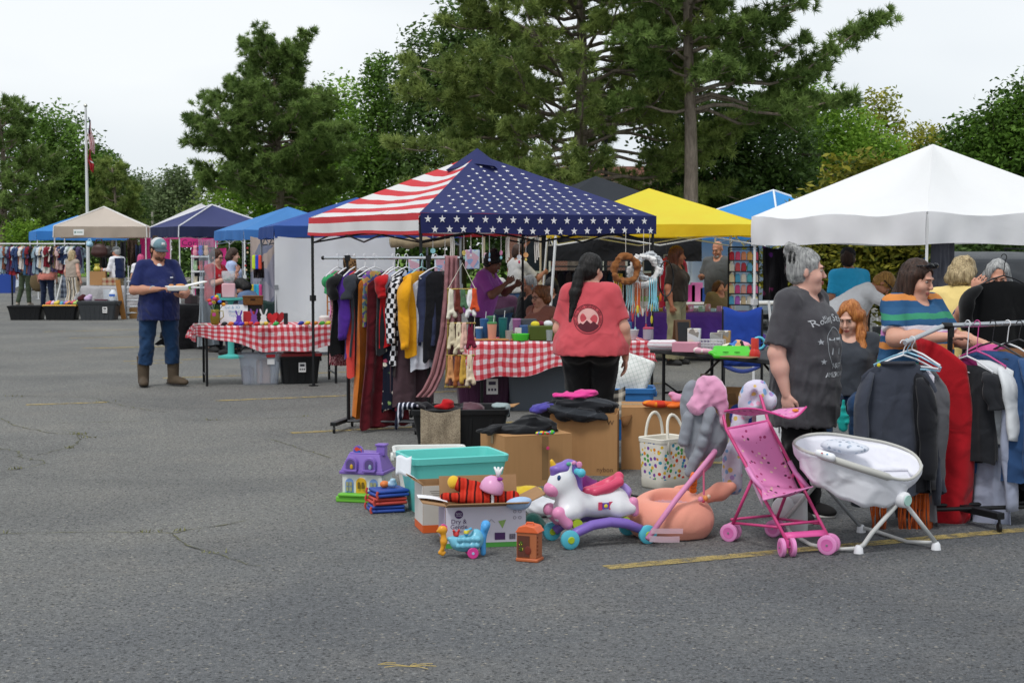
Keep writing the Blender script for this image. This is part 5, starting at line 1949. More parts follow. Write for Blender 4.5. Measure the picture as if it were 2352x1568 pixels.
person('seated woman with auburn hair and glasses behind the gingham table',at(1243,17.9),R(-48),1.58,1.1,.0,.03,.165,'#b98a74',cloth('#8a5a4c',.1),cloth('#2b3040'),.2,.95,.018,sit=True,head=(0,R(10)),
  hairf=glasses(plain('#1c1a1a',.3),hair_cap(hair('#4a2a18','#9a6236'),front=.024,length=.04,vol=1.06,extra=lambda s,HP,Hm,hs:s.ell(HP(.03,.08,.06),.05))),vox=.011,seed=20,shoes=(plain('#2a2a2a',.8),))
person('dark-haired person seated in the shade under the black awning',at(1268,22.5),R(-20),1.6,1.1,.0,.0,.17,'#a5735c',cloth('#1d1e22',.1),cloth('#22242c'),.8,.95,.02,sit=True,head=(0,R(24)),
  hairf=hair_cap(BLK_H,front=.0,length=.1,side=.1,vol=1.05),vox=.014,seed=21,shoes=(plain('#2a2a2a',.8),),face=False)
# ---- beneath the yellow canopy
person('woman in dark brown tee and khaki trousers under the yellow canopy',at(1553,22.2),R(62),1.70,1.05,.0,.03,.165,'#9a6248',cloth('#2e2620',.1),cloth('#8b8467',.1),.8,.92,.02,head=(R(10),R(6)),
  hairf=hair_cap(hair('#2c140a','#6a3316'),front=.02,length=.16,side=.12,vol=1.08),vox=.011,seed=22,shoes=(plain('#2a2a2a',.8),),face=False,pant_w=1.8)
person('bald man with grey beard and grey polo looking down',at(1650,25.5),R(-30),1.80,1.15,.03,.0,.195,'#c08a70',cloth('#5a5d5f',.1),cloth('#6a86ac',.15),.8,.86,.024,head=(R(-6),R(20)),arms={
 'R':((-.29,-.02,1.20),(-.16,-.32,1.24),(.2,-1,.1),(0,0,-1),.7),'L':((.29,-.04,1.14),(.16,-.24,.92),(-.3,-1,-.5),(-1,0,0),.5)},
  hairf=lambda root,HP,Hm,hs,vox,T,Ml:Sdf(.015).ell(HP(0,-.066,-.085),(.046,.042,.04),Hm).cut(HP(0,0,-.055),Hm @ Vector((0,-.2,1))).obj('beard',hair('#8a8a88','#c4c2be'),root,.009),vox=.011,seed=23,shoes=(plain('#2a2a2a',.8),))
person('child with brown hair just showing over the purple table',at(1652,24.2),R(30),1.14,.95,.0,.0,.16,'#c08a70',cloth('#7a6a4c',.1),cloth('#2b3040'),.8,.9,.02,hairf=hair_cap(hair('#2f1c12','#6b452c'),front=.01,vol=1.1,length=.05),vox=.013,seed=24,face=False,shoes=(plain('#2a2a2a',.8),))
# ---- left middle
boy,*_=person('boy with glasses in red tee lifting a treat to his mouth',at(494,25.0),R(66),1.66,1.02,.0,.0,.17,'#cf9f8c',cloth('#b3202c',.08),cloth('#1e1f24'),.8,.84,.022,arms={
 'R':((-.22,-.12,1.12),(-.10,-.38,1.22),(.3,-.8,.3),(1,0,0),.6),'L':((.22,-.18,1.14),(.10,-.36,1.32),(-.2,-.5,.8),(-1,0,0),.6)},head=(0,R(14)),
 hairf=glasses(plain('#22242c',.3),hair_cap(hair('#2a1810','#5c3a26'),front=.024,vol=1.06)),vox=.010,seed=25,shoes=(plain('#2a2a2a',.8),))
sb_=[c for c in boy.children if c.name.startswith('shirt')][0]
put_text('KCCO',.07,0,1.22,cloth('#d8b8bc'),sb_,sb_)
put_text('KEEP',.05,0,1.14,cloth('#d8b8bc'),sb_,sb_)
person('person in pale blue shirt standing behind the boy',at(533,28.5),R(100),1.68,1.05,.0,.02,.17,'#cba08c',cloth('#a9b9dc',.06),cloth('#2b3040'),1.5,.86,.022,head=(0,R(10)),
  hairf=hair_cap(BRN_H,front=.02,length=.06),vox=.013,seed=26,shoes=(plain('#2a2a2a',.8),),face=False)
person('black-haired person in blue-grey shirt seated near the hanging neon tubes',at(588,24.2),R(-105),1.62,1.25,.03,.0,.185,'#b98a74',cloth('#5d7394',.08),cloth('#2b3040'),.8,.9,.024,sit=True,lean=R(22),head=(0,R(20)),
  hairf=hair_cap(BLK_H,front=.01,length=.06,vol=1.06),vox=.012,seed=27,shoes=(plain('#2a2a2a',.8),),face=False)
person('figure in black hooded top behind the white shelf',at(468,33),R(-150),1.72,1.0,.0,.0,.18,'#3a2a24',cloth('#141519',.1),cloth('#17181c'),1.8,.8,.024,hairf=hair_cap(cloth('#141519'),front=.02,length=.12,side=.1,vol=1.1,name='hood'),vox=.014,seed=28,shoes=(plain('#1a1a1a',.8),),face=False)
# ---- far left
person('person in camouflage tee and olive trousers at the long rack',at(56,45),R(176),1.72,1.0,.0,.0,.18,'#b98a74',pattern('speck','#4d4a36','#2e2d22',s=14.0),cloth('#3f4a38',.1),.8,.92,.02,legs={'R':((-.10,0,.49),(-.12,.02,.09)),'L':((.10,.04,.49),(.18,.14,.1))},
  hairf=hair_cap(BRN_H),vox=.015,seed=29,shoes=(plain('#9a9488',.8),),face=False)
person('person in coral blouse and dark jeans at the long rack',at(106,43),R(172),1.62,1.2,.0,.0,.18,'#c79a84',cloth('#e08d80',.08),cloth('#26304a',.12),1.6,.84,.03,legs={'R':((-.12,0,.46),(-.2,.05,.09)),'L':((.10,0,.46),(.12,.02,.09))},
  hairf=hair_cap(BLD_H,length=.1),vox=.015,seed=30,shoes=(plain('#d0ccc6',.8),),face=False)
person('woman in beige top and wide striped trousers beside the tan canopy',at(166,41),R(150),1.62,1.05,.0,.03,.165,'#d8a894',cloth('#a3968a',.06),pattern('vstripe','#d8d2c8','#4a4a4c','#b8a68c',s=13.0),.1,.95,.018,
  hairf=hair_cap(BLD_H,length=.12),vox=.015,seed=31,shoes=(plain('#9a9488',.8),),face=False,pant_w=2.2)
vest=person('man in navy vest, white shirt and grey flat cap facing left',at(268,39),R(-118),1.72,1.05,.01,.0,.185,'#b98068',[cloth('#e4e4ea',.05),cloth('#1f2a4c',.1)],cloth('#8a7a5e',.1),1.85,.92,.02,arms={
 'R':((-.26,-.04,1.14),(-.14,-.34,1.16),(.2,-1,0),(1,0,0),.5),'L':((.26,-.04,1.14),(.14,-.34,1.14),(-.2,-1,0),(-1,0,0),.5)},head=(0,R(6)),
 hairf=ball_cap(plain('#5b5e60',.9),plain('#55585a',.9),None,hair_cap(GRY_H,front=.03,vol=.98)),vox=.013,seed=32,shoes=(plain('#4a3626',.8),),face=False,
 shirt_mif=lambda P:((np.abs(P[:,0])<.175)&(P[:,2]<1.44)&(P[:,1]>-.15)).astype(int))
person('small person with pink hair beside the pink canopy wall',at(323,40),R(-150),1.5,1.05,.0,.0,.17,'#c79a84',cloth('#e6e4e8',.05),cloth('#2b3040'),.8,.86,.02,hairf=hair_cap(hair('#9a2a55','#d65a8a'),length=.08,vol=1.1),vox=.015,seed=33,face=False,shoes=(plain('#2a2a2a',.8),))
# ================================================================ FOREGROUND GOODS
def soft(name,label,cat,px,py,Y,prims,mats,k=.03,vox=.01,amp=.006,freq=(22,22,22),seed=1,ground=None,mif=None,zref=None,relax=1,ridge=None):
 """soft heap built round a point of the photograph; prims in local metres (x right, y away, z up)"""
 c=G(px,py)if zref is None else Vector((X(px,Y),Y,zref))
 s=Sdf(k)
 for p in prims:
  if len(p)==2:
   s.ell(p[0],p[1])
  elif len(p)==3 and isinstance(p[2],(tuple,Matrix)):
   s.ell(p[0],p[1],p[2])
  else:
   s.cap(*p)
 if ground is not None:
  s.cut((0,0,ground),(0,0,-1))
 o=s.obj(name,mats,None,vox,loc=c,amp=amp*(1.5 if amp>.0065 else 1),freq=[f*(.5 if amp>.0065 else 1)for f in freq],seed=seed,mif=mif,relax=relax,ridge=ridge if ridge is not None else(.9 if amp>.0065 else 0))
 return tag(o,label,cat)
# ---- purple and white toy house
def toy_house():
 c=G(840,1152)
 t=thing('toy_house','purple roofed plastic toy house with green base and yellow door','toy house',c+Vector((0,.1,0)),R(-14))
 pu,wh,gr,yl,bl=plain('#8064b4',.4),plain('#d9dad6',.45),plain('#6cb83a',.45),plain('#dcae2c',.4),plain('#7f9fd6',.4)
 B().box((0,0,.02),(.34,.30,.04)).box((-.02,-.135,.05),(.26,.06,.022)).obj('base',gr,t,bev=.008)
 B().box((0,.01,.115),(.28,.22,.15)).obj('wall',wh,t,bev=.005)
 b=B()
 b.box((0,.01,.195),(.315,.25,.024))
 b.box((0,.01,.26),(.30,.235,.11),tx=.72,ty=.6)
 b.box((0,.01,.319),(.21,.135,.012))
 rf=b.obj('roof',pu,t,bev=.008)
 B().box((.10,.02,.335),(.06,.06,.07)).box((.10,.02,.372),(.075,.075,.014)).obj('chimney',pu,rf,bev=.004)
 B().lathe([(.036,-.006),(.036,.006)],18,(-.045,-.045,.335),axis=Matrix.Rotation(PI/2,3,'X')).obj('roof_sign',pu,rf)
 B().lathe([(.026,-.008),(.026,.008)],14,(-.045,-.046,.337),axis=Matrix.Rotation(PI/2,3,'X')).obj('sign_picture',pattern('cells','#2f57a8','#e0a52c','#d24a34',s=40.0),rf)
 def arch(w,h):
  return[(-w/2,0),(w/2,0),(w/2,h-w/2)]+[(w/2*math.cos(a),h-w/2+w/2*math.sin(a))for a in[PI*i/8 for i in range(1,8)]]+[(-w/2,h-w/2)]
 for x in(-.07,.06):
  b=B().prism(arch(.085,.085),(x,-.128,.215),(1,0,0),(0,0,1),-.045)
  d=b.obj('dormer',pu,t,bev=.003)
  B().prism(arch(.06,.065),(x,-.131,.222),(1,0,0),(0,0,1),-.01).obj('dormer_window',plain('#5a4a80',.5),d)
  B().box((x,-.135,.212),(.09,.02,.016)).obj('sill',pu,d,bev=.003)
  B().ball((x+.008,-.134,.238),(.012,.008,.018),8).obj('toy_figure',plain('#c9a02c' if x<0 else '#8fa8b8',.5),d)
 dr=B().prism(arch(.075,.12),(-.005,-.104,.042),(1,0,0),(0,0,1),-.012).obj('door',yl,t,bev=.002)
 B().prism(arch(.018,.045),(-.017,-.117,.09),(1,0,0),(0,0,1),-.002).prism(arch(.018,.045),(.011,-.117,.09),(1,0,0),(0,0,1),-.002).obj('door_light',plain('#6d5a1e',.4),dr,smooth=None)
 B().ball((.022,-.12,.085),.005,8).obj('handle',yl,dr)
 for x in(-.088,.082):
  f=B().prism(arch(.06,.095),(x,-.104,.06),(1,0,0),(0,0,1),-.008).obj('window',bl,t,bev=.002)
  b=B()
  for i in(-1,1):
   for j in(0,1):
    b.box((x+i*.012,-.1125,.085+j*.034),(.018,.003,.028))
  b.obj('pane',plain('#9a9a78',.3),f,smooth=None)
 f=B().prism(arch(.06,.095),(.1405,-.02,.06),(0,1,0),(0,0,1),.006).obj('window',plain('#cfcabc',.4),t)
 B().box((.148,-.02,.10),(.003,.038,.05)).obj('pane',plain('#8a8468',.3),f)
toy_house()
# ---- folded play mats
for i,(z,col,lab)in enumerate(((.025,'#2b4a9c','blue folded foam mat with red edge, lowest of the small stack'),(.075,'#b8443c','red folded foam mat between two blue ones'),(.125,'#2b4a9c','blue folded foam mat on top beside the toy house'))):
 b=B()
 b.box((0,0,-.011),(.22,.19,.021)).box((.004,.004,.0125),(.215,.185,.021))
 o=b.obj('folded_mat',[plain(col,.5)],None,bev=.009,loc=G(884,1176)+Vector((.01*i,.05,z)),rz=R(16+5*i))
 tag(o,lab,'mat')
 B().tube([(-.11,-.095,-.02),(-.117,-.095,0),(-.11,-.095,.022)],.008,6).tube([(-.11,.095,-.02),(-.117,.095,0),(-.11,.095,.022)],.008,6).obj('binding',plain('#c04a40',.5),o)
o=soft('small_toy','small orange and pale blue plastic toy on the blue mats','toy',880,1140,9.8,[((0,0,.02),(.03,.028,.024)),((.05,.01,.02),(.032,.028,.022)),((.055,0,.045),(.02,.02,.015))],[plain('#d9793c',.4),plain('#a8c8dc',.4)],.01,.007,0,zref=.152,mif=lambda P:(P[:,0]>.025).astype(int))
# ---- teal tub and pale tub behind it
tl=tote('teal_tub','large empty teal plastic storage tub','storage tub',G(1034,1186)+Vector((0,.26,0)),R(20),.62,.42,.375,'#68ccc4',ribs=0,taper=.82)
o=B().grid(lambda u,v:((u-.5)*.1,-.215-.03*v+.012*math.sin(u*5),.39-.115*v+.008*math.sin(u*7)),6,6).obj('paper_sheet',plain('#dfe3ea',.7,bump=0),None,solid=.001,loc=(tl.location.x-.255,tl.location.y-.10,0),rz=R(-8))
tag(o,'white paper sheet stuck over the teal tub corner','paper')
tote('white_tub','pale oval plastic tub mostly hidden behind the teal tub','tub',G(985,1118)+Vector((0,.12,0)),R(6),.50,.34,.265,'#dcdedb',ribs=0,taper=.84)
# ---- open boxes with toys
LAV=NT('printed_board')
LAV.fin(LAV.mix(LAV.noise(3),'#c9c3d2','#d8d4de'),.5,0,.3)
db=carton('open lavender printed nappy box full of soft toys',G(1098,1256)+Vector((.02,.14,0)),R(10),.46,.28,.235,False,(R(14),R(25),R(75),R(10)),m=cardboard('#a88460'),name='nappy_box')
B().box((0,-.1425,.13),(.458,.003,.205)).obj('printed_face',LAV.m,db)
B().box((-.2325,0,.13),(.003,.276,.205)).obj('printed_face',plain('#b3a6be',.5,.15),db)
B().box((0,-.1425,.0135),(.459,.0036,.026)).obj('green_band',plain('#4f9a45',.5),db)
def flat_text(txt,size,loc,parent,mat,rx=R(90),rz=0.0,name='lettering'):
 V,F=text_mesh(txt,size)
 M=Matrix.Rotation(rz,3,'Z')@ Matrix.Rotation(rx,3,'X')
 return mk(name,[M @ v+Vector(loc)for v in V],F,mat,parent)
PUR=plain('#4a2c5c',.5,bump=0)
flat_text('Dry &',.036,(-.155,-.1455,.140),db,PUR)
flat_text('Gentle',.036,(-.155,-.1455,.110),db,PUR)
flat_text('Diapers',.013,(-.155,-.1455,.090),db,plain('#8a4a8c',.5,bump=0))
B().lathe([(.024,0),(.024,.002)],20,(-.155,-.1455,.192),axis=Matrix.Rotation(PI/2,3,'X')).obj('brand_disc',PUR,db)
flat_text("Parent's",.011,(-.155,-.1482,.194),db,plain('#e6e0ea',.5,bump=0))
flat_text('Choice',.011,(-.155,-.1482,.182),db,plain('#e6e0ea',.5,bump=0))
B().box((.08,-.146,.062),(.06,.002,.04)).obj('printed_panel',PUR,db,smooth=None)
B().box((-.06,-.146,.08),(.03,.002,.032)).obj('printed_panel',PUR,db,smooth=None)
b=B()
for i in range(9):
 b.box((.135+i*.004,-.1462,.058),(.0022 if i%3 else .0012,.002,.03))
for(x,z)in((.165,.2),(.195,.2),(.165,.165),(.195,.165)):
 b.ring((x,-.1462,z),.008,.001,12,4,Matrix.Rotation(PI/2,3,'X'))
b.tube([(.0,-.1462,.12),(.03,-.1462,.16),(.05,-.1462,.14)],.0012,4)
b.obj('small_print',plain('#5c5468',.5,bump=0),db,smooth=None)
B().add([(.07,-.1462,.148),(.115,-.1462,.155),(.095,-.1462,.105)],[(0,1,2)]).obj('printed_picture',plain('#8fae62',.5),db)
o=B().grid(lambda u,v:((u-.5)*.17,(v-.5)*.12,.002+.006*math.sin(u*3)),4,4).obj('paper_note',plain('#e6e6ea',.7,bump=0),None,loc=db.matrix_world @ Vector((0,0,0))if False else(db.location.x-.285,db.location.y-.05,.262),rz=R(8))
tag(o,'white handwritten note lying on the nappy box flap','paper')
o.rotation_euler[1]=R(10)
ob=carton('narrow white and orange box with an open flap beside the teal tub',G(966,1226)+Vector((.055,.17,0)),R(14),.15,.26,.285,False,(None,None,None,R(30)),m=cardboard('#a88460'),name='orange_box')
B().box((0,-.1325,.165),(.148,.003,.235)).obj('printed_face',plain('#c6c2bc',.5,.15),ob)
B().box((0,-.1325,.025),(.149,.0036,.046)).obj('orange_band',plain('#d8622c',.5),ob)
B().box((-.0765,0,.165),(.003,.258,.235)).box((-.0768,0,.025),(.003,.258,.046),m=1).obj('printed_face',[plain('#d4d0cc',.5,.1),plain('#d8622c',.5)],ob)
b=B()
for i in range(7):
 b.box((.01-.0,-.1345,.25-i*.012),(.09-.02*(i%3),.001,.003))
b.obj('small_print',plain('#6a6660',.5,bump=0),ob,smooth=None)
o=B().grid(lambda u,v:((u-.5)*.11,(v-.5)*.15,.004*math.sin(u*3)),4,4).obj('paper_note',plain('#e2e6ee',.7,bump=0),None,loc=(ob.location.x-.135,ob.location.y-.03,.335),rz=R(14))
o.rotation_euler[1]=R(30)
tag(o,'white paper note on the narrow orange box flap','paper')
bx=db.location
STR=pattern('hstripe','#b02a1c','#c23424','#5c1712','#b8301f',s=24.0)
STRV=pattern('vstripe','#b02a1c','#c23424','#4a1210','#b8301f',s=22.0)
s=Sdf(.03)
s.cap((-.22,-.03,.27),(.0,.0,.25),.022,.045).cap((0,0,.25),(.18,.03,.26),.052,.035).cap((-.13,.05,.33),(-.03,.05,.30),.042,.04).cap((-.03,.05,.3),(.02,.02,.24),.04,.04).cap((.16,.02,.24),(.2,-.03,.22),.03,.022)
o=tag(s.obj('striped_plush',STRV,None,.008,loc=(bx.x,bx.y,0),amp=.003,freq=(90,90,90)),'red and dark striped plush toy sprawled in the nappy box','plush toy')
Sdf(.01).ell((-.165,.045,.342),(.036,.036,.04)).obj('plush_pad',cloth('#e0b83c'),o,.007)
t=thing('pink_dome_toy','pink plastic dome toy with white claw in the nappy box','toy',(bx.x+.055,bx.y-.01,.285),R(-10))
B().lathe([(.002,.075),(.03,.07),(.055,.05),(.068,.02),(.07,-.01),(.064,-.02),(.05,-.022)][::-1],24,(0,0,.03),axis=Euler((0,R(18),0)).to_matrix()).obj('dome',plain('#d99cc4',.3),t,smooth=True)
b=B()
for a in(-.5,.0,.55):
 b.tube([(.04,0,.1),(.04+.012*math.sin(a*2),0,.13),(.04+.05*math.sin(a),0,.155)],[.012,.009,.006],6)
b.obj('claw',plain('#e4e4e6',.3),t,smooth=True)
B().tube([(.01,-.02,.02),(.012,-.03,-.06)],.009,8).obj('spring',plain('#e4e4e6',.3),t)
B().ball((.055,-.03,.09),(.018,.01,.012),8).obj('bow',plain('#8a2a8c',.3),t)
soft('blue_purse_toy','pale blue plastic case poking out of the nappy box','toy',1190,1190,8.6,[((0,0,0),(.07,.05,.035)),((.03,0,.02),(.05,.03,.02))],plain('#9db8d8',.35),.02,.008,0,zref=.245)
# ---- shell cart toy with sea horse
t=thing('shell_cart_toy','blue shell shaped toy cart with pink wheels and orange sea horse','toy',G(1068,1283)+Vector((0,.05,0)),R(10))
s=Sdf(.02)
s.ell((.0,0,.080),(.085,.05,.050)).ell((.06,0,.10),(.045,.045,.055)).cap((-.09,0,.105),(-.02,0,.09),.012,.035)
for i in range(10):
 s.ell((-.045+.026*(i%5)+.006*(i // 5),-.046-.003*(i%2),.072+.034*(i // 5)),(.016,.014,.016),k=.003)
s.ell((0,0,.125),(.06,.03,.03),op='-',k=.01)
s.obj('shell_body',plain('#6fb4cc',.25),t,.006)
Sdf(.012).cap((.095,0,.10),(.115,0,.175),.018,.026).cap((.095,0,.11),(.10,0,.02),.02,.016).ell((.108,0,.165),(.018,.04,.03)).obj('tail_fin',plain('#4f9fdc',.25),t,.006)
for y in(-.052,.052):
 w=B().lathe([(.028,-.008),(.031,-.005),(.031,.005),(.028,.008)],20,(.035,y,.031),axis=Matrix.Rotation(PI/2,3,'X')).obj('wheel',plain('#cf3d8c',.35),t)
 B().lathe([(.008,-.0105),(.008,.0105)],10,(.035,y,.031),axis=Matrix.Rotation(PI/2,3,'X')).obj('hub',plain('#9fb6d8',.3),w)
sh_=Sdf(.01).ell((-.125,0,.155),(.027,.022,.026)).cap((-.14,0,.15),(-.155,0,.148),.008,.006).cap((-.12,0,.135),(-.118,0,.09),.014,.019).cap((-.118,0,.09),(-.126,0,.05),.018,.01).cap((-.126,0,.05),(-.14,0,.03),.01,.009).cap((-.14,0,.03),(-.125,0,.02),.009,.008).cap((-.125,0,.02),(-.112,0,.03),.008,.007)
sh_.obj('sea_horse',plain('#dd9a2c',.3),t,.005)
B().prism([(-.11,.14),(-.098,.15),(-.10,.175),(-.118,.188),(-.135,.184),(-.12,.172)],(0,.006,0),(1,0,0),(0,0,1),.012).obj('crest',plain('#d84a94',.3),t)
Sdf(.008).ell((-.05,0,.125),(.016,.016,.014)).cap((-.058,0,.13),(-.065,-.01,.15),.007,.008).cap((-.042,0,.13),(-.036,-.01,.152),.007,.008).obj('red_passenger',plain('#c43a38',.3),t,.005)
Sdf(.008).ell((.005,0,.135),(.014,.02,.022)).cap((.01,0,.14),(.03,0,.155),.006,.01).obj('yellow_passenger',[plain('#d8c43c',.3),plain('#4fa0c8',.3)],t,.005,mif=lambda P:((P[:,2]*60).astype(int)%2))
# ---- small brown toy house
t=thing('toy_cottage','small brown toy cottage with orange hinged roof','toy house',G(1217,1291)+Vector((0,.05,0)),R(-22))
br=plain('#b8643c',.4)
B().box((0,0,.01),(.128,.10,.02)).obj('base',br,t,bev=.006)
B().box((-.002,-.0,.09),(.115,.09,.14)).obj('wall',plain('#a8623e',.45,.2),t,bev=.003)
b=B().prism([(-.066,.158),(-.045,.19),(0,.2),(.045,.192),(.068,.16)],(0,.052,0),(1,0,0),(0,0,1),.104)
rf=b.obj('roof',plain('#d8663a',.35),t,bev=.004)
B().tube([(-.02,0,.198),(-.015,0,.208),(.02,0,.208),(.025,0,.198)],.005,6).obj('handle',plain('#d8663a',.35),rf)
B().box((-.018,-.0465,.085),(.07,.004,.115)).obj('front_print',plain('#5a3226',.5,.3,60),t)
b=B()
for k in(0,1):
 b.ball((-.032+.0*k,-.049,.07+.03*k),(.012,.002,.014),10)
b.obj('window_print',pattern('dots','#3a4a22','#d8d24a','#c8c23a',s=120.0),t)
B().ball((-.0+.008,-.049,.065),(.018,.002,.024),12).obj('door_print',plain('#6d2c22',.5),t)
b=B()
for i in range(5):
 b.box((.0575,-.03,.045+i*.022),(.004,.008,.012))
b.obj('side_slot',plain('#7a3c22',.5),t)
# ---- unicorn ride-on toy
def unicorn():
 t=thing('unicorn_rider','white plastic unicorn ride-on toy with purple mane and rockers','ride-on toy',G(1362,1252)+Vector((.0,.08,0)),R(20))
 wh,pu,pk,tq,lm=plain('#dcdce0',.32),plain('#7c63b4',.35),plain('#dc8cb4',.35),plain('#53b4c8',.35),plain('#a4bc2c',.35)
 s=Sdf(.04)
 s.ell((.04,0,.225),(.17,.085,.078)).ell((-.13,0,.225),(.085,.085,.095)).ell((.14,0,.235),(.08,.08,.085))
 s.cap((-.15,0,.27),(-.17,0,.37),.07,.06).ell((-.19,0,.37),(.072,.06,.075)).ell((-.225,0,.335),(.05,.05,.045))
 for y in(-1,1):
  s.cap((-.14,y*.06,.2),(-.23,y*.07,.18),.048,.036)
  s.cap((.14,y*.06,.2),(.21,y*.07,.2),.055,.036)
  s.cap((-.155,y*.035,.43),(-.15,y*.045,.475),.014,.008,k=.012)
 b0=s.obj('body',wh,t,.009)
 Sdf(.02).ell((-.245,0,.325),(.052,.056,.046)).obj('muzzle',pk,t,.007)
 eb=B()
 for y in(-1,1):
  eb.ball((-.228,y*.054,.395),(.012,.006,.016),10)
 eb.obj('eye',plain('#2c4a78',.2,bump=0),t)
 s=Sdf(.025)
 s.ell((-.205,0,.44),(.055,.05,.03)).ell((-.15,0,.455),(.05,.045,.035)).ell((-.115,0,.42),(.035,.04,.05)).cap((-.105,0,.42),(-.085,0,.32),.036,.028)
 s.ell((-.235,0,.405),(.02,.03,.035))
 s.obj('mane',pu,t,.008,amp=.005,freq=(70,70,40))
 Sdf(.01).cap((-.235,0,.445),(-.252,0,.485),.021,.012).obj('horn',plain('#dcae24',.35),t,.007)
 b=B()
 b.ball((-.165,-.045,.47),(.016,.01,.012),8,0).ball((-.135,-.05,.475),(.014,.01,.012),8,1).ball((-.1,-.042,.462),(.02,.012,.02),8,1)
 b.obj('mane_flower',[plain('#58a88c',.4),pk],t)
 B().tube([(-.115,-.105,.425),(-.115,.105,.425)],.019,12).ball((-.115,-.11,.425),.026,12).ball((-.115,.11,.425),.026,12).obj('handlebar',tq,t,smooth=True)
 for y in(-1,1):
  Sdf(.015).cap((-.235,y*.07,.195),(-.185,y*.075,.135),.040,.034).obj('hoof',pk,t,.008)
  Sdf(.015).cap((.225,y*.07,.235),(.235,y*.07,.175),.030,.026).obj('hoof',pk,t,.008)
 sd=Sdf(.03)
 sd.cap((-.035,0,.300),(.09,0,.305),.03,.042).cap((.09,0,.305),(.165,0,.375),.045,.03)
 for y in(-1,1):
  sd.cap((.0,y*.04,.298),(.15,y*.045,.35),.025,.026)
 sd.ell((.05,0,.375),(.085,.04,.055),op='-',k=.02)
 sd.obj('saddle',plain('#cf4668',.35),t,.008)
 Sdf(.02).cap((.195,0,.315),(.215,0,.285),.022,.028).cap((.215,0,.285),(.225,0,.245),.026,.012).obj('tail',plain('#a48cd0',.35),t,.008,amp=.003,freq=(70,70,20))
 b=B()
 b.box((.045,-.0875,.225),(.04,.006,.035)).box((.012,-.0865,.225),(.022,.006,.045),m=1).box((.078,-.0845,.225),(.022,.006,.045),m=1).ball((.045,-.092,.225),(.012,.003,.012),8,2)
 b.obj('sticker',[plain('#6a4aa8',.4),plain('#cf4668',.4),plain('#dccc3c',.4)],t)
 for y in(-1,1):
  P=[Vector((-.19,y*.115,.06)),Vector((-.14,y*.115,.092)),Vector((-.05,y*.115,.125)),Vector((.06,y*.115,.136)),Vector((.16,y*.115,.122)),Vector((.27,y*.115,.075))]
  B().tube(P,[.03,.033,.034,.034,.034,.03],12,sq=.85).obj('rocker',pu,t,smooth=True)
  for x in(-.195,.285):
   w=B().lathe([(.040,-.019),(.053,-.012),(.055,0),(.053,.012),(.040,.019)],24,(x,y*.14,.055),axis=Matrix.Rotation(PI/2,3,'X')).obj('wheel',tq,t)
   B().lathe([(.017,-.023),(.021,-.02),(.021,.02),(.017,.023)],16,(x,y*.14,.055),axis=Matrix.Rotation(PI/2,3,'X')).obj('hub',lm,w)
 B().tube([(-.13,-.1,.13),(-.13,.1,.13)],.03,10).tube([(.17,-.1,.13),(.17,.1,.13)],.026,10).obj('cross_bar',lm,t)
unicorn()
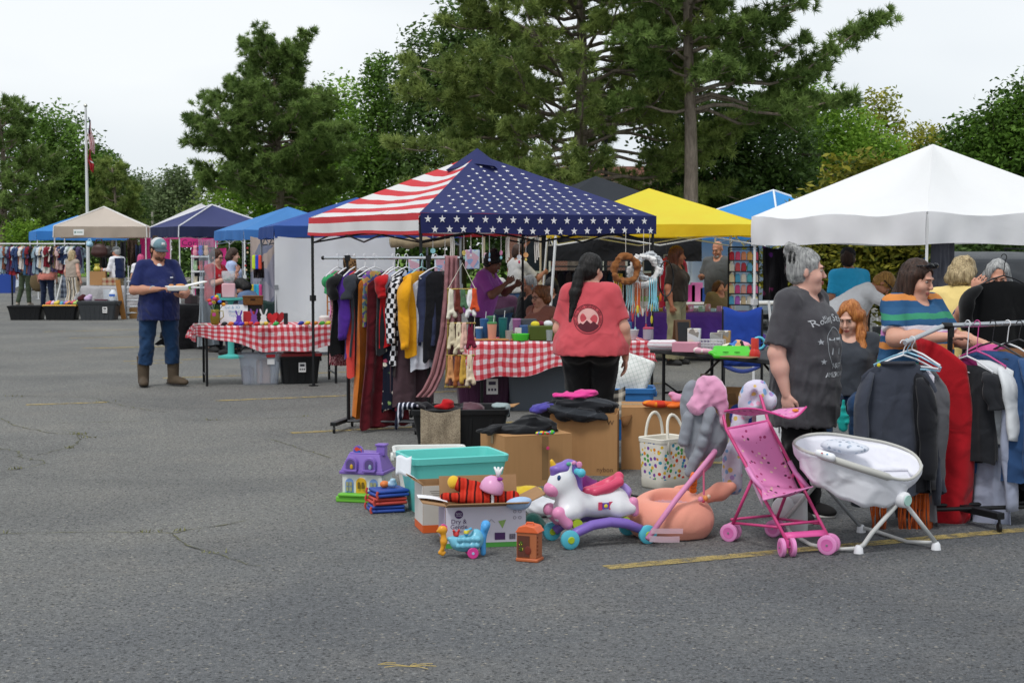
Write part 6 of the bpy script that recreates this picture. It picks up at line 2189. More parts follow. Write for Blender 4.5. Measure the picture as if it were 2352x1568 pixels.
# ---- peach floor seat with toy arch
def floor_seat():
 c=G(1548,1244)+Vector((0,.2,0))
 t=thing('infant_floor_seat','soft peach infant floor seat with one long ear','infant seat',c,R(0))
 pe=cloth('#e39a86',.08,.3)
 s=Sdf(.06)
 n=18
 for i in range(n):
  a=2*PI*i/n
  back=max(0,math.sin(a))
  s.ell((.155*math.cos(a),.135*math.sin(a),.10+.03*back),(.09,.09,.10+.02*back))
 s.ell((0,0,.05),(.17,.15,.06))
 s.ell((0,-.0,.22),(.115,.10,.12),op='-',k=.04)
 s.cut((0,0,.003),(0,0,-1))
 s.obj('cushion',pe,t,.010,amp=.004,freq=(14,14,14))
 d=Sdf(.04).ell((0,.005,.185),(.118,.105,.105))
 d.ell((0,0,.225),(.112,.10,.12),op='-',k=.02).cut((0,0,.215),(0,0,1))
 d.obj('liner',cloth('#c99aa0',.08,.3),t,.009)
 Sdf(.02).cap((-.05,-.09,.19),(.05,-.09,.19),.026,.026).obj('pommel',cloth('#b88a92',.08),t,.008)
 Sdf(.03).cap((.17,.05,.20),(.30,.07,.25),.035,.05).cap((.30,.07,.25),(.37,.08,.275),.05,.03).obj('ear',pe,t,.009,amp=.003)
 Sdf(.03).cap((.06,.17,.24),(.12,.18,.26),.03,.02).obj('ear',pe,t,.009)
 pk=plain('#cf86ae',.5,bump=.05)
 b0=W(1487,1238,8.6)-c
 b1=W(1625,1058,8.85)-c
 e0=W(1528,1170,9.15)-c
 e1=W(1610,1085,9.1)-c
 B().tube([b0,b0.lerp(b1,.5)+Vector((-.008,0,.004)),b1,b1+Vector((.045,.03,.05)),e1+Vector((.05,0,.05)),e1,e0],.0165,10).obj('toy_arch',pk,t,smooth=True)
 B().grid(lambda u,v:b0+Vector((.01+u*.17,-.012-.02*math.sin(u*2.5),-.012+v*.035)),8,2).grid(lambda u,v:b0+Vector((.02+u*.18,-.014,.035+v*.03)),8,2).obj('strap',clear('#e6c8d4',.2,.45),t)
 o=thing('fish_rattle','orange plastic fish rattle hanging from the pink toy arch','toy',W(1592,1085,8.82))
 Sdf(.012).ell((0,0,-.055),(.026,.012,.05)).ell((0,0,-.105),(.024,.01,.018)).ell((0,0,-.01),(.014,.01,.016)).obj('fish',plain('#e06a24',.35),o,.006)
 b=B()
 for z in(-.045,-.065,-.085):
  b.tube([(-.014,-.0125,z),(0,-.014,z-.008),(.014,-.0125,z)],.0018,4)
 b.ball((0,-.013,-.022),.004,6).obj('scale_mark',plain('#a8431a',.4),o)
 o=thing('bead_rattle','pink cord with coloured rattle beads on the toy arch','toy',W(1616,1085,8.82))
 B().tube([(0,0,.03),(.003,0,-.13)],.006,6).obj('cord',plain('#d86a8c',.5),o)
 for(x,z,r,cc)in((-.015,-.155,.017,'#d88cb0'),(.012,-.15,.018,'#dc8a4a'),(.03,-.14,.014,'#d8b8a0'),(0,-.165,.012,'#c8405c')):
  B().ball((x,0,z),r,10).obj('bead',plain(cc,.3),o)
floor_seat()
# ---- pink umbrella stroller
def stroller():
 c=G(1790,1262)
 t=thing('doll_stroller','pink folding stroller with patterned seat and sun visor','stroller',c)
 w=lambda px,py,Y:W(px,py,Y)-c
 pk,dp,lp=plain('#c9447e',.4,bump=0),plain('#d9589a',.4,bump=0),plain('#dc8cc0',.4,bump=0)
 def tube(name,P,r=.0095,m=pk):
  return B().tube(P,r,8).obj(name,m,t,smooth=True)
 FL,FR=w(1808,1243,8.32),w(1904,1236,8.40)
 RL,RR=w(1679,1212,8.78),w(1780,1202,8.92)
 TL,TR=w(1668,985,8.86),w(1764,966,8.98)
 HL,HR=w(1648,900,9.0),w(1742,892,9.12)
 tube('frame_tube',[FL,FL.lerp(TL,.3)+Vector((-.004,0,.01)),TL,HL,HL+Vector((-.05,.03,.03))])
 tube('frame_tube',[FR,FR.lerp(TR,.3)+Vector((-.004,0,.01)),TR,HR,HR+Vector((-.05,.03,.03))])
 ML,MR=FL.lerp(TL,.55),FR.lerp(TR,.55)
 tube('rear_leg',[RL,ML])
 tube('rear_leg',[RR,MR])
 tube('cross_bar',[RL+Vector((0,0,.05)),RR+Vector((0,0,.05))],.008)
 tube('cross_bar',[RL+Vector((.01,0,.03)),FL.lerp(TL,.12)],.008)
 tube('cross_bar',[RR+Vector((.01,0,.03)),FR.lerp(TR,.12)],.008)
 tube('cross_bar',[FL.lerp(TL,.14),FR.lerp(TR,.14)],.008)
 tube('armrest',[ML+Vector((-.03,0,.06)),ML+Vector((.0,-.04,.0)),FL.lerp(TL,.42)+Vector((.03,-.02,.0))],.014,lp)
 tube('armrest',[MR+Vector((-.03,0,.06)),MR+Vector((.0,-.04,.0)),FR.lerp(TR,.42)+Vector((.03,-.02,.0))],.014,lp)
 B().grid(lambda u,v:FL.lerp(FR,u)*1.0+Vector((.01,-.01,-.0))+(TL-FL)*(.03+.05*v),4,2).obj('foot_strap',dp,t,solid=.004)
 fab=pattern('dots','#d886b8','#d886b8','#a03a6c','#d886b8','#5c3048','#d886b8','#dcc8a8','#d886b8',s=36.0)
 b=B()
 bl,br_=w(1748,1116,8.60),w(1834,1124,8.68)
 fl,fr=w(1752,1150,8.36),w(1868,1118,8.44)
 def back(u,v):
  p=TL.lerp(TR,u).lerp(bl.lerp(br_,u),v)
  return p+Vector((.02,.07,-.02))*math.sin(PI*v)*math.sin(PI*u)
 b.grid(back,10,14)
 b.obj('seat_back',fab,t,smooth=True,solid=.004)
 B().grid(lambda u,v:bl.lerp(br_,u).lerp(fl.lerp(fr,u),v)+Vector((0,0,-.035*math.sin(PI*v)*math.sin(PI*u))),8,6).obj('seat_pad',fab,t,smooth=True,solid=.006)
 B().grid(lambda u,v:TL.lerp(bl,.62+.38*u).lerp(w(1728,1148,8.6)if False else TL.lerp(bl,.62+.38*u)+Vector((-.02+.03*u,-.03,-.10*u-.02)),v),6,4).obj('side_wing',plain('#dfb4d2',.6),t,smooth=True,solid=.003)
 B().tube([TL,TR],.008,8).obj('top_bar',dp,t)
 # visor
 v0,v1,v2,v3=w(1664,944,8.72),w(1790,938,8.95),w(1852,934,8.62),w(1800,957,8.38)
 def vis(u,v):
  p=v0.lerp(v1,v).lerp(v3.lerp(v2,v),u)
  return p+Vector((0,0,.03*math.sin(PI*u)*(1-v)-.03*math.sin(PI*v)))
 b=B().grid(vis,12,8)
 vz=b.obj('sun_visor',fab,t,smooth=True,solid=.004)
 B().tube([vis(i/10,0)for i in range(11)]+[vis(1,i/8)for i in range(1,9)],.0055,6).obj('visor_piping',plain('#d03a86',.4),vz)
 B().ball(vis(.85,.75)+Vector((0,0,.012)),(.02,.012,.01),10).obj('visor_badge',plain('#d88a34',.4),vz)
 # wheels: four pairs
 for(p,r,yaw)in((RL,.052,R(60)),(RR,.050,R(60)),(FL,.052,R(8)),(FR,.055,R(62))):
  ax=Matrix.Rotation(yaw,3,'Z')@ Matrix.Rotation(PI/2,3,'Y')
  dr=ax @ Vector((0,0,1))
  base=Vector((p.x,p.y,r))
  g0=Vector((0,0,0))
  for sgn in(-1,1):
   q=base+dr*sgn*.030
   wh=B().lathe([(r*.55,-.011),(r*.85,-.013),(r,-.009),(r,.009),(r*.85,.013),(r*.55,.011)],24,q,axis=ax).obj('wheel',lp,t)
   B().lathe([(r*.5,-.0125),(r*.62,-.0135),(r*.62,.0135),(r*.5,.0125)],20,q,axis=ax).obj('rim',plain('#cf6aa8',.4),wh)
   B().lathe([(.006,-.016),(.006,.016)],8,q,axis=ax).obj('axle_cap',plain('#9a9aa0',.3,metal=.6),wh)
  B().tube([base-dr*.03,base+dr*.03],.006,6).tube([base,p+Vector((0,0,.01))],.011,8).obj('fork',dp,t)
stroller()
# ---- jackets over the stroller handles
def jackets():
 c=W(1622,960,8.95)
 L=lambda px,py,dy=0.0:W(px,py,8.95+dy)-c
 s=Sdf(.05)
 s.ell(L(1590,930,.04),(.075,.07,.15)).ell(L(1615,985,.03),(.115,.07,.13)).ell(L(1640,1010,.02),(.08,.06,.11)).ell(L(1600,1030,.02),(.07,.055,.09))
 P=[L(1630,945,-.045),L(1622,985,-.06),L(1610,1025,-.06),L(1594,1060,-.045),L(1584,1084,-.035)]
 for a,b_ in zip(P,P[1:]):
  s.cap(a,b_,.036,.034,k=.012)
 s.cap(L(1580,960,-.035),L(1570,1015,-.04),.036,.034,k=.015)
 for(x0,y0,x1,y1)in((1560,985,1600,990),(1565,1010,1598,1018),(1636,985,1672,980),(1632,1012,1668,1008),(1620,1040,1660,1036),(1605,1000,1632,1006),(1598,1030,1622,1040)):
  s.cap(L(x0,y0,-.085),L(x1,y1,-.085),.006,.006,k=.03,op='-')
 o=tag(s.obj('grey_puffer_jacket',cloth('#868a92',.1,.7),None,.008,loc=c,amp=.005,freq=(8,8,14),seed=3,ridge=.5),'grey puffer jacket with pink fleece hood slung over the stroller','jacket')
 h=Sdf(.04)
 h.ell(L(1628,898,.0),(.092,.08,.10)).ell(L(1606,930,-.03),(.07,.055,.065)).cap(L(1652,900,-.02),L(1662,970,-.03),.05,.022)
 for(x0,y0,x1,y1)in((1648,862,1600,930),(1660,885,1622,945),(1625,860,1590,905)):
  h.cap(L(x0,y0,-.085),L(x1,y1,-.085),.010,.012,k=.025,op='-')
 h.obj('hood',cloth('#d596b6',.1,.8,.5,120),o,.008,amp=.012,freq=(16,16,16),seed=8,ridge=.7)
 c2=W(1735,930,9.15)
 L=lambda px,py,dy=0.0:W(px,py,9.15+dy)-c2
 s=Sdf(.03)
 s.ell(L(1735,905,0),(.085,.07,.09)).ell(L(1718,930),(.06,.05,.08)).ell(L(1765,922),(.05,.05,.055))
 s.ell(L(1735,915,-.07),(.028,.06,.05),op='-',k=.02)
 s.cap(L(1700,960,.05),L(1680,1110,.0),.05,.055).cap(L(1680,1040),L(1684,1120),.055,.045)
 o=tag(s.obj('floral_jacket',pattern('dots','#cfc9da','#7fa6d0','#dca0bc','#d8b86a','#a88cc0',s=22.0),None,.009,loc=c2,amp=.007,freq=(40,40,40),seed=5),'pale lavender printed jacket hanging behind the stroller seat','jacket')
jackets()
# ---- grey and white baby rocker
def rocker():
 c=G(1985,1268)
 t=thing('baby_rocker','white and grey baby rocker seat on curved tube legs','baby rocker',c)
 w=lambda px,py,Y:W(px,py,Y)-c
 gm,wm=plain('#c3c4c2',.35,bump=0),plain('#dfe0e4',.4,bump=0)
 H1,H2=w(2071,1146,8.42),w(1883,1102,8.9)
 fA,fB=w(1972,1258,8.42),w(2150,1246,8.52)
 fC,fD=w(1978,1210,9.05),w(1800,1196,8.95)
 B().tube([H1,H1.lerp(fA,.7),fA+Vector((.03,0,.02)),fA],.0135,8).obj('leg',gm,t,smooth=True)
 B().tube([H1,fB],.0135,8).obj('leg',gm,t,smooth=True)
 B().tube([H2,H2.lerp(fC,.5)+Vector((0,0,.0)),fC],.0125,8).obj('leg',plain('#8d8f92',.35),t,smooth=True)
 B().tube([H2,fD],.0125,8).obj('leg',gm,t,smooth=True)
 B().tube([fD,w(1815,1222,8.85),w(1862,1250,8.6),w(1915,1262,8.48),fA],.0115,8).obj('floor_bar',gm,t,smooth=True)
 B().tube([fC,w(2020,1222,8.95),w(2085,1244,8.7),fB],.0115,8).obj('floor_bar',gm,t,smooth=True)
 for f in(fA,fB,fC):
  B().lathe([(.028,0),(.024,.03),(.014,.045)],12,(f.x,f.y,0)).obj('foot',wm,t)
 for p,f in((H1,1),(H2,-1)):
  d=(H1-H2).normalized()
  ax=Vector((0,0,1)).rotation_difference(d).to_matrix()
  h=B().lathe([(.030,-.045),(.044,-.04),(.046,0),(.044,.03),(.034,.04)],20,p,axis=ax).obj('hub',wm,t,smooth=True)
  B().lathe([(.030,0),(.030,.006)],18,p+d*f*.041,axis=ax).obj('hub_cap',plain('#a9cfc4',.4),h)
 rim=[w(1823,1018,8.72),w(1850,1036,8.50),w(1905,1052,8.36),w(1960,1070,8.32),w(2012,1086,8.32),w(2060,1100,8.36),w(2095,1098,8.45),w(2116,1072,8.55),w(2095,1040,8.66),w(2040,1018,8.76),w(1975,1006,8.82),w(1905,996,8.84),w(1850,1000,8.8)]
 n=len(rim)
 def loop(u):
  a=(u%1)*n
  i=int(a)%n
  p0,p1,p2,p3=rim[(i-1)%n],rim[i],rim[(i+1)%n],rim[(i+2)%n]
  f=a-int(a)
  return .5*((2*p1)+(p2-p0)*f+(2*p0-5*p1+4*p2-p3)*f*f+(3*p1-p0-3*p2+p3)*f**3)
 cen=sum(rim,Vector())/n
 low_a,low_b=w(1835,1030,8.64),w(2105,1082,8.52)
 def bowl(u,v):
  p=loop(u)
  xl=min(1,max(0,(p.x-rim[0].x)/(rim[7].x-rim[0].x)))
  mid=low_a.lerp(low_b,.12+.76*xl)+Vector((0,0,-.20*math.sin(PI*(.12+.76*xl))**.8))
  q=p.lerp(mid,v)
  bulge=math.sin(PI*v)*.022
  d=(p-cen)
  d.z=0
  d=d.normalized()if d.length>0 else d
  wr=.008*math.sin(u*47+4*v)*math.sin(PI*v)+.006*math.sin(u*83)  *math.sin(PI*v)
  return q+Vector((d.x*(bulge+wr),d.y*(bulge+wr),-.02*math.sin(PI*v)+wr))
 b=B()
 b.grid(bowl,52,10)
 for k in range(len(b.M)):
  b.M[k]=1 if(k // 52)>5 else 0
 b.obj('sling',[cloth('#d9d9e2',.04,.3),cloth('#cfd0d6',.04,.3)],t,smooth=True,solid=.008)
 B().tube([loop(i/60)for i in range(61)],[.009+(.011 if 1.6/13<(i/60)<4.6/13 else 0)for i in range(61)],10).obj('padded_rim',plain('#b9b8b2',.6,bump=.1),t,smooth=True)
 B().grid(lambda u,v:loop((.6+u*5.6)/13)+Vector((.04*(.5-u)*v,.05*v+.01*math.sin(u*21)*v,-(.05+.16*math.sin(PI*(.15+.8*u)))*v+.006*math.sin(u*33)*v)),36,8).obj('mesh_side',cloth('#e4e4ea',.04,.6),t,smooth=True,solid=.003)
 ins=B().grid(lambda u,v:bowl(u,.10+.45*v)+Vector((0,0,.018)),40,6)
 ins.obj('liner',cloth('#e2e2ea',.04,.5),t,smooth=True,solid=.012)
 s=Sdf(.03).ell(w(1925,1022,8.7),(.10,.10,.035)).ell(w(1960,1030,8.65),(.09,.08,.03))
 s.obj('head_pad',pattern('dots','#d0d4de','#a8b4c4','#8f98a8',s=34.0),t,.009)
 Sdf(.02).cap(w(1880,1040,8.34),w(1910,1050,8.31),.022,.024).obj('control_box',wm,t,.007)
 b=B().ball(w(1888,1040,8.305),(.006,.003,.004),8,0).ball(w(1900,1043,8.30),(.006,.003,.004),8,1)
 b.obj('button',[plain('#c84a4a',.3),plain('#3a9ac8',.3)],t)
rocker()
# white plastic panel lying behind the stroller
t=thing('white_potty_box','white plastic toddler box standing behind the stroller wheels','plastic box',G(1838,1236)+Vector((0,.16,0)),R(-12))
B().box((0,0,.12),(.15,.10,.24),tx=.9,ty=.8).obj('body',plain('#d2d2d4',.4),t,bev=.03,seg=3)
Sdf(.02).ell((-.07,-.03,.15),(.07,.05,.08),(0,R(25),0)).obj('door_panel',plain('#dcdcde',.35),t,.009)
flat_text('RESET',.02,(.015,-.0515,.185),t,plain('#a8a8aa',.5,bump=0))
# ---- patterned tote bag
def tote_bag():
 t=thing('spotted_tote_bag','cream rubber tote bag covered in multicoloured spots','tote bag',G(1533,1128)+Vector((0,.2,0)),R(38))
 w,d,h=.31,.25,.36
 cr=plain('#ded9cc',.5)
 sp=pattern('spots','#ded9cf','#c8452c','#3f62b0','#d88c2c','#4f9a4a','#7a4a9c','#d8b43a','#3a8fa8',s=30.0)
 def rr(s,z,e=0):
  P=[]
  r=.04
  for(cx,cy,a0)in((1,1,0),(-1,1,1),(-1,-1,2),(1,-1,3)):
   for k in range(5):
    a=(a0+k/4)*PI/2
    P.append((cx*(w/2*s+e-r)+r*math.cos(a),cy*(d/2*s+e-r)+r*math.sin(a),z))
  return P
 def band(name,R_,m,cap=False):
  V=[v for q in R_ for v in q]
  F=[]
  for i in range(len(R_)-1):
   for k in range(20):
    F.append((i*20+k,i*20+(k+1)%20,(i+1)*20+(k+1)%20,(i+1)*20+k))
  if cap:
   F.append(tuple(range(19,-1,-1)))
  return B().add(V,F).obj(name,m,t,smooth=50)
 band('base',[rr(.84,0),rr(.90,.012),rr(.905,.07,.003)],cr,True)
 band('spotted_body',[rr(.9,.068),rr(.94,.18),rr(.985,h-.03)],sp)
 band('rim',[rr(.985,h-.032,.003),rr(1,h-.004,.004),rr(1,h,0),rr(.985,h-.006,-.008),rr(.9,.05,-.008)],cr)
 for y in(-1,1):
  P=[]
  for i in range(15):
   a=PI*i/14
   P.append((-.085*math.cos(a)*(1+.0*i)+(.02 if y>0 else 0),y*(d/2+.008)*(1-.25*math.sin(a))+(.03*math.sin(a)),h-.10+.26*math.sin(a)**.7))
  B().tube(P,.012,8,sq=.7).obj('handle',cr,t,smooth=True)
tote_bag()
# ---- cartons and the heaps on them
b1_=carton('large plain brown cardboard box with pink sticker dot in front',G(1163,1120)+Vector((.14,.30,0)),R(22),.52,.48,.36)
B().lathe([(.013,0),(.013,.0015)],14,(.07,-.2415,.27),axis=Matrix.Rotation(PI/2,3,'X')).obj('sticker',plain('#e0487c',.5),b1_)
B().box((.05,-.2412,.2),(.05,.001,.31)).obj('tape_strip',clear('#b89468',.2,.5),b1_)
b2_=carton('tall brown cardboard box holding the dark clothes heap',(X(1345,11.35),11.55),R(-6),.52,.44,.46,False,(None,None,None,None))
flat_text('W',.05,(.21,-.222,.38),b2_,plain('#4a3524',.7,bump=0))
flat_text('nybon',.05,(.17,-.222,.03),b2_,plain('#6a4a30',.7,bump=0))
b3_=carton('brown cardboard box with torn corner behind the spotted tote bag',(X(1532,11.6),11.85),R(-4),.64,.46,.47)
B().add([(-.33,-.235,.40),(-.24,-.235,.42),(-.27,-.275,.34),(-.31,-.28,.33)],[(0,1,2,3)]).obj('torn_flap',cardboard('#7f5b3a'),b3_,solid=.005)
soft('dark_clothes_heap','heap of black and charcoal clothes on the tall box','clothes',1335,950,11.5,[((-.02,0,.03),(.26,.2,.06)),((-.1,-.05,.07),(.16,.13,.05)),((.12,-.02,.06),(.16,.15,.05)),((-.24,-.1,.03),(.1,.1,.05)),((.0,-.2,.0),(.2,.05,.05)),((.02,.0,.1),(.12,.12,.04))],[cloth('#1d1e22',.2),cloth('#33363b',.2)],.03,.010,.016,(16,22,34),3,None,lambda P:(np.sin(P[:,2]*60+P[:,0]*9)>.3).astype(int),zref=.45)
soft('pink_clothes','folded hot pink garment on top of the dark clothes heap','garment',1325,905,11.5,[((0,0,0),(.16,.12,.03)),((.06,.0,.025),(.1,.09,.025)),((-.1,0,-.005),(.08,.09,.02))],cloth('#d8408f',.12),.02,.009,.010,(26,26,40),4,zref=.585)
soft('purple_clothes','crumpled violet garment at the edge of the clothes heap','garment',1245,930,11.4,[((0,0,0),(.08,.1,.035)),((-.04,-.03,-.02),(.06,.06,.03)),((.06,.02,.02),(.07,.06,.025))],cloth('#4a4494',.15),.02,.009,.010,(34,34,34),5,zref=.50)
soft('black_jacket_heap','crumpled black jacket on the brown box with pink dot','jacket',1195,985,11.0,[((0,0,.02),(.26,.16,.04)),((.1,.02,.06),(.14,.12,.055)),((-.2,-.06,.01),(.12,.09,.025)),((.16,.03,.03),(.12,.12,.05)),((.02,-.1,.01),(.14,.07,.03))],cloth('#17181b',.25),.03,.010,.013,(22,22,32),6,zref=.37)
soft('bead_toy','small bright beaded toy on the brown box edge','toy',1246,990,10.75,[((-.03,0,.012),(.02,.02,.012)),((0,0,.014),(.02,.02,.014)),((.035,.01,.012),(.025,.02,.012)),((.07,.02,.016),(.02,.02,.016))],pattern('cells','#58b83c','#d8483c','#3c74c8','#d8c43c','#d86aa8',s=60.0),.01,.006,0,zref=.375)
for(px,py,lab,prims,col,z)in(
  (1515,925,'orange and red plush fish toy on the box behind the tote bag',[((0,0,.03),(.11,.05,.03)),((.12,0,.03),(.05,.03,.02)),((-.09,0,.035),(.04,.04,.022))],pattern('cells','#d8602c','#c83c2c','#e0842c','#d8602c','#d8c8c0',s=14.0),.475),
  (1562,925,'bright orange soft toy with limbs on the rear box',[((0,0,.03),(.09,.05,.028)),((.08,-.02,.05),(.05,.03,.02)),((-.05,-.05,.02),(.05,.03,.02))],plain('#dd6a22',.6),.475),
  (1558,905,'pink fringed pom toy on the rear box',[((0,0,.03),(.05,.05,.035)),((-.04,0,.06),(.03,.03,.02)),((.04,0,.03),(.04,.04,.03))],cloth('#d690b0',.3),.52)):
 soft('plush_toy',lab,'plush toy',px,py,11.62,prims,col,.02,.008,.004,(60,60,60),7,zref=z)
# ---- black tub with clothes hanging out
bt=tote('black_tub','big black plastic tub with clothes spilling over its rim','storage tub',(X(1052,12.5),12.75),R(4),.78,.5,.37,'#18191b',ribs=4)
o=hung_sheet('leopard_cloth','beige animal print cloth folded over the black tub rim','cloth',(X(964,12.4),12.42),(X(1056,12.4),12.45),.385,.085,pattern('speck','#a49782','#6a5c4c',s=90.0),.012,9,1)
soft('tub_clothes','jumble of black and mauve clothes inside the black tub','clothes',1030,960,12.75,[((0,0,0),(.3,.18,.05)),((-.25,0,.04),(.1,.14,.04)),((.2,.05,.02),(.12,.12,.05))],[cloth('#1c1b1f',.2),cloth('#5a4048',.2)],.04,.012,.014,(20,20,26),8,None,lambda P:(P[:,0]>.12).astype(int),zref=.33)
soft('red_garment','small bright red garment sticking up from the black tub','garment',1020,945,12.6,[((0,0,0),(.09,.05,.035)),((.03,0,.03),(.05,.04,.03))],cloth('#b01c22',.15),.02,.009,.008,(30,30,30),9,zref=.385)
soft('pale_garment','pale grey-green garment over the right end of the black tub','garment',1150,945,12.65,[((0,0,0),(.07,.1,.03)),((.05,0,-.04),(.03,.08,.06)),((-.03,0,.0),(.05,.08,.025))],cloth('#93a3a4',.1),.02,.009,.007,(30,30,30),10,zref=.385)
soft('striped_garment','dark garment with white stripes trailing over the tub corner','garment',935,965,12.6,[((0,0,.0),(.09,.08,.03)),((-.06,-.03,-.05),(.03,.04,.07)),((-.09,-.03,-.12),(.014,.02,.07))],pattern('vstripe','#1c2030','#1c2030','#c8c8d4',s=26.0),.03,.008,.006,(30,30,30),11,zref=.39)
# ---- blue bin with pillow
tote('blue_bin','bright blue plastic bin holding a white pillow','storage tub',(X(1447,13.4),13.6),R(-3),.46,.36,.46,'#3a78b8',ribs=0)
s=Sdf(.03).box((0,0,.2),(.20,.045,.20),.04,(R(-14),R(18),R(-20)))
s.ell((0,0,.2),(.14,.1,.14),(R(-14),R(18),R(-20)),k=.05)
q=NT('white_grid_cloth')
ux,uy,uz=q.sep(q.co('Object',1.0,(0,R(18),0)))
lx=q.math('LESS_THAN',q.math('FRACT',q.math('MULTIPLY',ux,28)),.12)
lz=q.math('LESS_THAN',q.math('FRACT',q.math('MULTIPLY',uz,28)),.12)
q.bump(q.noise(60),.3,.01)
q.fin(q.mix(q.math('MULTIPLY',q.math('MAXIMUM',lx,lz),.55),'#dcdfdc','#8fa39a'),.9)
tag(s.obj('white_pillow',q.m,None,.009,loc=(X(1446,13.4),13.55,.36),amp=.004),'white textured pillow standing in the blue bin','pillow')
o=hung_sheet('patterned_blanket','black and cream patterned blanket hanging over the blue bin','blanket',(X(1392,13.2),13.32),(X(1440,13.2),13.30),.49,.20,pattern('plaid','#3a3836','#cfc8ba',s=12.0),.015,12,1)
# ---- purple carrier and yellow clothes on the ground
soft('purple_carrier','plum coloured padded carrier with black straps behind the unicorn','bag',1385,1150,9.9,[((-.06,0,.07),(.14,.1,.07)),((.08,0,.05),(.1,.09,.05)),((-.14,0,.12),(.05,.08,.06))],[cloth('#6d2466',.15),cloth('#1c1a1e')],.04,.010,.005,(20,20,20),12,0.002,lambda P:(np.abs(P[:,0]+.02)<.022).astype(int))
b=B().tube([(0,0,.05),(.08,-.02,.03),(.15,-.03,.02),(.19,-.02,.03)],.012,6,sq=.5)
o=b.obj('carrier_strap',cloth('#1a191c'),None,loc=G(1430,1150)+Vector((0,.05,0)))
tag(o,'loose black strap with pink end lying behind the unicorn tail','strap')
soft('yellow_clothes','crumpled yellow clothes lying behind the nappy box','clothes',1180,1170,9.6,[((0,0,.1),(.17,.12,.06)),((-.1,-.02,.11),(.1,.1,.04)),((.1,.0,.08),(.1,.1,.06)),((0,0,.05),(.16,.12,.06))],[cloth('#d8b838',.12),cloth('#2a3468')],.04,.010,.012,(18,18,36),13,0.002,lambda P:(P[:,2]<.075).astype(int))
soft('white_plush','white fluffy toy half hidden behind the unicorn head','plush toy',1240,1185,9.3,[((0,0,.06),(.1,.09,.06)),((.08,0,.05),(.08,.08,.05)),((-.04,0,.1),(.06,.06,.03))],cloth('#d4d6dc',.06),.03,.010,.006,(30,30,30),14,0.002)
soft('teal_clothes','dark teal cloth between the box and the unicorn wheel','cloth',1225,1215,9.0,[((0,0,.05),(.05,.08,.05)),((.02,0,.02),(.06,.08,.03))],cloth('#1f4a44',.15),.03,.009,.006,(30,30,30),15,0.002)
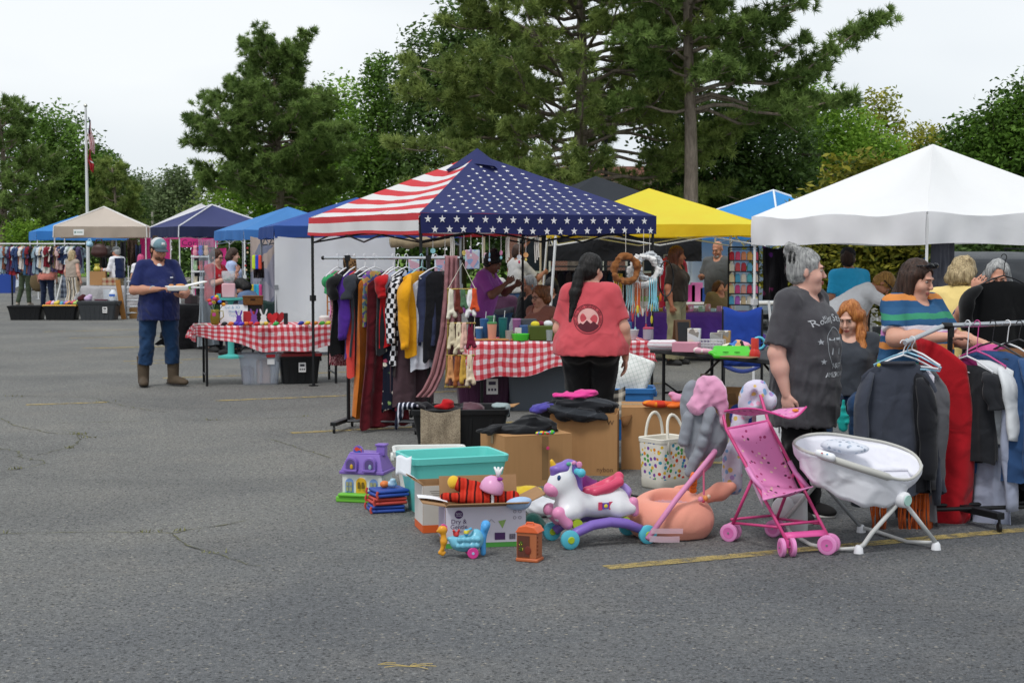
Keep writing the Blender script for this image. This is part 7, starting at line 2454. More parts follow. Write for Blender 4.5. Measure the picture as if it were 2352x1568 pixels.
# ================================================================ RACKS OF CLOTHES
def rack_left():
 xa,xb=X(742,14.25),X(1060,14.05)
 ya,yb=14.25,14.05
 zb=1.60
 t=thing('clothes_rack','black rolling clothes rack with chrome bar in front of the flag canopy','clothes rack',(0,0,0))
 B().tube([(xa,ya,zb),(xb,yb,zb)],.015,10).obj('bar',plain('#c4c6ca',.2,metal=.9,bump=0),t)
 for x,y in((xa,ya),(xb,yb)):
  B().ball((x,y,zb),(.02,.02,.02),10).obj('end_cap',plain('#151515',.5),t)
 ux=[X(798,14.2),X(984,14.1)]
 for x,y in((ux[0],14.2),(ux[1],14.1)):
  B().tube([(x,y,.07),(x,y,zb)],.017,8).box((x,y,zb),(.05,.045,.05)).obj('upright',STEEL_B,t)
  B().box((x-.05,y,.085),(.06,.58,.035),rz=R(-12)).obj('foot_bar',STEEL_B,t,bev=.004)
  for s in(-1,1):
   p=Vector((x-.05+s*.055,y+s*.27,.03))
   B().lathe([(.02,-.012),(.03,-.008),(.03,.008),(.02,.012)],14,p,axis=Matrix.Rotation(PI/2,3,'Y')).tube([p,p+Vector((0,0,.045))],.008,6).obj('caster',plain('#1a1a1b',.5),t)
 for dy in(-.06,.06):
  B().tube([(ux[0],14.2+dy,.09),(ux[1],14.1+dy,.09)],.011,8).obj('base_rail',plain('#4a4b4e',.4,metal=.5),t)
 wine=cloth('#5a1720',.35,.7)
 flo=pattern('flower','#171b2a','#d8cfc4','#7f9a5c','#c0506a','#e0d8c8',s=13.0)
 chk=pattern('checker','#17171a','#dcdce0',s=22.0)
 L=[  # px, width, length, hem, sleeve, material, yaw, label, kind
  (776,.30,.42,.30,.0,cloth('#d870a8'),60,'small pink top hanging at the left end of the rack',0),
  (783,.34,.30,.34,.18,cloth('#2f8f58'),52,'green tee tucked behind the black tee on the rack',0),
  (786,.38,.86,.38,.0,pattern('speck','#6a2230','#c8a0a0',s=60.0),66,'dark red speckled long top near the left end of the rack',0),
  (799,.46,.76,.48,.22,cloth('#141416'),58,'black tee hanging at the left of the rack',0),
  (815,.42,.80,.44,.58,cloth('#45247c'),62,'purple long-sleeved top on the rack',1),
  (824,.40,.96,.46,.0,cloth('#c8433c'),64,'red-orange long top behind the grey tee',0),
  (838,.48,.78,.50,.22,cloth('#33363d'),54,'charcoal grey tee on the front rack',0),
  (846,.36,1.28,.50,.0,cloth('#b8661e'),62,'burnt orange long dress hanging low on the rack',0),
  (860,.30,.52,.34,.0,pattern('cells','#5c7a8c','#8a5a9c','#a8b46a','#c89a5c','#54609c',s=30.0),40,'strappy multicoloured vest top on the rack',0),
  (882,.40,1.38,.62,.0,wine,46,'full length wine velvet dress on the rack',0),
  (893,.40,.76,.42,.0,cloth('#202226'),60,'slim black top beside the wine dress',0),
  (903,.40,.70,.42,.2,cloth('#b01a20'),58,'bright red tee in the middle of the rack',0),
  (914,.36,.62,.38,.0,cloth('#b4b8c8'),50,'pale grey sleeveless top in the middle of the rack',0),
  (922,.30,.95,.34,.0,cloth('#241a1c'),60,'dark brown long garment low on the rack',0),
  (933,.40,.86,.42,.62,chk,48,'black and white checked long-sleeved top',0),
  (912,.30,1.22,.40,.0,flo,44,'dark floral print dress hanging low beside the wine dress',0),
  (950,.30,.45,.3,.0,cloth('#3f78b8'),62,'blue top between the checked and the yellow ones',0),
  (946,.42,1.18,.46,.0,cloth('#4c3a40'),40,'mauve brown trousers hanging behind the yellow sweatshirt',0),
  (968,.50,.78,.46,.66,cloth('#dc9c1e',.06),52,'mustard yellow sweatshirt with long sleeves on the rack',1),
  (990,.40,.84,.46,.0,cloth('#c8cad4'),40,'white top under the yellow sweatshirt',0),
  (1000,.40,.66,.42,.0,cloth('#353c58'),42,'slate blue vest top near the right end of the rack',0),
  (1008,.36,.82,.4,.0,cloth('#1a1b20'),52,'black vest hanging behind the slate blue one',0),
 ]
 for i,(px,w,ln,hem,sl,m,yaw,lab,cf)in enumerate(L):
  y=14.25-.2*(px-742)/318
  x=X(px,y)
  off=.1 if ln>1.1 or lab.startswith('white top')or lab.startswith('mauve')or lab.startswith('burnt')else 0
  garment('hanging_garment',lab,'garment',(x,y,zb-.12-(.06 if off else 0)),R(yaw),w,ln,hem,sl,m,i+3,group='clothes on the front rack',thick=.03,cuff=cf)
  if i in(0,3,4,6,8,11,12,14,18,20):
   cc={18:'#9fd0d0',20:'#e0e0e4',0:'#dcdce0'}.get(i,'#e4e4e6')
   hanger('plastic hanger holding the '+lab.split(' hanging')[0].split(' on the')[0].split(' near')[0].split(' with')[0],(x,y,zb+.038),R(yaw),cc,.38,'hangers on the front rack',.12)
 # leopard scarf folded over the bar and long mauve scarf
 b=B()
 def ls(u,v):
  a=(v-.5)*2
  return Vector((-.055+u*.11+.01*math.sin(v*7),.03*math.copysign(min(1,abs(a)*6),a)+.01*math.sin(u*9),.018-.19*abs(a)**1.1+(.0 if abs(a)>.1 else .0)))
 o=b.grid(ls,10,24).obj('leopard_scarf',pattern('leopard','#8a6a48','#2a1e16',s=45.0),None,smooth=True,solid=.004,loc=(X(803,14.22),14.22,zb))
 tag(o,'leopard print scarf looped over the left of the chrome bar','scarf')
 mv=cloth('#9a6c70',.1,.6)
 xs=X(1036,14.0)
 b=B()
 def rib(path,w0,w1,nf,ph):
  n=len(path)-1
  def f(u,v):
   a=v*n
   k=min(int(a),n-1)
   p=Vector(path[k]).lerp(Vector(path[k+1]),a-k)
   w=w0+(w1-w0)*v
   return p+Vector(((u-.5)*w,.018*math.sin(u*nf+ph+v*2)+.008*math.sin(u*nf*2.3),.0))
  b.grid(f,24,40)
 rib([(0,-.03,-.0),(0,-.045,.02),(-.01,-.05,-.3),(-.05,-.06,-.7),(-.13,-.08,-1.05),(-.2,-.1,-1.2),(-.26,-.1,-1.27)],.11,.13,17,.4)
 rib([(0,-.03,.0),(.005,.03,.02),(.02,.045,-.5),(.04,.05,-1.2)],.10,.15,19,1.4)
 o=b.obj('mauve_scarf',mv,None,smooth=True,solid=.004,loc=(xs,14.05,zb))
 tag(o,'long dusty mauve scarf trailing from the right end of the bar','scarf')
 # ladder of brass rods with headbands
 Yd=13.75
 lab=['top','second','third','lowest']
 t=thing('headband_ladder','hanging ladder of brass rods on white cords displaying headbands','display ladder',W(1062,604,Yd))
 c=t.location
 rows=[(1029,1092,664),(1029,1090,742),(1027,1088,816),(1023,1078,888)]
 ends=[]
 for(x0,x1,y)in rows:
  a,b_=W(x0,y,Yd)-c,W(x1,y,Yd)-c
  ends.append((a,b_))
  r=B().tube([a,b_],.0075,8).ball(a,.013,8).ball(b_,.013,8).obj('rod',plain('#a08a4a',.35,metal=.6),t)
 B().tube([ends[0][0],(0,0,0),ends[0][1]],.004,5).obj('cord',plain('#d8d2c4',.8),t)
 for e0,e1 in zip(ends,ends[1:]):
  B().tube([e0[0],e1[0]],.0075 if True else 0,6).obj('side_rod',plain('#a08a4a',.35,metal=.6),t)
  B().tube([e0[1],e1[1]],.003,5).obj('cord',plain('#d8d2c4',.8),t)
 hb=[(0,.12,'#d8d2c0',.23),(0,.35,'#5c2a22',.20),(0,.55,'#4a6a50',.16),(0,.8,'#dedede',.22),(0,.95,'#c8502c',.18),
   (1,.15,'#c8bca0',.2),(1,.4,'#d8cdb0',.24),(1,.62,'#d8b0a0',.2),(1,.85,'#6a1c34',.2),
   (2,.12,'#c08a5c',.22),(2,.4,'#9a5a30',.24),(2,.62,'#c09a44',.22),(2,.85,'#d8c8ae',.24)]
 nm={'#d8d2c0':'cream','#5c2a22':'dark brown','#4a6a50':'green','#dedede':'white','#c8502c':'orange','#c8bca0':'beige','#d8cdb0':'ivory','#d8b0a0':'blush','#6a1c34':'burgundy','#c08a5c':'copper','#9a5a30':'rust','#c09a44':'ochre','#d8c8ae':'oatmeal'}
 for(r,u,col,ln)in hb:
  p=c+ends[r][0].lerp(ends[r][1],u)
  s=Sdf(.012)
  s.cap((-.012,0,0),(-.016,0,-ln*.8),.010,.016).cap((.012,0,0),(.016,.0,-ln*.8),.010,.016)
  tw=(len(col)+ord(col[3])+int(u*20))%7/7-.4
  s.cap((-.01,0,-ln*.6),(-.03+.03*tw,-.015,-ln*1.1),.016,.02).cap((.01,0,-ln*.6),(.034+.03*tw,-.012,-ln*1.02),.014,.022).ell((.01*tw,-.02,-ln*.9),(.018,.018,.016))
  o=s.obj('headband',cloth(col,.12),None,.007,loc=p,amp=.004,freq=(70,70,25),seed=int(u*90)+r)
  o.rotation_euler=(0,.12*tw,tw)
  tag(o,'%s knotted headband hanging on the %s brass rod'%(nm[col],lab[r]),'headband','headbands on the brass ladder')
rack_left()
def rack_right():
 Yr=9.42
 C0,C1=W(2168,748,Yr),W(2480,736,Yr+.1)
 E=W(2078,787,9.15)
 t=thing('near_clothes_rack','chrome and black rolling rack crowded with clothes at the right edge','clothes rack',(0,0,0))
 chrome=plain('#b9bcc0',.22,metal=.85,bump=0)
 B().tube([C0,C1],.0155,10).obj('bar',chrome,t)
 B().tube([C0,E],.0145,10).obj('bar_extension',plain('#b4b8bb',.35,metal=.4,bump=0),t)
 B().tube([C0-Vector((.01,0,0)),C0+Vector((.05,0,-.002))],.022,10).tube([C0+Vector((.045,0,0)),C0+Vector((.045,0,-.07))],.02,8).obj('joint',plain('#141415',.5),t)
 xb=X(2186,9.5)
 for dy,dx in((0,0),(.0,1.2)):
  B().tube([(xb+dx,9.5,.1),(xb+dx,9.5,C0.z-.02)],.017,8).obj('upright',STEEL_B,t)
 B().box((xb+.05,9.32,.10),(.055,.66,.04),rz=R(24)).obj('foot_bar',STEEL_B,t,bev=.004)
 for dy in(-.07,.07):
  B().tube([(xb-.28,9.3+dy-.05,.11),(xb+1.2,9.45+dy,.12)],.013,8).obj('base_rail',STEEL_B,t)
 for(dx,dy)in((.18,-.28),(-.08,.28)):
  p=Vector((xb+dx,9.32+dy,.03))
  B().lathe([(.02,-.012),(.03,-.008),(.03,.008),(.02,.012)],14,p,axis=Matrix.Rotation(PI/2,3,'Y')).tube([p,p+Vector((0,0,.06))],.009,6).obj('caster',plain('#1a1a1b',.5),t)
 K='clothes on the near rack'
 z=C0.z
 # the grey sweatshirt that faces the camera, hung on the drooping end
 S=W(2062,832,9.14)
 garment('grey_sweatshirt','dark slate sweatshirt facing the camera on a white hanger','sweatshirt',S,R(8),.46,.78,.60,.80,cloth('#3e424d',.08,.5),41,thick=.055,group=K,slw=.08,amp=.038,neck=.10,slope=.07,nf=8.5)
 b=B().ring((0,0,0),.10,.011,24,6,sx=1.0,sy=.30)
 o=[q for q in bpy.data.objects if q.name.startswith('grey_sweatshirt')][0]
 b.obj('neckband',cloth('#34363e'),o,loc=(0,-.004,-.004))
 B().ball((-.13,-.03,-.012),(.012,.004,.012),8).obj('price_dot',plain('#d8c82c',.5),o)
 hanger('white plastic hanger holding the dark slate sweatshirt',(E.x+.0,E.y+.03,E.z+.015),R(10),'#e2e2e6',.40,'hangers on the near rack',.09)
 hanger('pale blue plastic hanger next to the white one',(E.x+.03,E.y+.05,E.z+.02),R(-35),'#8fc0d8',.42,'hangers on the near rack',.08)
 hanger('second white hanger at the drooping end of the bar',(E.x+.06,E.y+.06,E.z+.035),R(-50),'#dcdce0',.40,'hangers on the near rack',.08)
 L=[  # px, py top, Y, w, length, hem, sleeve, mat, yaw, label
  (2080,850,9.22,.40,.72,.44,.60,cloth('#1d1e23'),-60,'black top directly behind the slate sweatshirt'),
  (2096,838,9.27,.36,.60,.38,.0,pattern('flower','#d8d4e0','#3f6ac0','#d87a3c','#4f9a4a','#3a4a9c',s=16.0),-62,'blue and orange floral top behind the sweatshirt'),
  (2108,836,9.32,.40,.95,.42,.70,cloth('#56565a'),-64,'grey-brown jacket behind the floral top'),
  (2226,838,9.40,.40,.58,.42,.22,cloth('#26272b'),-58,'black tee on the near rack beside the red trousers'),
  (2248,826,9.4,.46,.50,.46,.44,cloth('#d4d7da'),-48,'white long-sleeved tee on the near rack'),
  (2252,830,9.44,.44,1.02,.44,.86,cloth('#9aa0b4'),-50,'pale blue-grey long sleeve garment hanging low'),
  (2284,806,9.36,.50,.78,.52,.72,cloth('#33507a',.2,.7),-46,'blue denim shirt on the near rack'),
  (2318,808,9.42,.46,.84,.5,.6,cloth('#23242a'),-52,'black jacket between the denim shirt and brown jacket'),
  (2345,800,9.36,.50,.72,.5,.68,cloth('#7d583e'),-44,'brown suede jacket at the right edge of the picture'),
  (2375,806,9.42,.48,.8,.5,.6,cloth('#a8844a'),-34,'tan jacket cut off by the right edge'),
  (2275,790,9.5,.3,.3,.3,.0,cloth('#d860a0'),-30,'bright pink scrap of clothing behind the denim shirt'),
  (2215,822,9.45,.3,.4,.3,.0,cloth('#6a1c4a'),-40,'magenta top showing between the red trousers and black tee'),
  (2335,950,9.6,.4,.55,.4,.0,cloth('#18191d'),-34,'black trousers low on the near rack'),
 ]
 for i,(px,py,Y,w,ln,hem,sl,m,yaw,lab)in enumerate(L):
  garment('hanging_garment',lab,'garment',W(px,py,Y),R(yaw),w,ln,hem,sl,m,60+i,thick=.032,group=K,slw=.075)
  if i in(3,4,6,7,8):
   cc=['#dcdce0','#c04a8a','#26262a','#e0e0e2','#2a2a2e'][(3,4,6,7,8).index(i)]
   hanger(['white','magenta','black','cream','charcoal'][(3,4,6,7,8).index(i)]+' hanger holding the '+lab.split(' on the')[0].split(' between')[0].split(' at the')[0],(X(px,Y),Y,z+.035),R(yaw),cc,.4,'hangers on the near rack',max(.06,z-W(px,py,Y).z-.02))
 # red trousers draped from the bar
 a=W(2108,775,9.42)
 b=B()
 def red(u,v):
  x=-.03+.30*u*(1-.25*v)+.10*v+.05*math.sin(v*2.5)
  return Vector((x,-.05+.032*math.sin(u*5+v*2.2)+.008*math.sin(u*11+v*4),-1.13*v-.16*u*u*(1-v)-.05*(1-u)*v))
 b.grid(red,18,26)
 o=b.obj('red_trousers',cloth('#a81a24',.14,.6),None,smooth=True,solid=.02,loc=a)
 tag(o,'long deep red trousers hung in front of the colour-block tee','trousers',K)
 B().tube([(.24,-.06,-.10),(.245,-.065,-.24)],.0025,5).obj('zip',plain('#c8c0b8',.4),o)
 # orange fringed garments beneath the sweatshirt
 for(px,py,w_,lab,sd)in((2022,1130,.10,'rust orange fringed hem showing left below the sweatshirt',1),(2105,1135,.20,'rust orange fringed hem hanging lowest below the black top',2)):
  p=W(px,py,9.16)
  b=B()
  rn=random.Random(sd)
  for i in range(int(w_*130)):
   x=(i/(w_*130)-.5)*w_
   l=.24+rn.uniform(-.04,.03)
   b.tube([(x,rn.gauss(0,.012),.03),(x+rn.gauss(0,.004),rn.gauss(0,.014),-l*.5),(x+rn.gauss(0,.008),rn.gauss(0,.016),-l)],.0055,4)
  b.grid(lambda u,v:Vector(((u-.5)*w_,.012*math.sin(u*9),.30-.3*v)),10,4)
  o=b.obj('fringed_garment',cloth('#b8541e',.3),None,smooth=True,loc=p)
  tag(o,lab,'garment',K)
 # white floral scrap low
 o=hung_sheet('white_skirt','white skirt with red print hanging near the rack base','skirt',(X(2262,9.5),9.5),(X(2318,9.5),9.55),.62,.12,pattern('flower','#d4d4de','#b83a4a','#d4d4de','#c8c8d4',s=14.0),.02,4,1)
 o=hung_sheet('grey_skirt','sheer grey skirt hanging beside the white one','skirt',(X(2238,9.45),9.45),(X(2262,9.45),9.48),.62,.14,cloth('#77757c'),.02,5,1)
 # black shirt held up by the grey-haired person, on a black hanger
 p=W(2305,646,10.7)
 garment('raised_black_shirt','black shirt held up on a hanger in front of a face','shirt',p,R(4),.50,.58,.60,.30,cloth('#0f1012',.2,.3),77,thick=.05,slw=.09)
 hanger('black hanger inside the raised black shirt',p+Vector((0,0,.19)),R(4),'#1a1a1c',.42,None,.15)
rack_right()
# ---- long rack far left, packed with small clothes
def rack_far():
 Yq=42.0
 xa,xb=X(-30,Yq),X(196,Yq)
 z=Z(560,Yq)
 t=thing('long_clothes_rack','long low rail packed with small clothes at the far left','clothes rack',(0,0,0))
 B().tube([(xa,Yq,z),(xb,Yq,z)],.02,8).obj('bar',STEEL_W,t)
 for px in(26,158):
  B().tube([(X(px,Yq),Yq,0),(X(px,Yq),Yq,z)],.025,8).obj('upright',STEEL_B,t)
 B().tube([(X(125,Yq),Yq-.1,0),(X(142,Yq),Yq,.95)],.025,6).obj('brace',STEEL_W,t)
 cols=[('#7a2430','dark red'),('#33456c','royal blue'),('#c8b8a0','beige'),('#1c1c20','black'),('#7c4c3a','rust'),('#b8765a','orange'),('#98a898','mint'),('#c8d0d8','pale grey'),('#4a4060','violet'),('#c8a8a4','rose'),('#3a5a78','slate blue'),('#d8d0c8','cream'),('#8a2a34','red'),('#24304a','navy'),('#8fa4b0','sky blue'),('#8a7a5c','khaki')]
 base=garment('small_garment','x','garment',(0,0,0),R(70),.30,.46,.32,.16,cloth(cols[0][0]),5,thick=.05)
 n=58
 cnt={}
 rn=random.Random(5)
 for i in range(n):
  o=base if i==0 else copytree(base)
  c=cols[(i*5+rn.randrange(3))%16]
  o.location=(xa+.25+(xb-xa-.35)*i/n+rn.uniform(-.04,.04),Yq+rn.uniform(-.04,.04),z-.06)
  o.rotation_euler=(0,0,R(rn.uniform(48,84)))
  k=rn.uniform(.8,1.7)
  o.scale=(1,1,k)
  if i:
   o.data=o.data.copy()
   o.data.materials[0]=cloth(c[0])
   for ch in o.children:
    ch.data=o.children[0].data if False else ch.data.copy()
    ch.data.materials[0]=cloth(c[0])
  else:
   c=cols[0]
  cnt[c[1]]=cnt.get(c[1],0)+1
  tag(o,'%s garment, %s of its colour along the far left rail'%(c[1],['first','second','third','fourth','fifth','sixth','seventh','eighth','ninth','tenth'][cnt[c[1]]-1]),'garment','small clothes packed on the long far left rail')
rack_far()
# ================================================================ TABLE GOODS AND MIDDLE DISTANCE
def TP(px,Y,z=.748):
 return Vector((X(px,Y),Y,z))
def vessel(name,label,cat,p,prof,col,lid=None,straw=None,rough=.35,n=18,m=None,group=None,rz=0.0):
 t=thing(name,label,cat,p,rz,group)
 B().lathe(prof,n).obj('body',m or plain(col,rough,bump=0),t,smooth=40)
 h,r=prof[-1][1],prof[-1][0]
 if lid:
  B().lathe([(r*1.04,h),(r*1.04,h+.012),(r*.9,h+.018)],n).obj('lid',plain(lid,.35,bump=0),t,smooth=40)
 if straw:
  B().tube([(r*.3,0,h),(r*.45,0,h+.09)],.004,6).obj('straw',plain(straw,.3,bump=0),t)
 return t
def boxy(name,label,cat,p,d,col,rz=0.0,bev=.006,m=None,extra=None,group=None):
 t=thing(name,label,cat,p,rz,group)
 B().box((0,0,d[2]/2),d).obj('body',m or plain(col,.45),t,bev=bev)
 if extra:
  extra(t)
 return t
def outline(name,label,cat,p,poly,col,h,th=.012,rz=0.0,group=None,holes=False):
 """upright cut-out figure on a small foot"""
 t=thing(name,label,cat,p,rz,group)
 B().prism([(a*h,b*h)for a,b in poly],(0,th/2,.008),(1,0,0),(0,0,1),th).obj('figure',plain(col,.4),t)
 B().box((0,0,.005),(h*.5,.05,.01)).obj('foot',plain(col,.4),t)
 return t
BUNNY=[(-.2,0),(.2,0),(.24,.2),(.16,.36),(.2,.48),(.14,.58),(.24,.8),(.26,.98),(.17,.96),(.06,.62),(-.06,.62),(-.17,.96),(-.26,.98),(-.24,.8),(-.14,.58),(-.2,.48),(-.16,.36),(-.24,.2)]
HEART=[(0,0),(.3,.3),(.46,.6),(.4,.86),(.22,.95),(.06,.86),(0,.74),(-.06,.86),(-.22,.95),(-.4,.86),(-.46,.6),(-.3,.3)]
# ---- left gingham table
t=thing('flower_pitcher','amber glass pitcher of bright crocheted flowers on left gingham table','pitcher',TP(492,18.85))
B().lathe([(.04,0),(.052,.02),(.062,.09),(.05,.15),(.052,.19)],18).obj('body',clear('#a89a3a',.1,.35),t,smooth=True)
B().tube([(.05,0,.17),(.1,0,.17),(.105,0,.1),(.06,0,.06)],.007,8).obj('handle',clear('#c8c08a',.1,.3),t,smooth=True)
for i,cc in enumerate(('#e0c02c','#3f5ac8','#d8487c','#e07a2c','#d84a3a','#3f6ad8','#e8d03c','#c0488c','#e8a030')):
 a=i*2.4
 r=.025+.012*i
 f=B().ball((r*math.cos(a)*.9,r*math.sin(a)*.5,.25+.012*(8-i)),(.028,.026,.022),10).obj('flower',plain(cc,.7),t,smooth=True)
 B().tube([(0,0,.12),(r*math.cos(a)*.9,r*math.sin(a)*.5,.25)],.004,4).obj('stem',plain('#3f6a34',.7),f)
B().box((.0,-.062,.13),(.04,.006,.04)).obj('price_tag',plain('#e0509c',.6),t)
t=thing('white_board_sign','white board with blue marker writing behind the flower pitcher','sign',TP(536,19.1),R(10))
B().box((0,0,.12),(.34,.012,.24),rot=(R(-10),0,0)).obj('board',plain('#dfe6ea',.4),t)
bl=plain('#5f92b8',.5,bump=0)
for k,(tx,sz)in enumerate((('Gel & 3D',.05),('Printed',.045),('Toys',.045),('Ask',.045))):
 flat_text(tx,sz,(-.02+.02*(k%2),-.032+.008*k+.004,.19-.05*k),t,bl,rx=R(80))
t=thing('wicker_basket','brown wicker basket raised above the left gingham table','basket',TP(580,19.2,.98),R(8))
B().box((0,0,.055),(.24,.16,.11),tx=1.06,ty=1.06).obj('body',pattern('speck','#7a5430','#4f3520',s=80.0),t,bev=.008)
B().box((0,0,.108),(.262,.182,.018)).obj('rim',plain('#6a4828',.8,bump=.3),t,bev=.006)
B().box((0,-.083,.07),(.06,.006,.022)).obj('handle_hole',plain('#2c1c10',.9),t)
boxy('black_display_box','black display riser under the wicker basket','riser',TP(582,19.25),(.22,.14,.23),'#1b1a1c')
boxy('red_display_panel','red upright panel among the printed bunnies','panel',TP(570,19.02),(.14,.02,.16),'#a8242c')
outline('bunny_cutout','violet printed bunny outline on the left gingham table','ornament',TP(547,18.95),BUNNY,'#5a3aa8',.17)
outline('bunny_cutout','purple and red printed bunny beside the red panel','ornament',TP(582,18.9),BUNNY,'#7a4a9c',.19)
outline('bunny_cutout','white printed bunny outline on the left gingham table','ornament',TP(604,18.88),BUNNY,'#dcdce0',.19)
outline('heart_cutout','red printed heart standing on the left gingham table','ornament',TP(624,18.95),HEART,'#c8242c',.14)
outline('heart_cutout','darker red openwork heart beside the first heart','ornament',TP(640,19.0),HEART,'#a81c24',.15)
boxy('black_letter_block','black printed name block at the end of the ornaments','ornament',TP(655,18.98),(.05,.03,.14),'#1c1c20')
for i,(px,cc,lab)in enumerate(((513,'#1f1f24','black'),(528,'#d86a2c','orange'),(540,'#4a3ab0','violet'),(552,'#5a3ac0','purple'),(562,'#d8742c','amber'),(573,'#d83a2c','scarlet'),(588,'#c82a2c','red'),(598,'#d8c8a0','cream'),(608,'#e0b83c','yellow'),(632,'#3aa84c','green'),(690,'#2c3a9c','blue'),(705,'#e0c03c','lemon'),(722,'#e08a3c','tangerine'),(738,'#58b848','lime'),(752,'#d8d03c','mustard'))):
 p=TP(px,18.72+.03*(i%3)+(.15 if px>680 else 0),.742)
 o=Sdf(.01).ell((0,0,.025),(.03,.024,.026)).ell((.024,0,.03),(.018,.016,.018)).ell((-.03,0,.012),(.02,.012,.01)).obj('printed_trinket',plain(cc,.4),None,.009,loc=p)
 tag(o,'%s printed trinket on the left gingham table'%lab,'trinket','printed trinkets on the left gingham table')
boxy('green_card','flat pale green card at the left end of the gingham table','card',TP(458,18.9),(.16,.1,.005),'#7fb8a0',R(15),.001)
t=thing('wooden_stand','small wooden shelf stand at the right of the left gingham table','stand',TP(762,19.5))
for x in(-.06,.06):
 B().box((x,0,.18),(.014,.05,.36)).obj('post',plain('#b07a48',.7),t)
for z in(.02,.15,.26,.35):
 B().box((0,0,z),(.11,.05,.012)).obj('shelf',plain('#b07a48',.7),t)
vessel('fluffy_jar','round white fluffy jar beside the wooden stand','jar',TP(745,19.2),[(.05,0),(.075,.03),(.075,.08),(.05,.1)],'#d8d4d0')
# tubs beneath
ct=tote('clear_tub','clear plastic storage tub with red latch under the left gingham table','storage tub',(X(588,18.85),19.05),R(14),.50,.36,.39,'#dfe3e8',ribs=3,clearm=clear('#e8ecf2',.2,.8),handle=False)
B().box((.04,-.03,.16),(.16,.24,.3)).obj('contents',plain('#c9a08c',.7,.3),ct,bev=.02)
B().box((-.15,0,.12),(.14,.26,.2)).obj('contents',plain('#8a7f88',.8,.4),ct,bev=.03)
B().box((.12,-.195,.36),(.11,.02,.035)).obj('latch',plain('#b8242c',.4),ct,bev=.005)
B().box((.12,-.186,.29),(.09,.003,.07)).obj('paper_label',plain('#dcdcdc',.6),ct)
tote('black_lidded_tub','black storage tub with dark red lid under the left gingham table','storage tub',(X(678,18.95),19.2),R(14),.50,.38,.36,'#17181a',lid='#8a1c20',ribs=4,lab=(.02,'#2a2c34'))
tote('purple_tub','dark plum storage tub with white label under the centre gingham table','storage tub',(X(1108,15.9),16.05),R(6),.58,.4,.44,'#3a1834',lid='#3a1834',ribs=4,lab=(.08,'#4a4458'),labsize=(.12,.16))
tote('grey_tub','slate grey storage tub with lid beside the plum tub','storage tub',(X(1232,15.9),16.1),R(6),.66,.42,.47,'#5d656e',lid='#5d656e',ribs=0)
tote('teal_lidded_tub','shallow teal bowl tub on the grey storage tub','tub',(X(1225,16.0),16.15,.52),R(6),.42,.3,.09,'#3aa8a0',ribs=0)
carton('flattened tan cardboard sheet behind the black tub',(X(1085,13.2),13.4),R(-10),.5,.3,.30,False,(R(-12),R(8),None,None))
# ---- centre gingham table
for(px,Y,prof,col,lid,st,lab)in(
  (1112,15.8,[(.032,0),(.038,.02),(.045,.2)],'#2f5a8c','#2f5a8c','#c8c8d0','navy blue travel tumbler with straw on the centre gingham table'),
  (1130,15.66,[(.036,0),(.04,.02),(.05,.17)],'#dc9a80','#4a8a54','#e0e0e0','peach tumbler with green lid on the centre gingham table'),
  (1155,15.8,[(.033,0),(.038,.02),(.046,.21)],'#1f6a6a','#1f5a5c','#d0d0d0','teal patterned tumbler on the centre gingham table'),
  (1128,15.95,[(.036,0),(.04,.02),(.048,.22)],'#3f7a58','#3f7a58',None,'green tumbler behind the peach tumbler'),
  (1187,16.0,[(.036,0),(.045,.19)],'#8a5a86','#9a6a94',None,'translucent mauve cup behind the mug'),
  (1100,15.7,[(.03,0),(.04,.12)],'#3a6a9c','#d8d8dc',None,'short blue cup at the left of the centre gingham table')):
 vessel('tumbler',lab,'tumbler',TP(px,Y),prof,col,lid,st,group='tumblers on the centre gingham table')
t=vessel('steel_mug','brushed steel mug on the centre gingham table','mug',TP(1170,15.68),[(.04,0),(.043,.1)],'#9a948e',rough=.3)
B().tube([(.04,0,.08),(.075,0,.08),(.075,0,.03),(.04,0,.02)],.005,6).obj('handle',plain('#9a948e',.3,metal=.6),t)
vessel('water_bottle','clear plastic water bottle on the centre gingham table','bottle',TP(1176,16.05),[(.03,0),(.032,.1),(.03,.15),(.012,.19),(.012,.21)],'#dfe8f0',m=clear('#e6eef4',.1,.7))
t=thing('bamboo_board','bamboo serving board under the tumblers','board',TP(1125,15.7),R(6))
B().box((.05,0,.008),(.46,.16,.014)).obj('board',plain('#b88a54',.6,.2),t,bev=.004)
t=thing('green_container','bright lime green plastic container of sweets','container',TP(1196,15.66))
B().lathe([(.07,0),(.078,.03),(.085,.065),(.08,.068),(.07,.03)],20,sx=1.15).obj('body',plain('#4fc83a',.35),t,smooth=40)
B().box((0,-.0,.05),(.11,.09,.02)).obj('sweets',plain('#d8c04a',.6,.3,40),t,bev=.01)
t=thing('olive_bin','olive green square bin of gift wrap on the centre gingham table','bin',TP(1243,15.72),R(4))
B().box((0,0,.075),(.25,.2,.15),tx=1.06,ty=1.06).obj('body',plain('#4c5a1e',.5),t,bev=.008)
Sdf(.02).ell((-.06,0,.16),(.05,.05,.035)).obj('wrap',cloth('#d8c83a'),t,.01)
Sdf(.02).ell((0,.02,.165),(.05,.05,.03)).obj('wrap',cloth('#6a2438'),t,.01)
Sdf(.02).ell((.07,0,.165),(.05,.05,.035)).obj('wrap',cloth('#d4d8dc'),t,.01,amp=.006)
boxy('blue_storage_case','blue lidded case behind the olive bin','case',TP(1222,16.05),(.28,.2,.14),'#3a5c8c',R(6))
boxy('grey_cash_box','dark grey metal cash box top beside the seated woman','box',TP(1205,16.12,.748),(.24,.16,.2),'#4a4d52',R(6))
boxy('white_price_card','small white price card on the centre gingham table','card',TP(1190,15.85),(.07,.008,.12),'#dcdedd',R(6),.001)
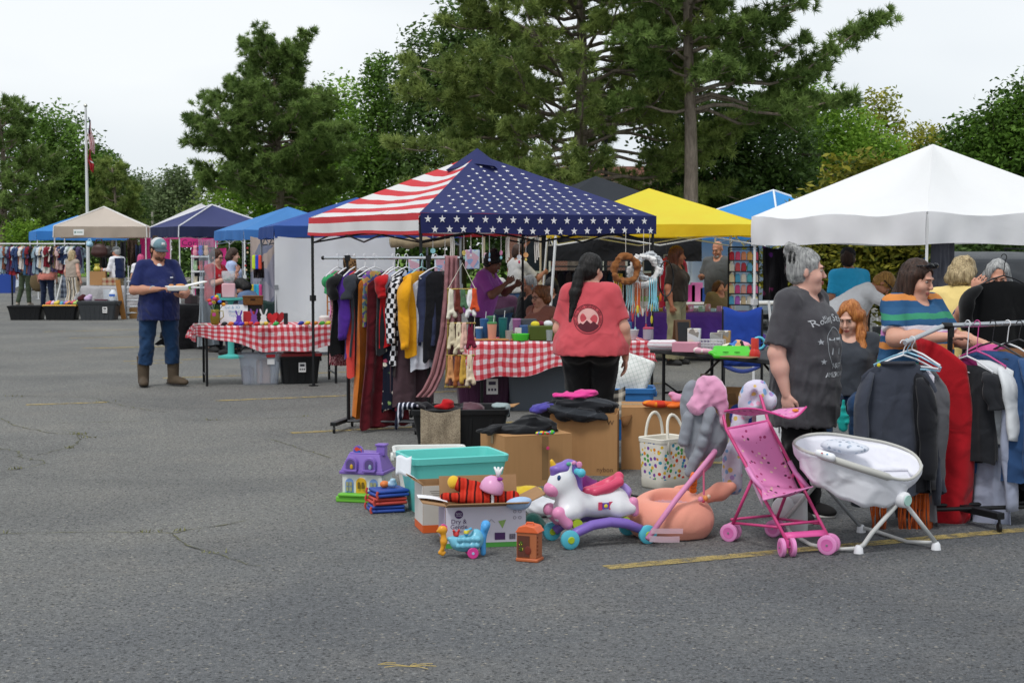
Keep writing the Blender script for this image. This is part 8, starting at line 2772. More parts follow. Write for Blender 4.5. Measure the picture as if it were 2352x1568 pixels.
t=vessel('water_jug','small clear drink cup at the woman\'s elbow','cup',TP(1262,15.62),[(.028,0),(.036,.11)],'#dfe8f0',m=clear('#e6eef4',.1,.6))
vessel('white_bowl','white plastic bowl at the right end of the gingham table','bowl',TP(1450,15.85),[(.05,0),(.07,.04),(.085,.1),(.08,.1),(.06,.03)],'#c8c8cc')
vessel('pink_lid_jar','clear jar with pink lid at the right end of the gingham table','jar',TP(1490,15.8),[(.05,0),(.055,.02),(.055,.11)],'#d0c8d4','#b03a5c',m=clear('#dcd4e0',.1,.5))
vessel('blue_tin','blue storage tin behind the white bowl','tin',TP(1436,16.2),[(.07,0),(.075,.16)],'#2f6aa0')
# ---- black table of toys
def T3(u,v,z=.742):
 d=Vector((math.cos(Y3),math.sin(Y3),0))
 n=Vector((-d.y,d.x,0))
 return Vector((P3.x,P3.y,0))+d*u+n*v+Vector((0,0,z))
def on3(px,Y,z=.742):
 return Vector((X(px,Y),Y,z))
o=Sdf(.02).cap((-.1,0,.05),(.09,.02,.05),.05,.05).obj('rolled_cloth',pattern('hstripe','#dcd8dc','#dcd8dc','#c8a4ac',s=30.0),None,.009,loc=on3(1525,14.2),amp=.003)
tag(o,'rolled white cloth on the black folding table','cloth')
soft('orange_cloth','folded orange and dark cloth beside the rolled white cloth','cloth',1556,780,14.25,[((0,0,.03),(.1,.08,.035)),((.06,0,.05),(.07,.07,.03))],pattern('cells','#d87a3c','#e09a54','#3a2c2c',s=12.0),.02,.009,.006,(26,26,26),3,zref=.742)
boxy('pink_box','flat pink box on the front edge of the black folding table','box',on3(1578,14.0),(.24,.14,.09),'#c98a9c',R(-20))
t=thing('chalkboard_sign','small wooden A-frame chalkboard on the black folding table','sign',on3(1568,14.35),R(12))
B().box((0,-.04,.14),(.15,.012,.28),rot=(R(-10),0,0)).obj('frame',plain('#5a4230',.7),t)
B().box((0,-.048,.15),(.11,.008,.22),rot=(R(-10),0,0)).obj('slate',plain('#23262a',.8),t)
B().box((.0,.05,.14),(.15,.012,.28),rot=(R(12),0,0)).obj('back_frame',plain('#6a4e36',.7),t)
t=thing('wire_basket','white wire basket on the black folding table','basket',on3(1636,14.15),R(-15))
b=B()
for i in range(9):
 b.tube([(-.12+.03*i,-.08,0),(-.12+.03*i,-.08,.1)],.003,4).tube([(-.12+.03*i,.08,0),(-.12+.03*i,.08,.1)],.003,4)
for z in(0.004,.05,.1):
 b.tube([(-.12,-.08,z),(.12,-.08,z),(.12,.08,z),(-.12,.08,z),(-.12,-.08,z)],.0035,4)
b.obj('wire',plain('#c8c8cc',.4),t)
B().box((0,0,.04),(.2,.13,.07)).obj('liner',plain('#b8b4b8',.7),t)
t=thing('green_toy_tablet','bright green toy tablet lying on the black folding table','toy',on3(1682,13.5),R(-8))
Sdf(.03).box((0,0,.03),(.16,.09,.022),.02,(R(28),0,0)).ell((-.17,-.01,.025),(.035,.06,.02)).ell((.17,-.01,.025),(.035,.06,.02)).obj('body',plain('#4cc02c',.4),t,.008)
B().ball((-.05,-.075,.035),(.03,.004,.006),8).ball((.05,-.075,.035),(.03,.004,.006),8).obj('grip_slot',plain('#2c7a1c',.5),t)
soft('toy_bundle','jumble of soft toys heaped on the green tablet','plush toy',1690,785,13.62,[((0,0,.03),(.1,.06,.03)),((-.06,0,.04),(.06,.05,.03)),((.08,0,.05),(.07,.05,.035)),((.03,0,.07),(.05,.04,.03))],pattern('cells','#2c2c30','#d8a87c','#dcd4c4','#4a7ac0','#e0a0b8',s=18.0),.02,.008,.004,(40,40,40),4,zref=.775)
t=thing('toy_bottle','red and blue plastic toy bottle with ring handle','toy',on3(1736,13.35))
B().lathe([(.045,0),(.05,.03),(.04,.06),(.035,.07)],16).obj('base',plain('#c8352c',.35),t,smooth=40)
B().lathe([(.035,.07),(.035,.15),(.03,.165)],16).obj('neck',plain('#c83a30',.35),t,smooth=40)
B().ring((.035,0,.12),.05,.012,18,8,Matrix.Rotation(PI/2,3,'X')).obj('handle',plain('#58b8d0',.35),t,smooth=True)
soft('pink_teddy','small pink and white plush on the table edge','plush toy',1618,800,13.75,[((0,0,.025),(.07,.04,.025)),((-.06,0,.03),(.035,.035,.028)),((.06,0,.02),(.05,.04,.02))],pattern('cells','#dca8b8','#e0d4d0','#d8b45a',s=16.0),.02,.008,.003,(40,40,40),5,zref=.742)
boxy('wooden_tray','round wooden tray on the near corner of the black table','tray',on3(1700,13.25),(.3,.16,.012),'#8a6a4a',R(-40))
for(px,lab,col,h)in((1596,'white patterned gift bag standing on the black table','#c8ccd0',.2),(1648,'grey paper packet leaning behind the wire basket','#9a9a98',.16),(1665,'kraft paper packet behind the toys','#a88a60',.18)):
 boxy('packet',lab,'packet',on3(px,14.3),(.12,.06,h),col,R(-20),m=pattern('cells',col,col,'#d0ccc4','#8a8680',s=22.0))
# under the black table
carton('opened brown box stored beneath the black folding table',(X(1660,14.2),14.3),R(-20),.4,.3,.25,False,(R(50),R(20),R(60),None))
boxy('plank','rough grey wooden plank leaning under the black table','plank',(X(1622,13.9),13.9,0),(.09,.03,.55),'#6a5c4e',R(-10))
soft('blue_bundle','bundle of blue and pink cloth beneath the black table','cloth',1712,900,14.0,[((0,0,.15),(.14,.12,.12)),((.1,0,.2),(.1,.1,.1))],[cloth('#2c4a9c'),cloth('#c890a4')],.04,.012,.01,(18,18,18),6,0.0,lambda P:(P[:,0]>.06).astype(int),zref=0.0)
# ---- folding camp chairs
def camp_chair(label,px,Y,rz,col,w=.5):
 t=thing('camp_chair',label,'chair',(X(px,Y),Y,0),rz)
 m=cloth(col,.1)
 for s in(-1,1):
  B().tube([(s*w/2,.22,0),(s*w/2,.2,.86)],.011,6).obj('back_post',STEEL_B,t)
  B().tube([(s*w/2,-.22,0),(s*w/2,-.22,.6)],.011,6).obj('front_post',STEEL_B,t)
  B().tube([(s*w/2,-.22,.02),(s*w/2,.2,.42)],.009,6).tube([(s*w/2,.2,.02),(s*w/2,-.22,.42)],.009,6).obj('cross_strut',STEEL_B,t)
  B().grid(lambda u,v:Vector((s*w/2+(u-.5)*.06,-.24+.46*v,.605+.012*math.cos(u*3))),2,6).obj('armrest',m,t,solid=.006,smooth=True)
 B().grid(lambda u,v:Vector(((u-.5)*w,-.22+.42*v,.42-.05*math.sin(PI*u))),8,6).obj('seat',m,t,solid=.006,smooth=True)
 B().grid(lambda u,v:Vector(((u-.5)*w,.20+.05*math.sin(PI*u),.42+.44*v+.02*math.cos(2*PI*u)*v)),10,8).obj('backrest',m,t,solid=.006,smooth=True)
 return t
camp_chair('royal blue folding camp chair beside the purple table',1708,15.2,R(170),'#28459c',.38).scale=(1,1,1.27)
camp_chair('dark navy camp chair under the red-haired woman',1950,12.12,R(-22),'#2a3346',.58)
camp_chair('grey camp chair of the white-haired person',1150,21.55,R(160),'#3a3c44',.54)
camp_chair('blue-grey camp chair near the tumblers',1185,19.6,R(120),'#3a5a78',.54)
camp_chair('dark camp chair of the balding man',1217,20.6,R(-62),'#26282e',.56)
camp_chair('black camp chair of the auburn-haired woman',1245,18.0,R(-48),'#1f2024',.54)
camp_chair('green camp chair near the hanging neon tubes',590,24.3,R(-105),'#2f4a44',.56)
# ---- hanging ornaments along the flag canopy front edge
fx0,fx1=Vector((-.97,16.15)),Vector((1.64,17.65))
cl=['#8fc8d0','#d8d4dc','#c0405c','#d8c46a','#b89ad0','#e0e4ea','#6aa8c8','#d88ab0','#8fb89a','#c8ccd4','#d8a06a','#a8c0e0']
nm=['aqua','silver','crimson','gold','lilac','white','sky blue','pink','sage','pearl','peach','periwinkle']
for i in range(12):
 u=.05+.038*i+(.01 if i%2 else 0)
 p=fx0.lerp(fx1,u)
 t=thing('wind_chime','%s hanging chime under the stars edge of the canopy'%nm[i],'wind chime',(p.x,p.y+.04,1.83),.3*i,'wind chimes under the flag canopy')
 ln=.14+.07*((i*7)%4)/3
 B().tube([(0,0,0),(0,0,-ln)],.0035,4).obj('cord',plain('#d0ccc8',.7,bump=0),t)
 if i%3==2:
  b=B()
  for k in range(3):
   b.tube([(.02*(k-1),0,-.02),(.02*(k-1)+.008,0,-.12),(.02*(k-1),0,-.24-.03*k)],.007,6)
  b.obj('tubes',plain('#d4d0c8',.5),t)
 else:
  B().lathe([(.028,-.003),(.028,.003)],14,(0,0,-ln-.028),axis=Matrix.Rotation(PI/2,3,'X')).obj('disc',plain(cl[i],.3),t)
  B().ball((0,0,-ln-.08),(.014,.014,.02),8).obj('bead',plain(cl[(i+5)%12],.3),t)
# clear bags with prints behind
for i,(px,py,lab)in enumerate(((955,640,'first clear printed bag on the pegs below the rolled tarp'),(1015,632,'second clear printed bag on the pegs below the rolled tarp'),(1085,618,'blue printed cloth bag beside the purple-shirted woman'),(1128,625,'blue patterned bag above the seated people'))):
 p=W(px,py,20.8)
 o=boxy('hanging_bag',lab,'bag',p,(.2,.03,.26),'#9ab0d0',.2,.01,m=pattern('cells','#b8c8dc','#d0a8b8','#8fa8d0','#c8d4d8',s=14.0))
# wreaths and dream catchers
def wreath(label,px,py,Y,R0,col,seed,drop=True,r=.045,fuzz=.02):
 p=W(px,py,Y)
 t=thing('wreath',label,'wreath',p,R(20))
 s=Sdf(.02)
 n=26
 rn=random.Random(seed)
 for i in range(n):
  a=2*PI*i/n
  s.ell((R0*math.cos(a)+rn.gauss(0,.006),rn.gauss(0,.008),R0*math.sin(a)+rn.gauss(0,.006)),r*rn.uniform(.8,1.15))
 s.obj('ring',cloth(col,.25,.9),t,.009,amp=fuzz*.6,freq=(70,70,70),seed=seed)
 B().tube([(0,0,R0),(0,0,1.9-p.z)],.003,4).obj('string',plain('#d8d4cc',.7),t)
 if drop:
  for k in range(6):
   x=-R0+2*R0*k/5
   ln=rn.uniform(.22,.5)
   z0=-math.sqrt(max(0,R0*R0-x*x))
   f=B().tube([(x,0,z0),(x,0,z0-ln)],.0028,4).obj('string',plain('#c8c4c0',.7),t)
   B().ball((x,-.004,z0-ln-.05),(.016,.006,.05),8).obj('feather',plain(['#d8c83c','#58a8c0','#d86a2c','#8fd0d8','#d8d4d0','#b03a4a'][(k+seed)%6],.7),f)
wreath('rust brown fuzzy wreath hanging at the right of the flag canopy',1437,618,16.9,.145,'#8a5a34',1,r=.034)
wreath('white fluffy wreath hanging at the right of the flag canopy',1478,622,17.1,.165,'#e2e0dc',2,r=.032)
wreath('smaller pale wreath behind the white one',1492,612,17.6,.14,'#c8ccd0',3,r=.03)
t=thing('black_hoop','thin black hoop hanging from the right canopy leg','hoop',W(1530,640,17.3),R(60))
B().ring((0,0,0),.2,.008,30,6,Matrix.Rotation(PI/2,3,'X')).obj('ring',STEEL_B,t)
B().tube([(0,0,.2),(0,0,.4)],.003,4).obj('string',plain('#2c2c2c',.7),t)
for i,(px,py,cc,lab)in enumerate(((1448,690,'#9fd4dc','aqua'),(1500,690,'#8fd0e0','pale turquoise'),(1420,680,'#d8b43c','yellow'),(1462,700,'#d86a34','orange'))):
 p=W(px,py,17.0)
 b=B()
 for k in range(5):
  b.tube([(.02*(k-2),0,.25),(.02*(k-2)+.01*math.sin(k),0,0),(.03*(k-2),0,-.12)],[.004,.008,.003],4)
 o=b.obj('ribbon_streamer',cloth(cc),None,loc=p)
 tag(o,'%s ribbon streamer hanging beneath the wreaths'%lab,'streamer')
# ---- under the yellow canopy
for i in range(14):
 px=1478+i*13.5
 cc=['#d8d4d0','#c0506a','#58a0b8','#d8b43c','#8a5aa8','#e0e0e4','#b83a3a','#7fb0c8','#d88ab0','#c8c8d0','#9ac0a8','#d8a0a8','#b0d0d8','#c08ab0'][i]
 l2=['cream','rose','teal','yellow','purple','white','red','light blue','pink','silver','mint','salmon','ice blue','mauve'][i]
 boxy('small_package','%s small package lined up on the purple table'%l2,'package',TP(px,23.1+.1*(i%2),.735),(.09,.07,.05+.03*(i%3)),cc,.1*i,.004,m=pattern('cells',cc,cc,'#d8d4d0','#6a5c6c',s=26.0),group='packages on the purple table')
t=thing('wire_display_rack','black wire display rack of coloured pouches under the yellow canopy','display rack',(X(1708,22.6),22.6,0),R(2))
z0,z1=Z(700,22.6),Z(568,22.6)
w=(1742-1674)/FPX*22.6
for x in(-w/2,w/2):
 B().tube([(x,0,0),(x,0,z1)],.014,6).obj('post',STEEL_B,t)
for k in range(6):
 z=z0+(z1-z0)*k/5.2
 B().box((0,.0,z),(w,.14,.012)).obj('shelf',STEEL_B,t)
B().tube([(-w/2,0,z1),(w/2,0,z1)],.014,6).obj('top_bar',STEEL_B,t)
pc=[['#b8203c','#d84a7c','#d88a6a','#d8a05a','#c0405c'],['#d8d4cc','#c84a54','#b02a3c','#58a0c0','#d87a6a'],['#d8c8a0','#4a9cc0','#dccfc0','#58b0b8','#d0c0b0'],['#d8c48a','#c8407c','#d89a8a','#c83a54','#d86a94'],['#4a9cc0','#a85ab0','#c8b08a','#d8cfc0','#dcc890']]
for r in range(5):
 for k in range(5):
  p=Vector((X(1708,22.6)-w/2+w*(k+.5)/5,22.58,z0+(z1-z0)*(4-r)/5.2+.008))
  o=B().box((0,0,.055),(.075,.05,.11),tx=.9,ty=.4).box((0,0,.115),(.05,.014,.02)).obj('pouch',plain(pc[r][k],.5,.2,30),None,loc=p,bev=.006)
  tag(o,'pouch %s from the left in the %s row of the wire rack'%(['first','second','third','fourth','fifth'][k],['top','upper','middle','lower','bottom'][r]),'pouch','coloured pouches on the wire rack')
# rail of dark clothes in the shade, one shared shape
dk0=garment('dark_garment','x','garment',(0,0,0),R(70),.42,.9,.46,.5,cloth('#22242c'),9,thick=.06)
tr_=thing('shade_clothes_rail','clothes rail of dark garments in the shade under the black awning','clothes rack',(0,0,0))
Yd=27.2
B().tube([(X(1265,Yd),Yd,Z(612,Yd)),(X(1440,Yd),Yd,Z(612,Yd))],.015,6).obj('bar',STEEL_G,tr_)
for px in(1268,1438):
 B().tube([(X(px,Yd),Yd,0),(X(px,Yd),Yd,Z(612,Yd))],.016,6).obj('post',STEEL_G,tr_)
dn=[('#22242c','charcoal'),('#3a2420','dark brown'),('#1c1c20','black'),('#2c2438','dark violet'),('#3a3030','umber'),('#20303c','dark teal'),('#4a2a2c','maroon'),('#2a2e28','dark olive')]
for i in range(16):
 o=dk0 if i==0 else copytree(dk0)
 c=dn[i%8]
 px=1274+i*10.5
 o.location=(X(px,Yd),Yd+.02*(i%2),Z(612,Yd)-.07)
 o.rotation_euler=(0,0,R(50+9*(i%3)))
 if i:
  o.data=o.data.copy()
  o.data.materials[0]=cloth(c[0])
  for ch in o.children:
   ch.data=ch.data.copy()
   ch.data.materials[0]=cloth(c[0])
 tag(o,'%s garment in the %s half of the shaded clothes rail'%(c[1],['left','right'][i // 8]),'garment','dark clothes on the shaded rail')
for i in range(7):
 c=['#c02a4a','#b8243a','#d0486a','#a81c34','#c83a54','#b02c4c','#d85a74'][i]
 o=copytree(dk0)
 o.location=(X(1532+i*5,24.6),24.6+.05*i,Z(590,24.6))
 o.rotation_euler=(0,0,R(62))
 o.data=o.data.copy()
 o.data.materials[0]=cloth(c)
 for ch in o.children:
  ch.data=ch.data.copy()
  ch.data.materials[0]=cloth(c)
 tag(o,'red-pink scarf top, %s of the row behind the black hoop'%['first','second','third','fourth','fifth','sixth','last'][i],'garment','red-pink tops behind the black hoop')
t=thing('red_tops_rail','short rail carrying the red-pink tops','clothes rack',(0,0,0))
B().tube([(X(1524,24.6),24.5,Z(586,24.6)),(X(1570,24.6),25.0,Z(586,24.6))],.014,6).obj('bar',STEEL_G,t)
for px in(1524,1570):
 B().tube([(X(px,24.6),24.5 if px<1540 else 25.0,0),(X(px,24.6),24.5 if px<1540 else 25.0,Z(586,24.6))],.014,6).obj('post',STEEL_G,t)
# tables at the back, in the shade
table('bare folding table at the back near the bald man',(X(1570,27),27.0),R(3))
for i,(px,cc,lab,hh)in enumerate(((1585,'#c84a94','magenta box on the back table',.3),(1602,'#d87ab0','pink package on the back table',.34),(1560,'#2c3c78','navy crate on the back table',.2),(1622,'#2c4a8c','blue sack on the back table',.25))):
 boxy('goods_box',lab,'box',(X(px,27.2),27.3,.74),(.2,.2,hh),cc)
carton('brown box below the back table beside the bald man',(X(1612,26.6),26.6),R(10),.5,.4,.45)
# ---- things hung at the white canopy
hung_sheet('black_shawl','black shawl with purple flowers tied at the white canopy leg','shawl',(X(1752,17.4),17.4),(X(1806,17.4),17.3),1.72,1.10,pattern('flower','#121114','#121114','#4a1c5c','#121114','#7a2a5c',s=9.0),.05,3,1)
hung_sheet('grey_cloth','grey cloth hanging from the front corner of the white canopy','cloth',(X(2142,15.2),15.2),(X(2200,15.2),15.3),1.78,1.2,cloth('#45464e'),.03,4,1)
# paper sign leaning behind the stroller
t=thing('paper_sign','white paper sign with handwriting leaning behind the stroller','sign',(X(1795,10.6),10.6,.22),R(-6))
B().box((0,0,.2),(.32,.01,.4),rot=(R(-8),0,0)).obj('sheet',plain('#dcdfe2',.7),t)
for k,tx in enumerate(('Tiny','life','grow')):
 flat_text(tx,.095,(.04,-.04+.015*k,.30-.11*k),t,plain('#3a3c44',.7,bump=0),rx=R(82))
B().box((0,.02,-.11),(.3,.2,.22)).obj('box_base',cardboard(),t)
soft('teal_bag','small teal bag hanging beside the dark camp chair','bag',1942,985,11.4,[((0,0,.2),(.05,.04,.09)),((0,0,.3),(.02,.02,.06))],cloth('#1f9a94',.12),.02,.009,.008,(40,40,40),3,zref=.2)
# dark goods table behind the shoppers on the right
P5=Vector((X(1990,16.2),15.9))
table('dark topped folding table behind the red-haired woman',P5,R(-4),1.5,.7,.74,'#2c2a2a')
for(px,Y,lab,col,d)in((2018,16.1,'bright green toy case on the dark topped table','#5ac83a',(.16,.1,.04)),(2032,16.2,'black speaker box on the dark topped table','#1f2024',(.2,.16,.12)),(2050,16.1,'blue book lying on the dark topped table','#2c4a9c',(.2,.14,.03)),(2008,16.0,'pink card box on the dark topped table','#d86a9c',(.06,.06,.05))):
 boxy('goods_box',lab,'box',TP(px,Y,.742),d,col)
soft('brown_leather_bag','brown leather bag beneath the dark topped table','bag',2025,775,15.7,[((0,0,.2),(.22,.14,.17)),((.05,0,.34),(.14,.1,.05))],plain('#4a3528',.45),.05,.013,.008,(14,14,14),4,.0,zref=.3)
B().box((0,0,.15),(.5,.32,.30)).obj('body',plain('#22252a',.5),thing('dark_crate','dark crate carrying the brown leather bag','crate',(X(2025,15.7),15.75,0)),bev=.01)
t=vessel('white_pitcher','white enamel pitcher beside the red-haired woman','pitcher',(X(2030,12.4),12.4,.58),[(.05,0),(.07,.03),(.065,.1),(.05,.15),(.055,.18)],'#d8d6cc')
B().tube([(-.05,0,.16),(-.11,0,.14),(-.1,0,.06),(-.06,0,.03)],.009,8).obj('handle',plain('#d8d6cc',.35),t)
boxy('dark_side_stand','dark plastic stand holding the white pitcher','stand',(X(2030,12.45),12.45,0),(.36,.3,.58),'#26282c')
# ---- vehicles behind
def suv():
 Yv=23.5
 t=thing('parked_car','dark grey estate car parked behind the grey-haired shopper','car',(X(2325,Yv),Yv+2.2,0),R(-3))
 t.scale=(.92,.92,.93)
 m=plain('#3c3f43',.3,bump=0,metal=.3)
 gl=plain('#2a2d31',.08,bump=0)
 W2=.92
 prof=[(-2.2,.35),(-2.25,.9),(-2.15,1.05),(-1.95,1.62),(-1.7,1.74),(.2,1.76),(.6,1.68),(1.25,1.12),(2.1,.98),(2.25,.8),(2.2,.35)]
 b=B()
 n=len(prof)
 V=[]
 for sx,k in((-1,1.0),(1,1.0)):
  for y,z in prof:
   inw=1.0 if z<1.06 else .84
   V.append((sx*W2*inw,y,z))
 F=[(i,i+1,n+i+1,n+i)for i in range(n-1)]+[(n-1,0,n,2*n-1),tuple(range(n-1,-1,-1)),tuple(range(n,2*n))]
 b.add(V,F)
 b.obj('body',m,t,bev=.04,seg=3)
 B().add([(-.74,-2.165,1.10),(.74,-2.165,1.10),(.68,-2.0,1.56),(-.68,-2.0,1.56)],[(0,1,2,3)]).obj('rear_window',gl,t,solid=.01)
 for s in(-1,1):
  B().add([(s*.895,-1.9,1.08),(s*.895,1.0,1.10),(s*.79,.45,1.64),(s*.79,-1.75,1.64)],[(0,1,2,3)]).obj('side_window',gl,t,solid=.012)
  B().box((s*.8,-2.22,.98),(.18,.1,.2)).obj('tail_light',plain('#a01c20',.2,bump=0),t,bev=.02)
  B().tube([(s*.68,-1.7,1.80),(s*.68,.2,1.81)],.018,6).box((s*.68,-1.6,1.77),(.03,.05,.06)).box((s*.68,.1,1.77),(.03,.05,.06)).obj('roof_rail',STEEL_B,t)
  for y in(-1.4,1.4):
   w=B().lathe([(.22,-.11),(.33,-.1),(.34,0),(.33,.1),(.22,.11)],24,(s*.82,y,.34),axis=Matrix.Rotation(PI/2,3,'Y')).obj('wheel',plain('#1a1a1b',.8),t)
   B().lathe([(.05,-.115),(.21,-.112),(.21,.112),(.05,.115)],20,(s*.82,y,.34),axis=Matrix.Rotation(PI/2,3,'Y')).obj('rim',plain('#8d9095',.3,metal=.7),w)
 B().box((0,-2.27,.62),(1.7,.08,.22)).obj('bumper',plain('#2c2e31',.5),t,bev=.03)
 B().box((0,-2.26,.9),(.34,.02,.12)).obj('number_plate',plain('#c8ccd0',.4),t)
suv()
t=thing('white_trailer','white box trailer parked behind the bald man','trailer',(X(1690,33),33.5,0),R(2))
B().box((0,0,1.22),(2.6,4.2,1.75)).obj('box_body',plain('#cfd6d6',.4,.04),t,bev=.03)
for s in(-1,1):
 B().lathe([(.2,-.1),(.32,-.1),(.33,.1),(.2,.1)],18,(s*1.25,.2,.33),axis=Matrix.Rotation(PI/2,3,'Y')).obj('wheel',plain('#1c1c1d',.8),t)
 B().box((s*.62,-2.115,1.22),(1.2,.03,1.62)).obj('door',plain('#d6dcdc',.4,.04),t,bev=.01)
B().tube([(0,-2.14,.5),(0,-2.14,1.9)],.02,6).obj('latch_bar',STEEL_G,t)
B().box((0,-2.05,.28),(2.4,.1,.1)).obj('bumper',STEEL_B,t)
# ================================================================ LEFT MIDDLE DISTANCE
hung_sheet('clear_plastic_curtain','clear plastic sheet hanging beside the boy in red','plastic sheet',(X(462,24.2),23.9),(X(484,24.2),24.5),1.86,.15,clear('#e6ecf2',.15,.72),.06,6,1)
t=thing('candy_machine','pink candy machine with clear hopper beside the boy','machine',(X(524,23.6),23.6,.93),R(8))
B().box((0,0,.11),(.20,.18,.22)).obj('base',plain('#d8a8b0',.4),t,bev=.015)
B().lathe([(.07,.22),(.1,.3),(.105,.4),(.09,.41)],18).obj('hopper',clear('#e8ecf0',.08,.6),t,smooth=True)
Sdf(.015).ell((0,0,.29),(.07,.07,.05)).obj('sweets',pattern('cells','#d8d4c8','#4a8a6a','#c8a0a8',s=40.0),t,.012)
B().lathe([(.03,-.095),(.03,-.09)],12,(-.02,0,.14),axis=Matrix.Rotation(PI/2,3,'X')).obj('dial',plain('#4a4a4e',.4),t)
t=thing('turquoise_stand','turquoise pedestal stand holding the candy machine','stand',(X(528,23.6),23.6,0))
B().lathe([(.2,0),(.2,.03),(.05,.06),(.04,.85),(.06,.88),(.24,.9),(.24,.925)],24).obj('pedestal',plain('#4fb0a8',.45),t,smooth=40)
B().box((-.16,-.1,.96),(.06,.06,.07)).obj('cup',plain('#3a9a98',.4),t)
P6=Vector((X(405,26),25.6))
table('folding table under black cloth behind the bearded man',P6,R(4),1.2,.6,.74)
drape('black cloth to the ground on the table behind the bearded man',P6,R(4),1.2,.6,.74,cloth('#151518'),(.7,.66,.5,.6),13)
for i,(px,lab,col)in enumerate(((432,'mesh organiser','#3a2c30'),(446,'dark tray','#2c2426'),(460,'small wire stand','#4a4648'),(474,'black cup','#1c1c20'))):
 boxy('desk_item','%s on the black-clothed table'%lab,'organiser',TP(px,26.0,.75),(.12,.1,.16-.02*i),col)
# white shelf of toys
t=thing('white_shelf','white open shelf unit stocked with toys beneath the navy canopy','shelf',(X(462,31),31,0),R(4))
for x in(-.17,.17):
 for y in(-.13,.13):
  B().tube([(x,y,0),(x,y,1.55)],.014,6).obj('post',STEEL_W,t)
for z in(.5,.9,1.22,1.52):
 B().box((0,0,z),(.38,.3,.03)).obj('shelf_board',STEEL_W,t)
tn=[('mint','#a8c8a0'),('rose','#d890a0'),('cream','#d8ccb0'),('red','#c03a3c'),('blue','#3a5ac0'),('white','#dcdcdc'),('pink','#d86a9c'),('peach','#e0b090'),('yellow','#d8c050')]
for i,(l_,c_)in enumerate(tn):
 z=[1.235,1.535,.915][i%3]
 x=[-.11,0,.11][i // 3]
 o=Sdf(.02).ell((0,0,.07),(.05,.05,.07)).ell((0,0,.16),(.04,.04,.045)).ell((-.03,0,.2),(.014,.012,.02)).ell((.03,0,.2),(.014,.012,.02)).obj('shelf_plush',cloth(c_),None,.013,loc=(X(462,31)+x,30.95,z))
 tag(o,'%s plush toy on the white shelf unit'%l_,'plush toy','plush toys on the white shelf')
# pink booth walls and banner
PK=sheer('#dc3f8c',.3)
hung_sheet('pink_curtain','first tall pink curtain behind the bearded man','curtain',(X(322,46),46),(X(346,46),46),2.0,.3,PK,.05,2,1)
hung_sheet('pink_curtain','second tall pink curtain near the cap of the bearded man','curtain',(X(356,46.3),46.3),(X(392,46.3),46.3),2.0,.2,PK,.05,3,1)
o=hung_sheet('pink_banner','pink shop banner with dark lettering below the navy canopy','banner',(X(412,45),45),(X(500,45),45),2.0,1.72,PK,.01,4,1)
flat_text('Corinna',.26,(X(452,44.9),44.8,1.76),o,plain('#3a1c3c',.6,bump=0))
hung_sheet('pink_back_curtain','pink fabric back wall behind the white shelf','curtain',(X(440,47),47),(X(520,47),47),1.7,.2,PK,.05,5,1)
for i,(px,py,cc,lab)in enumerate(((583,588,'#c8e03c','neon yellow'),(590,588,'#2c4ac8','royal blue'),(597,588,'#e0543c','neon coral'),(580,655,'#c8b83c','mustard'),(586,655,'#2c9ac8','turquoise'),(592,655,'#3ab0d0','light cyan'),(598,655,'#d84a8c','hot pink'))):
 p=W(px,py,25.0)
 t=thing('hanging_skein','%s skein hanging at the edge of the white sheet wall'%lab,'skein',p,0,'skeins hanging by the white sheet wall')
 s=Sdf(.015).cap((-.012,0,0),(-.012,0,-.2),.017,.02).cap((.012,0,0),(.012,0,-.2),.017,.02)
 s.obj('yarn',plain(cc,.7),t,.010)
 B().tube([(0,0,0),(0,0,.06)],.003,4).obj('loop',STEEL_G,t)
hung_sheet('dark_caps_strip','strip of dark caps hanging by the white sheet wall','display strip',(X(580,25.1),25.1),(X(606,25.1),25.1),1.48,1.2,cloth('#2c2024'),.05,7,1)
hung_sheet('grey_booth_curtain','grey printed booth wall inside the royal blue canopy','curtain',(X(575,27.5),27.5),(X(640,27.5),27.6),1.9,.5,pattern('cells','#8f90a0','#a8a4b0','#7f8498','#b8a8a0',s=3.0),.03,8,1)
t=thing('hanging_beads','string of dark beads and bulbs hanging at the blue canopy leg','bead string',W(566,560,24.6))
for k in range(12):
 B().ball((.02*math.sin(k),0,-.07*k),.02,8).obj('bead',plain(['#3a2c2a','#a83a34','#c8b48a','#2c4a3a'][k%4],.4),t)
B().tube([(0,0,.05),(0,0,-.8)],.004,4).obj('string',STEEL_B,t)
# ---- far left tubs and stall
def tubtoys(px,Y,n,seed,where,zz):
 rn=random.Random(seed)
 cc=[('#d85a4a','coral'),('#d8b8d8','lilac'),('#e0d8d0','white'),('#d8c04a','yellow'),('#58a8c0','aqua'),('#8a6ac0','violet'),('#e08a4a','orange'),('#2c2c30','black'),('#c83a5c','crimson'),('#a8c86a','lime')]
 for i in range(n):
  c=cc[i%10]
  p=Vector((X(px,Y)+(i/(n-1)-.5)*.62,Y+rn.uniform(-.12,.12),zz+rn.uniform(0,.04)))
  o=Sdf(.015).ell((0,0,0),(.07,.06,.05)).ell((.04,.01,.04),(.04,.04,.035)).obj('tub_toy',plain(c[0],.5),None,.016,loc=p)
  tag(o,'%s small toy heaped in the %s'%(c[1],where),'toy','toys in the '+where)
Yt=36.2
tote('black_floor_tub','open black tub at the far left on the asphalt','storage tub',(X(60,Yt),Yt),0,.80,.5,.34,'#17181a',ribs=5)
tote('yellow_rim_tub','black tub with yellow rim heaped with small toys','storage tub',(X(141,Yt),Yt),0,.78,.5,.34,'#17181a',rim='#d8a82c',ribs=5)
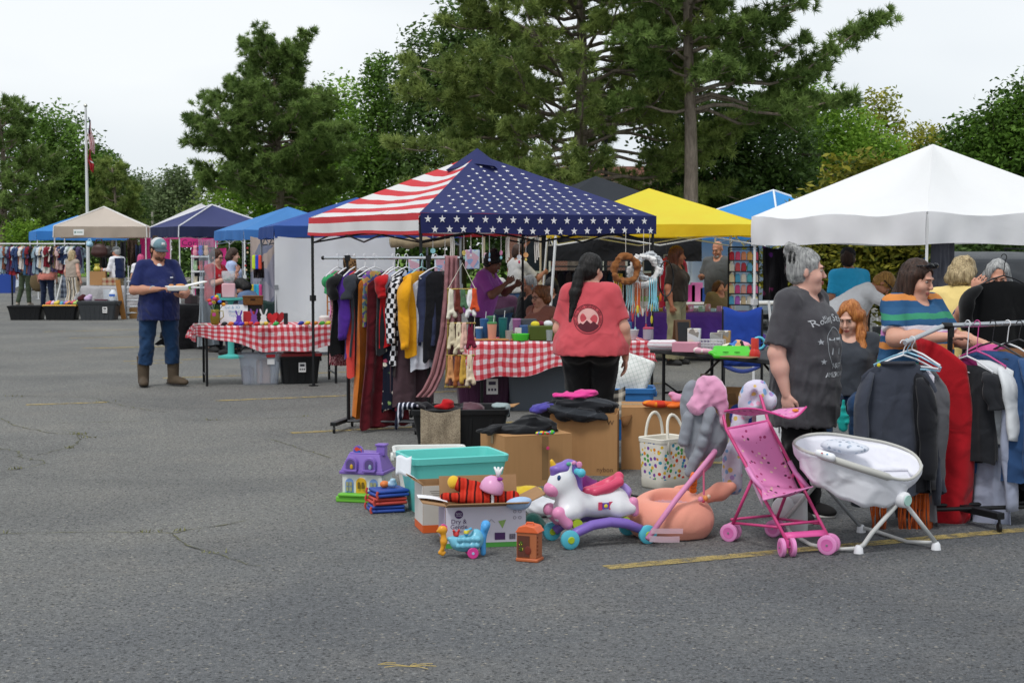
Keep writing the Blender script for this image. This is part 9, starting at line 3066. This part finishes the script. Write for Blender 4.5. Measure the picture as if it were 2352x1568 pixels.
B().tube([(-.385,-.25,.345),(.385,-.25,.345),(.385,.25,.345),(-.385,.25,.345),(-.385,-.25,.345)],.022,6).obj('yellow_rim',plain('#d8a01c',.4),[o for o in bpy.data.objects if o.name.startswith('yellow_rim_tub')][0])
tote('charcoal_floor_tub','larger charcoal grey tub with white logo sticker','storage tub',(X(226,Yt),Yt),0,.90,.55,.42,'#3a3d40',lid='#34373a',ribs=6,lab=(.2,'#2c2c30'),labsize=(.11,.14))
tubtoys(141,Yt,10,3,'yellow rimmed tub',.36)
for i,(px,lab,col,d)in enumerate(((185,'dark red and black plush on the charcoal tub lid','#4a2024',(.2,.15,.14)),(200,'lilac plush on the charcoal tub lid','#c8b0d0',(.2,.16,.15)),(232,'flat plum book on the charcoal tub lid','#5a2438',(.3,.22,.03)))):
 if i<2:
  soft('lid_plush',lab,'plush toy',px,700,Yt,[((0,0,.06),(.1,.08,.07)),((.05,0,.12),(.06,.06,.05))],cloth(col),.03,.015,.004,zref=.44)
 else:
  boxy('lid_book',lab,'book',(X(px,Yt),Yt,.455),d,col)
t=thing('white_jug','white translucent jug with blue label on the charcoal tub','jug',(X(258,Yt),Yt,.455))
B().lathe([(.09,0),(.1,.05),(.1,.16),(.06,.22),(.04,.26)],16).obj('body',plain('#d8dce0',.4),t,smooth=40)
B().box((0,-.1,.13),(.14,.01,.05)).obj('label_band',plain('#3a6ac0',.4),t)
boxy('clear_box','clear plastic box beside the white jug','box',(X(244,Yt),Yt+.05,.455),(.16,.16,.26),'#dfe4e8',m=clear('#e4e9ee',.15,.5))
P7=Vector((X(190,38.5),38.3))
table('folding table under grey cloth beneath the tan canopy',P7,R(2),1.5,.7,.74)
drape('pale grey cloth hanging to the ground beneath the tan canopy',P7,R(2),1.5,.7,.74,cloth('#a8a6a8',.06),(.6,.5,.5,.5),15)
carton('brown box standing on the grey clothed table',(X(222,38.6),38.7),R(8),.38,.3,.34,z=.76)
vessel('yellow_vase','yellow-green glass vase on the brown box','vase',(X(221,38.6),38.65,1.12),[(.07,0),(.09,.05),(.05,.12),(.07,.18)],'#c0b44a')
boxy('patterned_bundle','patterned wrapped bundle beside the brown box','bundle',(X(252,38.6),38.6,.76),(.34,.25,.18),'#b09a7c',m=pattern('plaid','#b8a688','#8a4a3c',s=7.0))
for(px,py,Y,w_,h_,col,lab)in((228,575,41,.42,.36,'#3f2420','large brown leather bag hanging beneath the tan canopy'),(248,578,41.4,.3,.34,'#2c2624','black handbag hanging behind the brown leather bag'),(206,560,42,.16,.16,'#9ac0d4','pale blue pouch hanging beneath the tan canopy')):
 p=W(px,py,Y)
 o=soft('hanging_handbag',lab,'handbag',px,py,Y,[((0,0,0),(w_/2,.1,h_/2)),((0,0,-h_*.2),(w_/2*1.05,.12,h_*.3))],plain(col,.45),.05,.018,.004,(14,14,14),3,zref=p.z)
 B().tube([(-w_*.3,0,h_*.4),(-w_*.15,0,h_*.8),(w_*.15,0,h_*.8),(w_*.3,0,h_*.4)],.018,6).obj('handle',plain(col,.5),o)
for(px,lab,col,zt,zb,w_)in((304,'mottled brown fur coat hanging at the tan canopy corner',pattern('speck','#4a3a30','#241c18',s=12.0),1.95,1.2,24),(283,'black jacket hanging behind the vested man',cloth('#1a1b20'),1.9,.8,14),(318,'dark blue jacket hanging at the right leg of the tan canopy',cloth('#232c48'),1.8,1.2,14),(240,'black dress hanging below the handbags',cloth('#17181c'),1.5,.85,12)):
 hung_sheet('hanging_coat',lab,'coat',(X(px-w_/2,42),42),(X(px+w_/2,42),42),zt,zb,col,.07,int(px),1)
t=thing('grey_metal_rack','grey metal ladder rack standing beside the bearded man','ladder rack',(X(306,36.8),36.8,0),R(10))
for x in(-.19,.19):
 B().tube([(x,0,0),(x,0,.98)],.026,6).obj('upright',plain('#8d9298',.4,metal=.4),t)
for k in range(6):
 B().tube([(-.19,0,.14+k*.15),(.19,0,.14+k*.15)],.018,6).obj('rung',plain('#a8adb2',.4,metal=.4),t)
for s_ in(-.19,.19):
 B().tube([(s_,-.2,.02),(s_,.2,.02)],.022,6).obj('foot',plain('#8d9298',.4,metal=.4),t)
for(px,a,lab,L_)in((282,R(8),'leaning tan wooden plank beside the charcoal tub',.95),(337,R(-6),'tall dark wooden post leaning near the tan canopy leg',2.0)):
 t=thing('wooden_plank',lab,'plank',(X(px,36.5),36.5,0),0)
 B().box((-math.sin(a)*L_/2,0,L_/2*math.cos(a)),(.11,.05,L_),rot=(0,-a,0)).obj('board',plain('#a8743c' if L_<1.5 else '#4a3a2c',.7,.2),t)
carton('low wooden coloured crate behind the grey metal rack',(X(322,37),37),R(5),.5,.4,.25,m=cardboard('#8a6a44'))
P8=Vector((X(-40,62),61))
table('far white-clothed table behind the long clothes rail',P8,0,2.4,.8,.74)
drape('far white cloth on the table behind the long clothes rail',P8,0,2.4,.8,.74,cloth('#c8d0dc',.05),(.7,.6,.5,.6),17)
tote('far_blue_bin','far blue bin beside the white-clothed table','storage tub',(X(8,58),58),0,.8,.6,.9,'#2a4a9c',ribs=0)
hung_sheet('plaid_blanket','grey plaid blanket on a line behind the striped trousers','blanket',(X(138,44.5),44.5),(X(160,44.5),44.5),.95,.25,pattern('plaid','#3a4250','#8a94a4',s=6.0),.03,9,1)
soft('plaid_shopping_bag','tan plaid shopping bag carried by the coral bloused person','bag',85,650,43.6,[((0,0,0),(.22,.1,.26)),((0,0,-.1),(.2,.1,.2))],pattern('plaid','#6a5c44','#b8a888',s=9.0),.05,.02,.004,zref=.75)
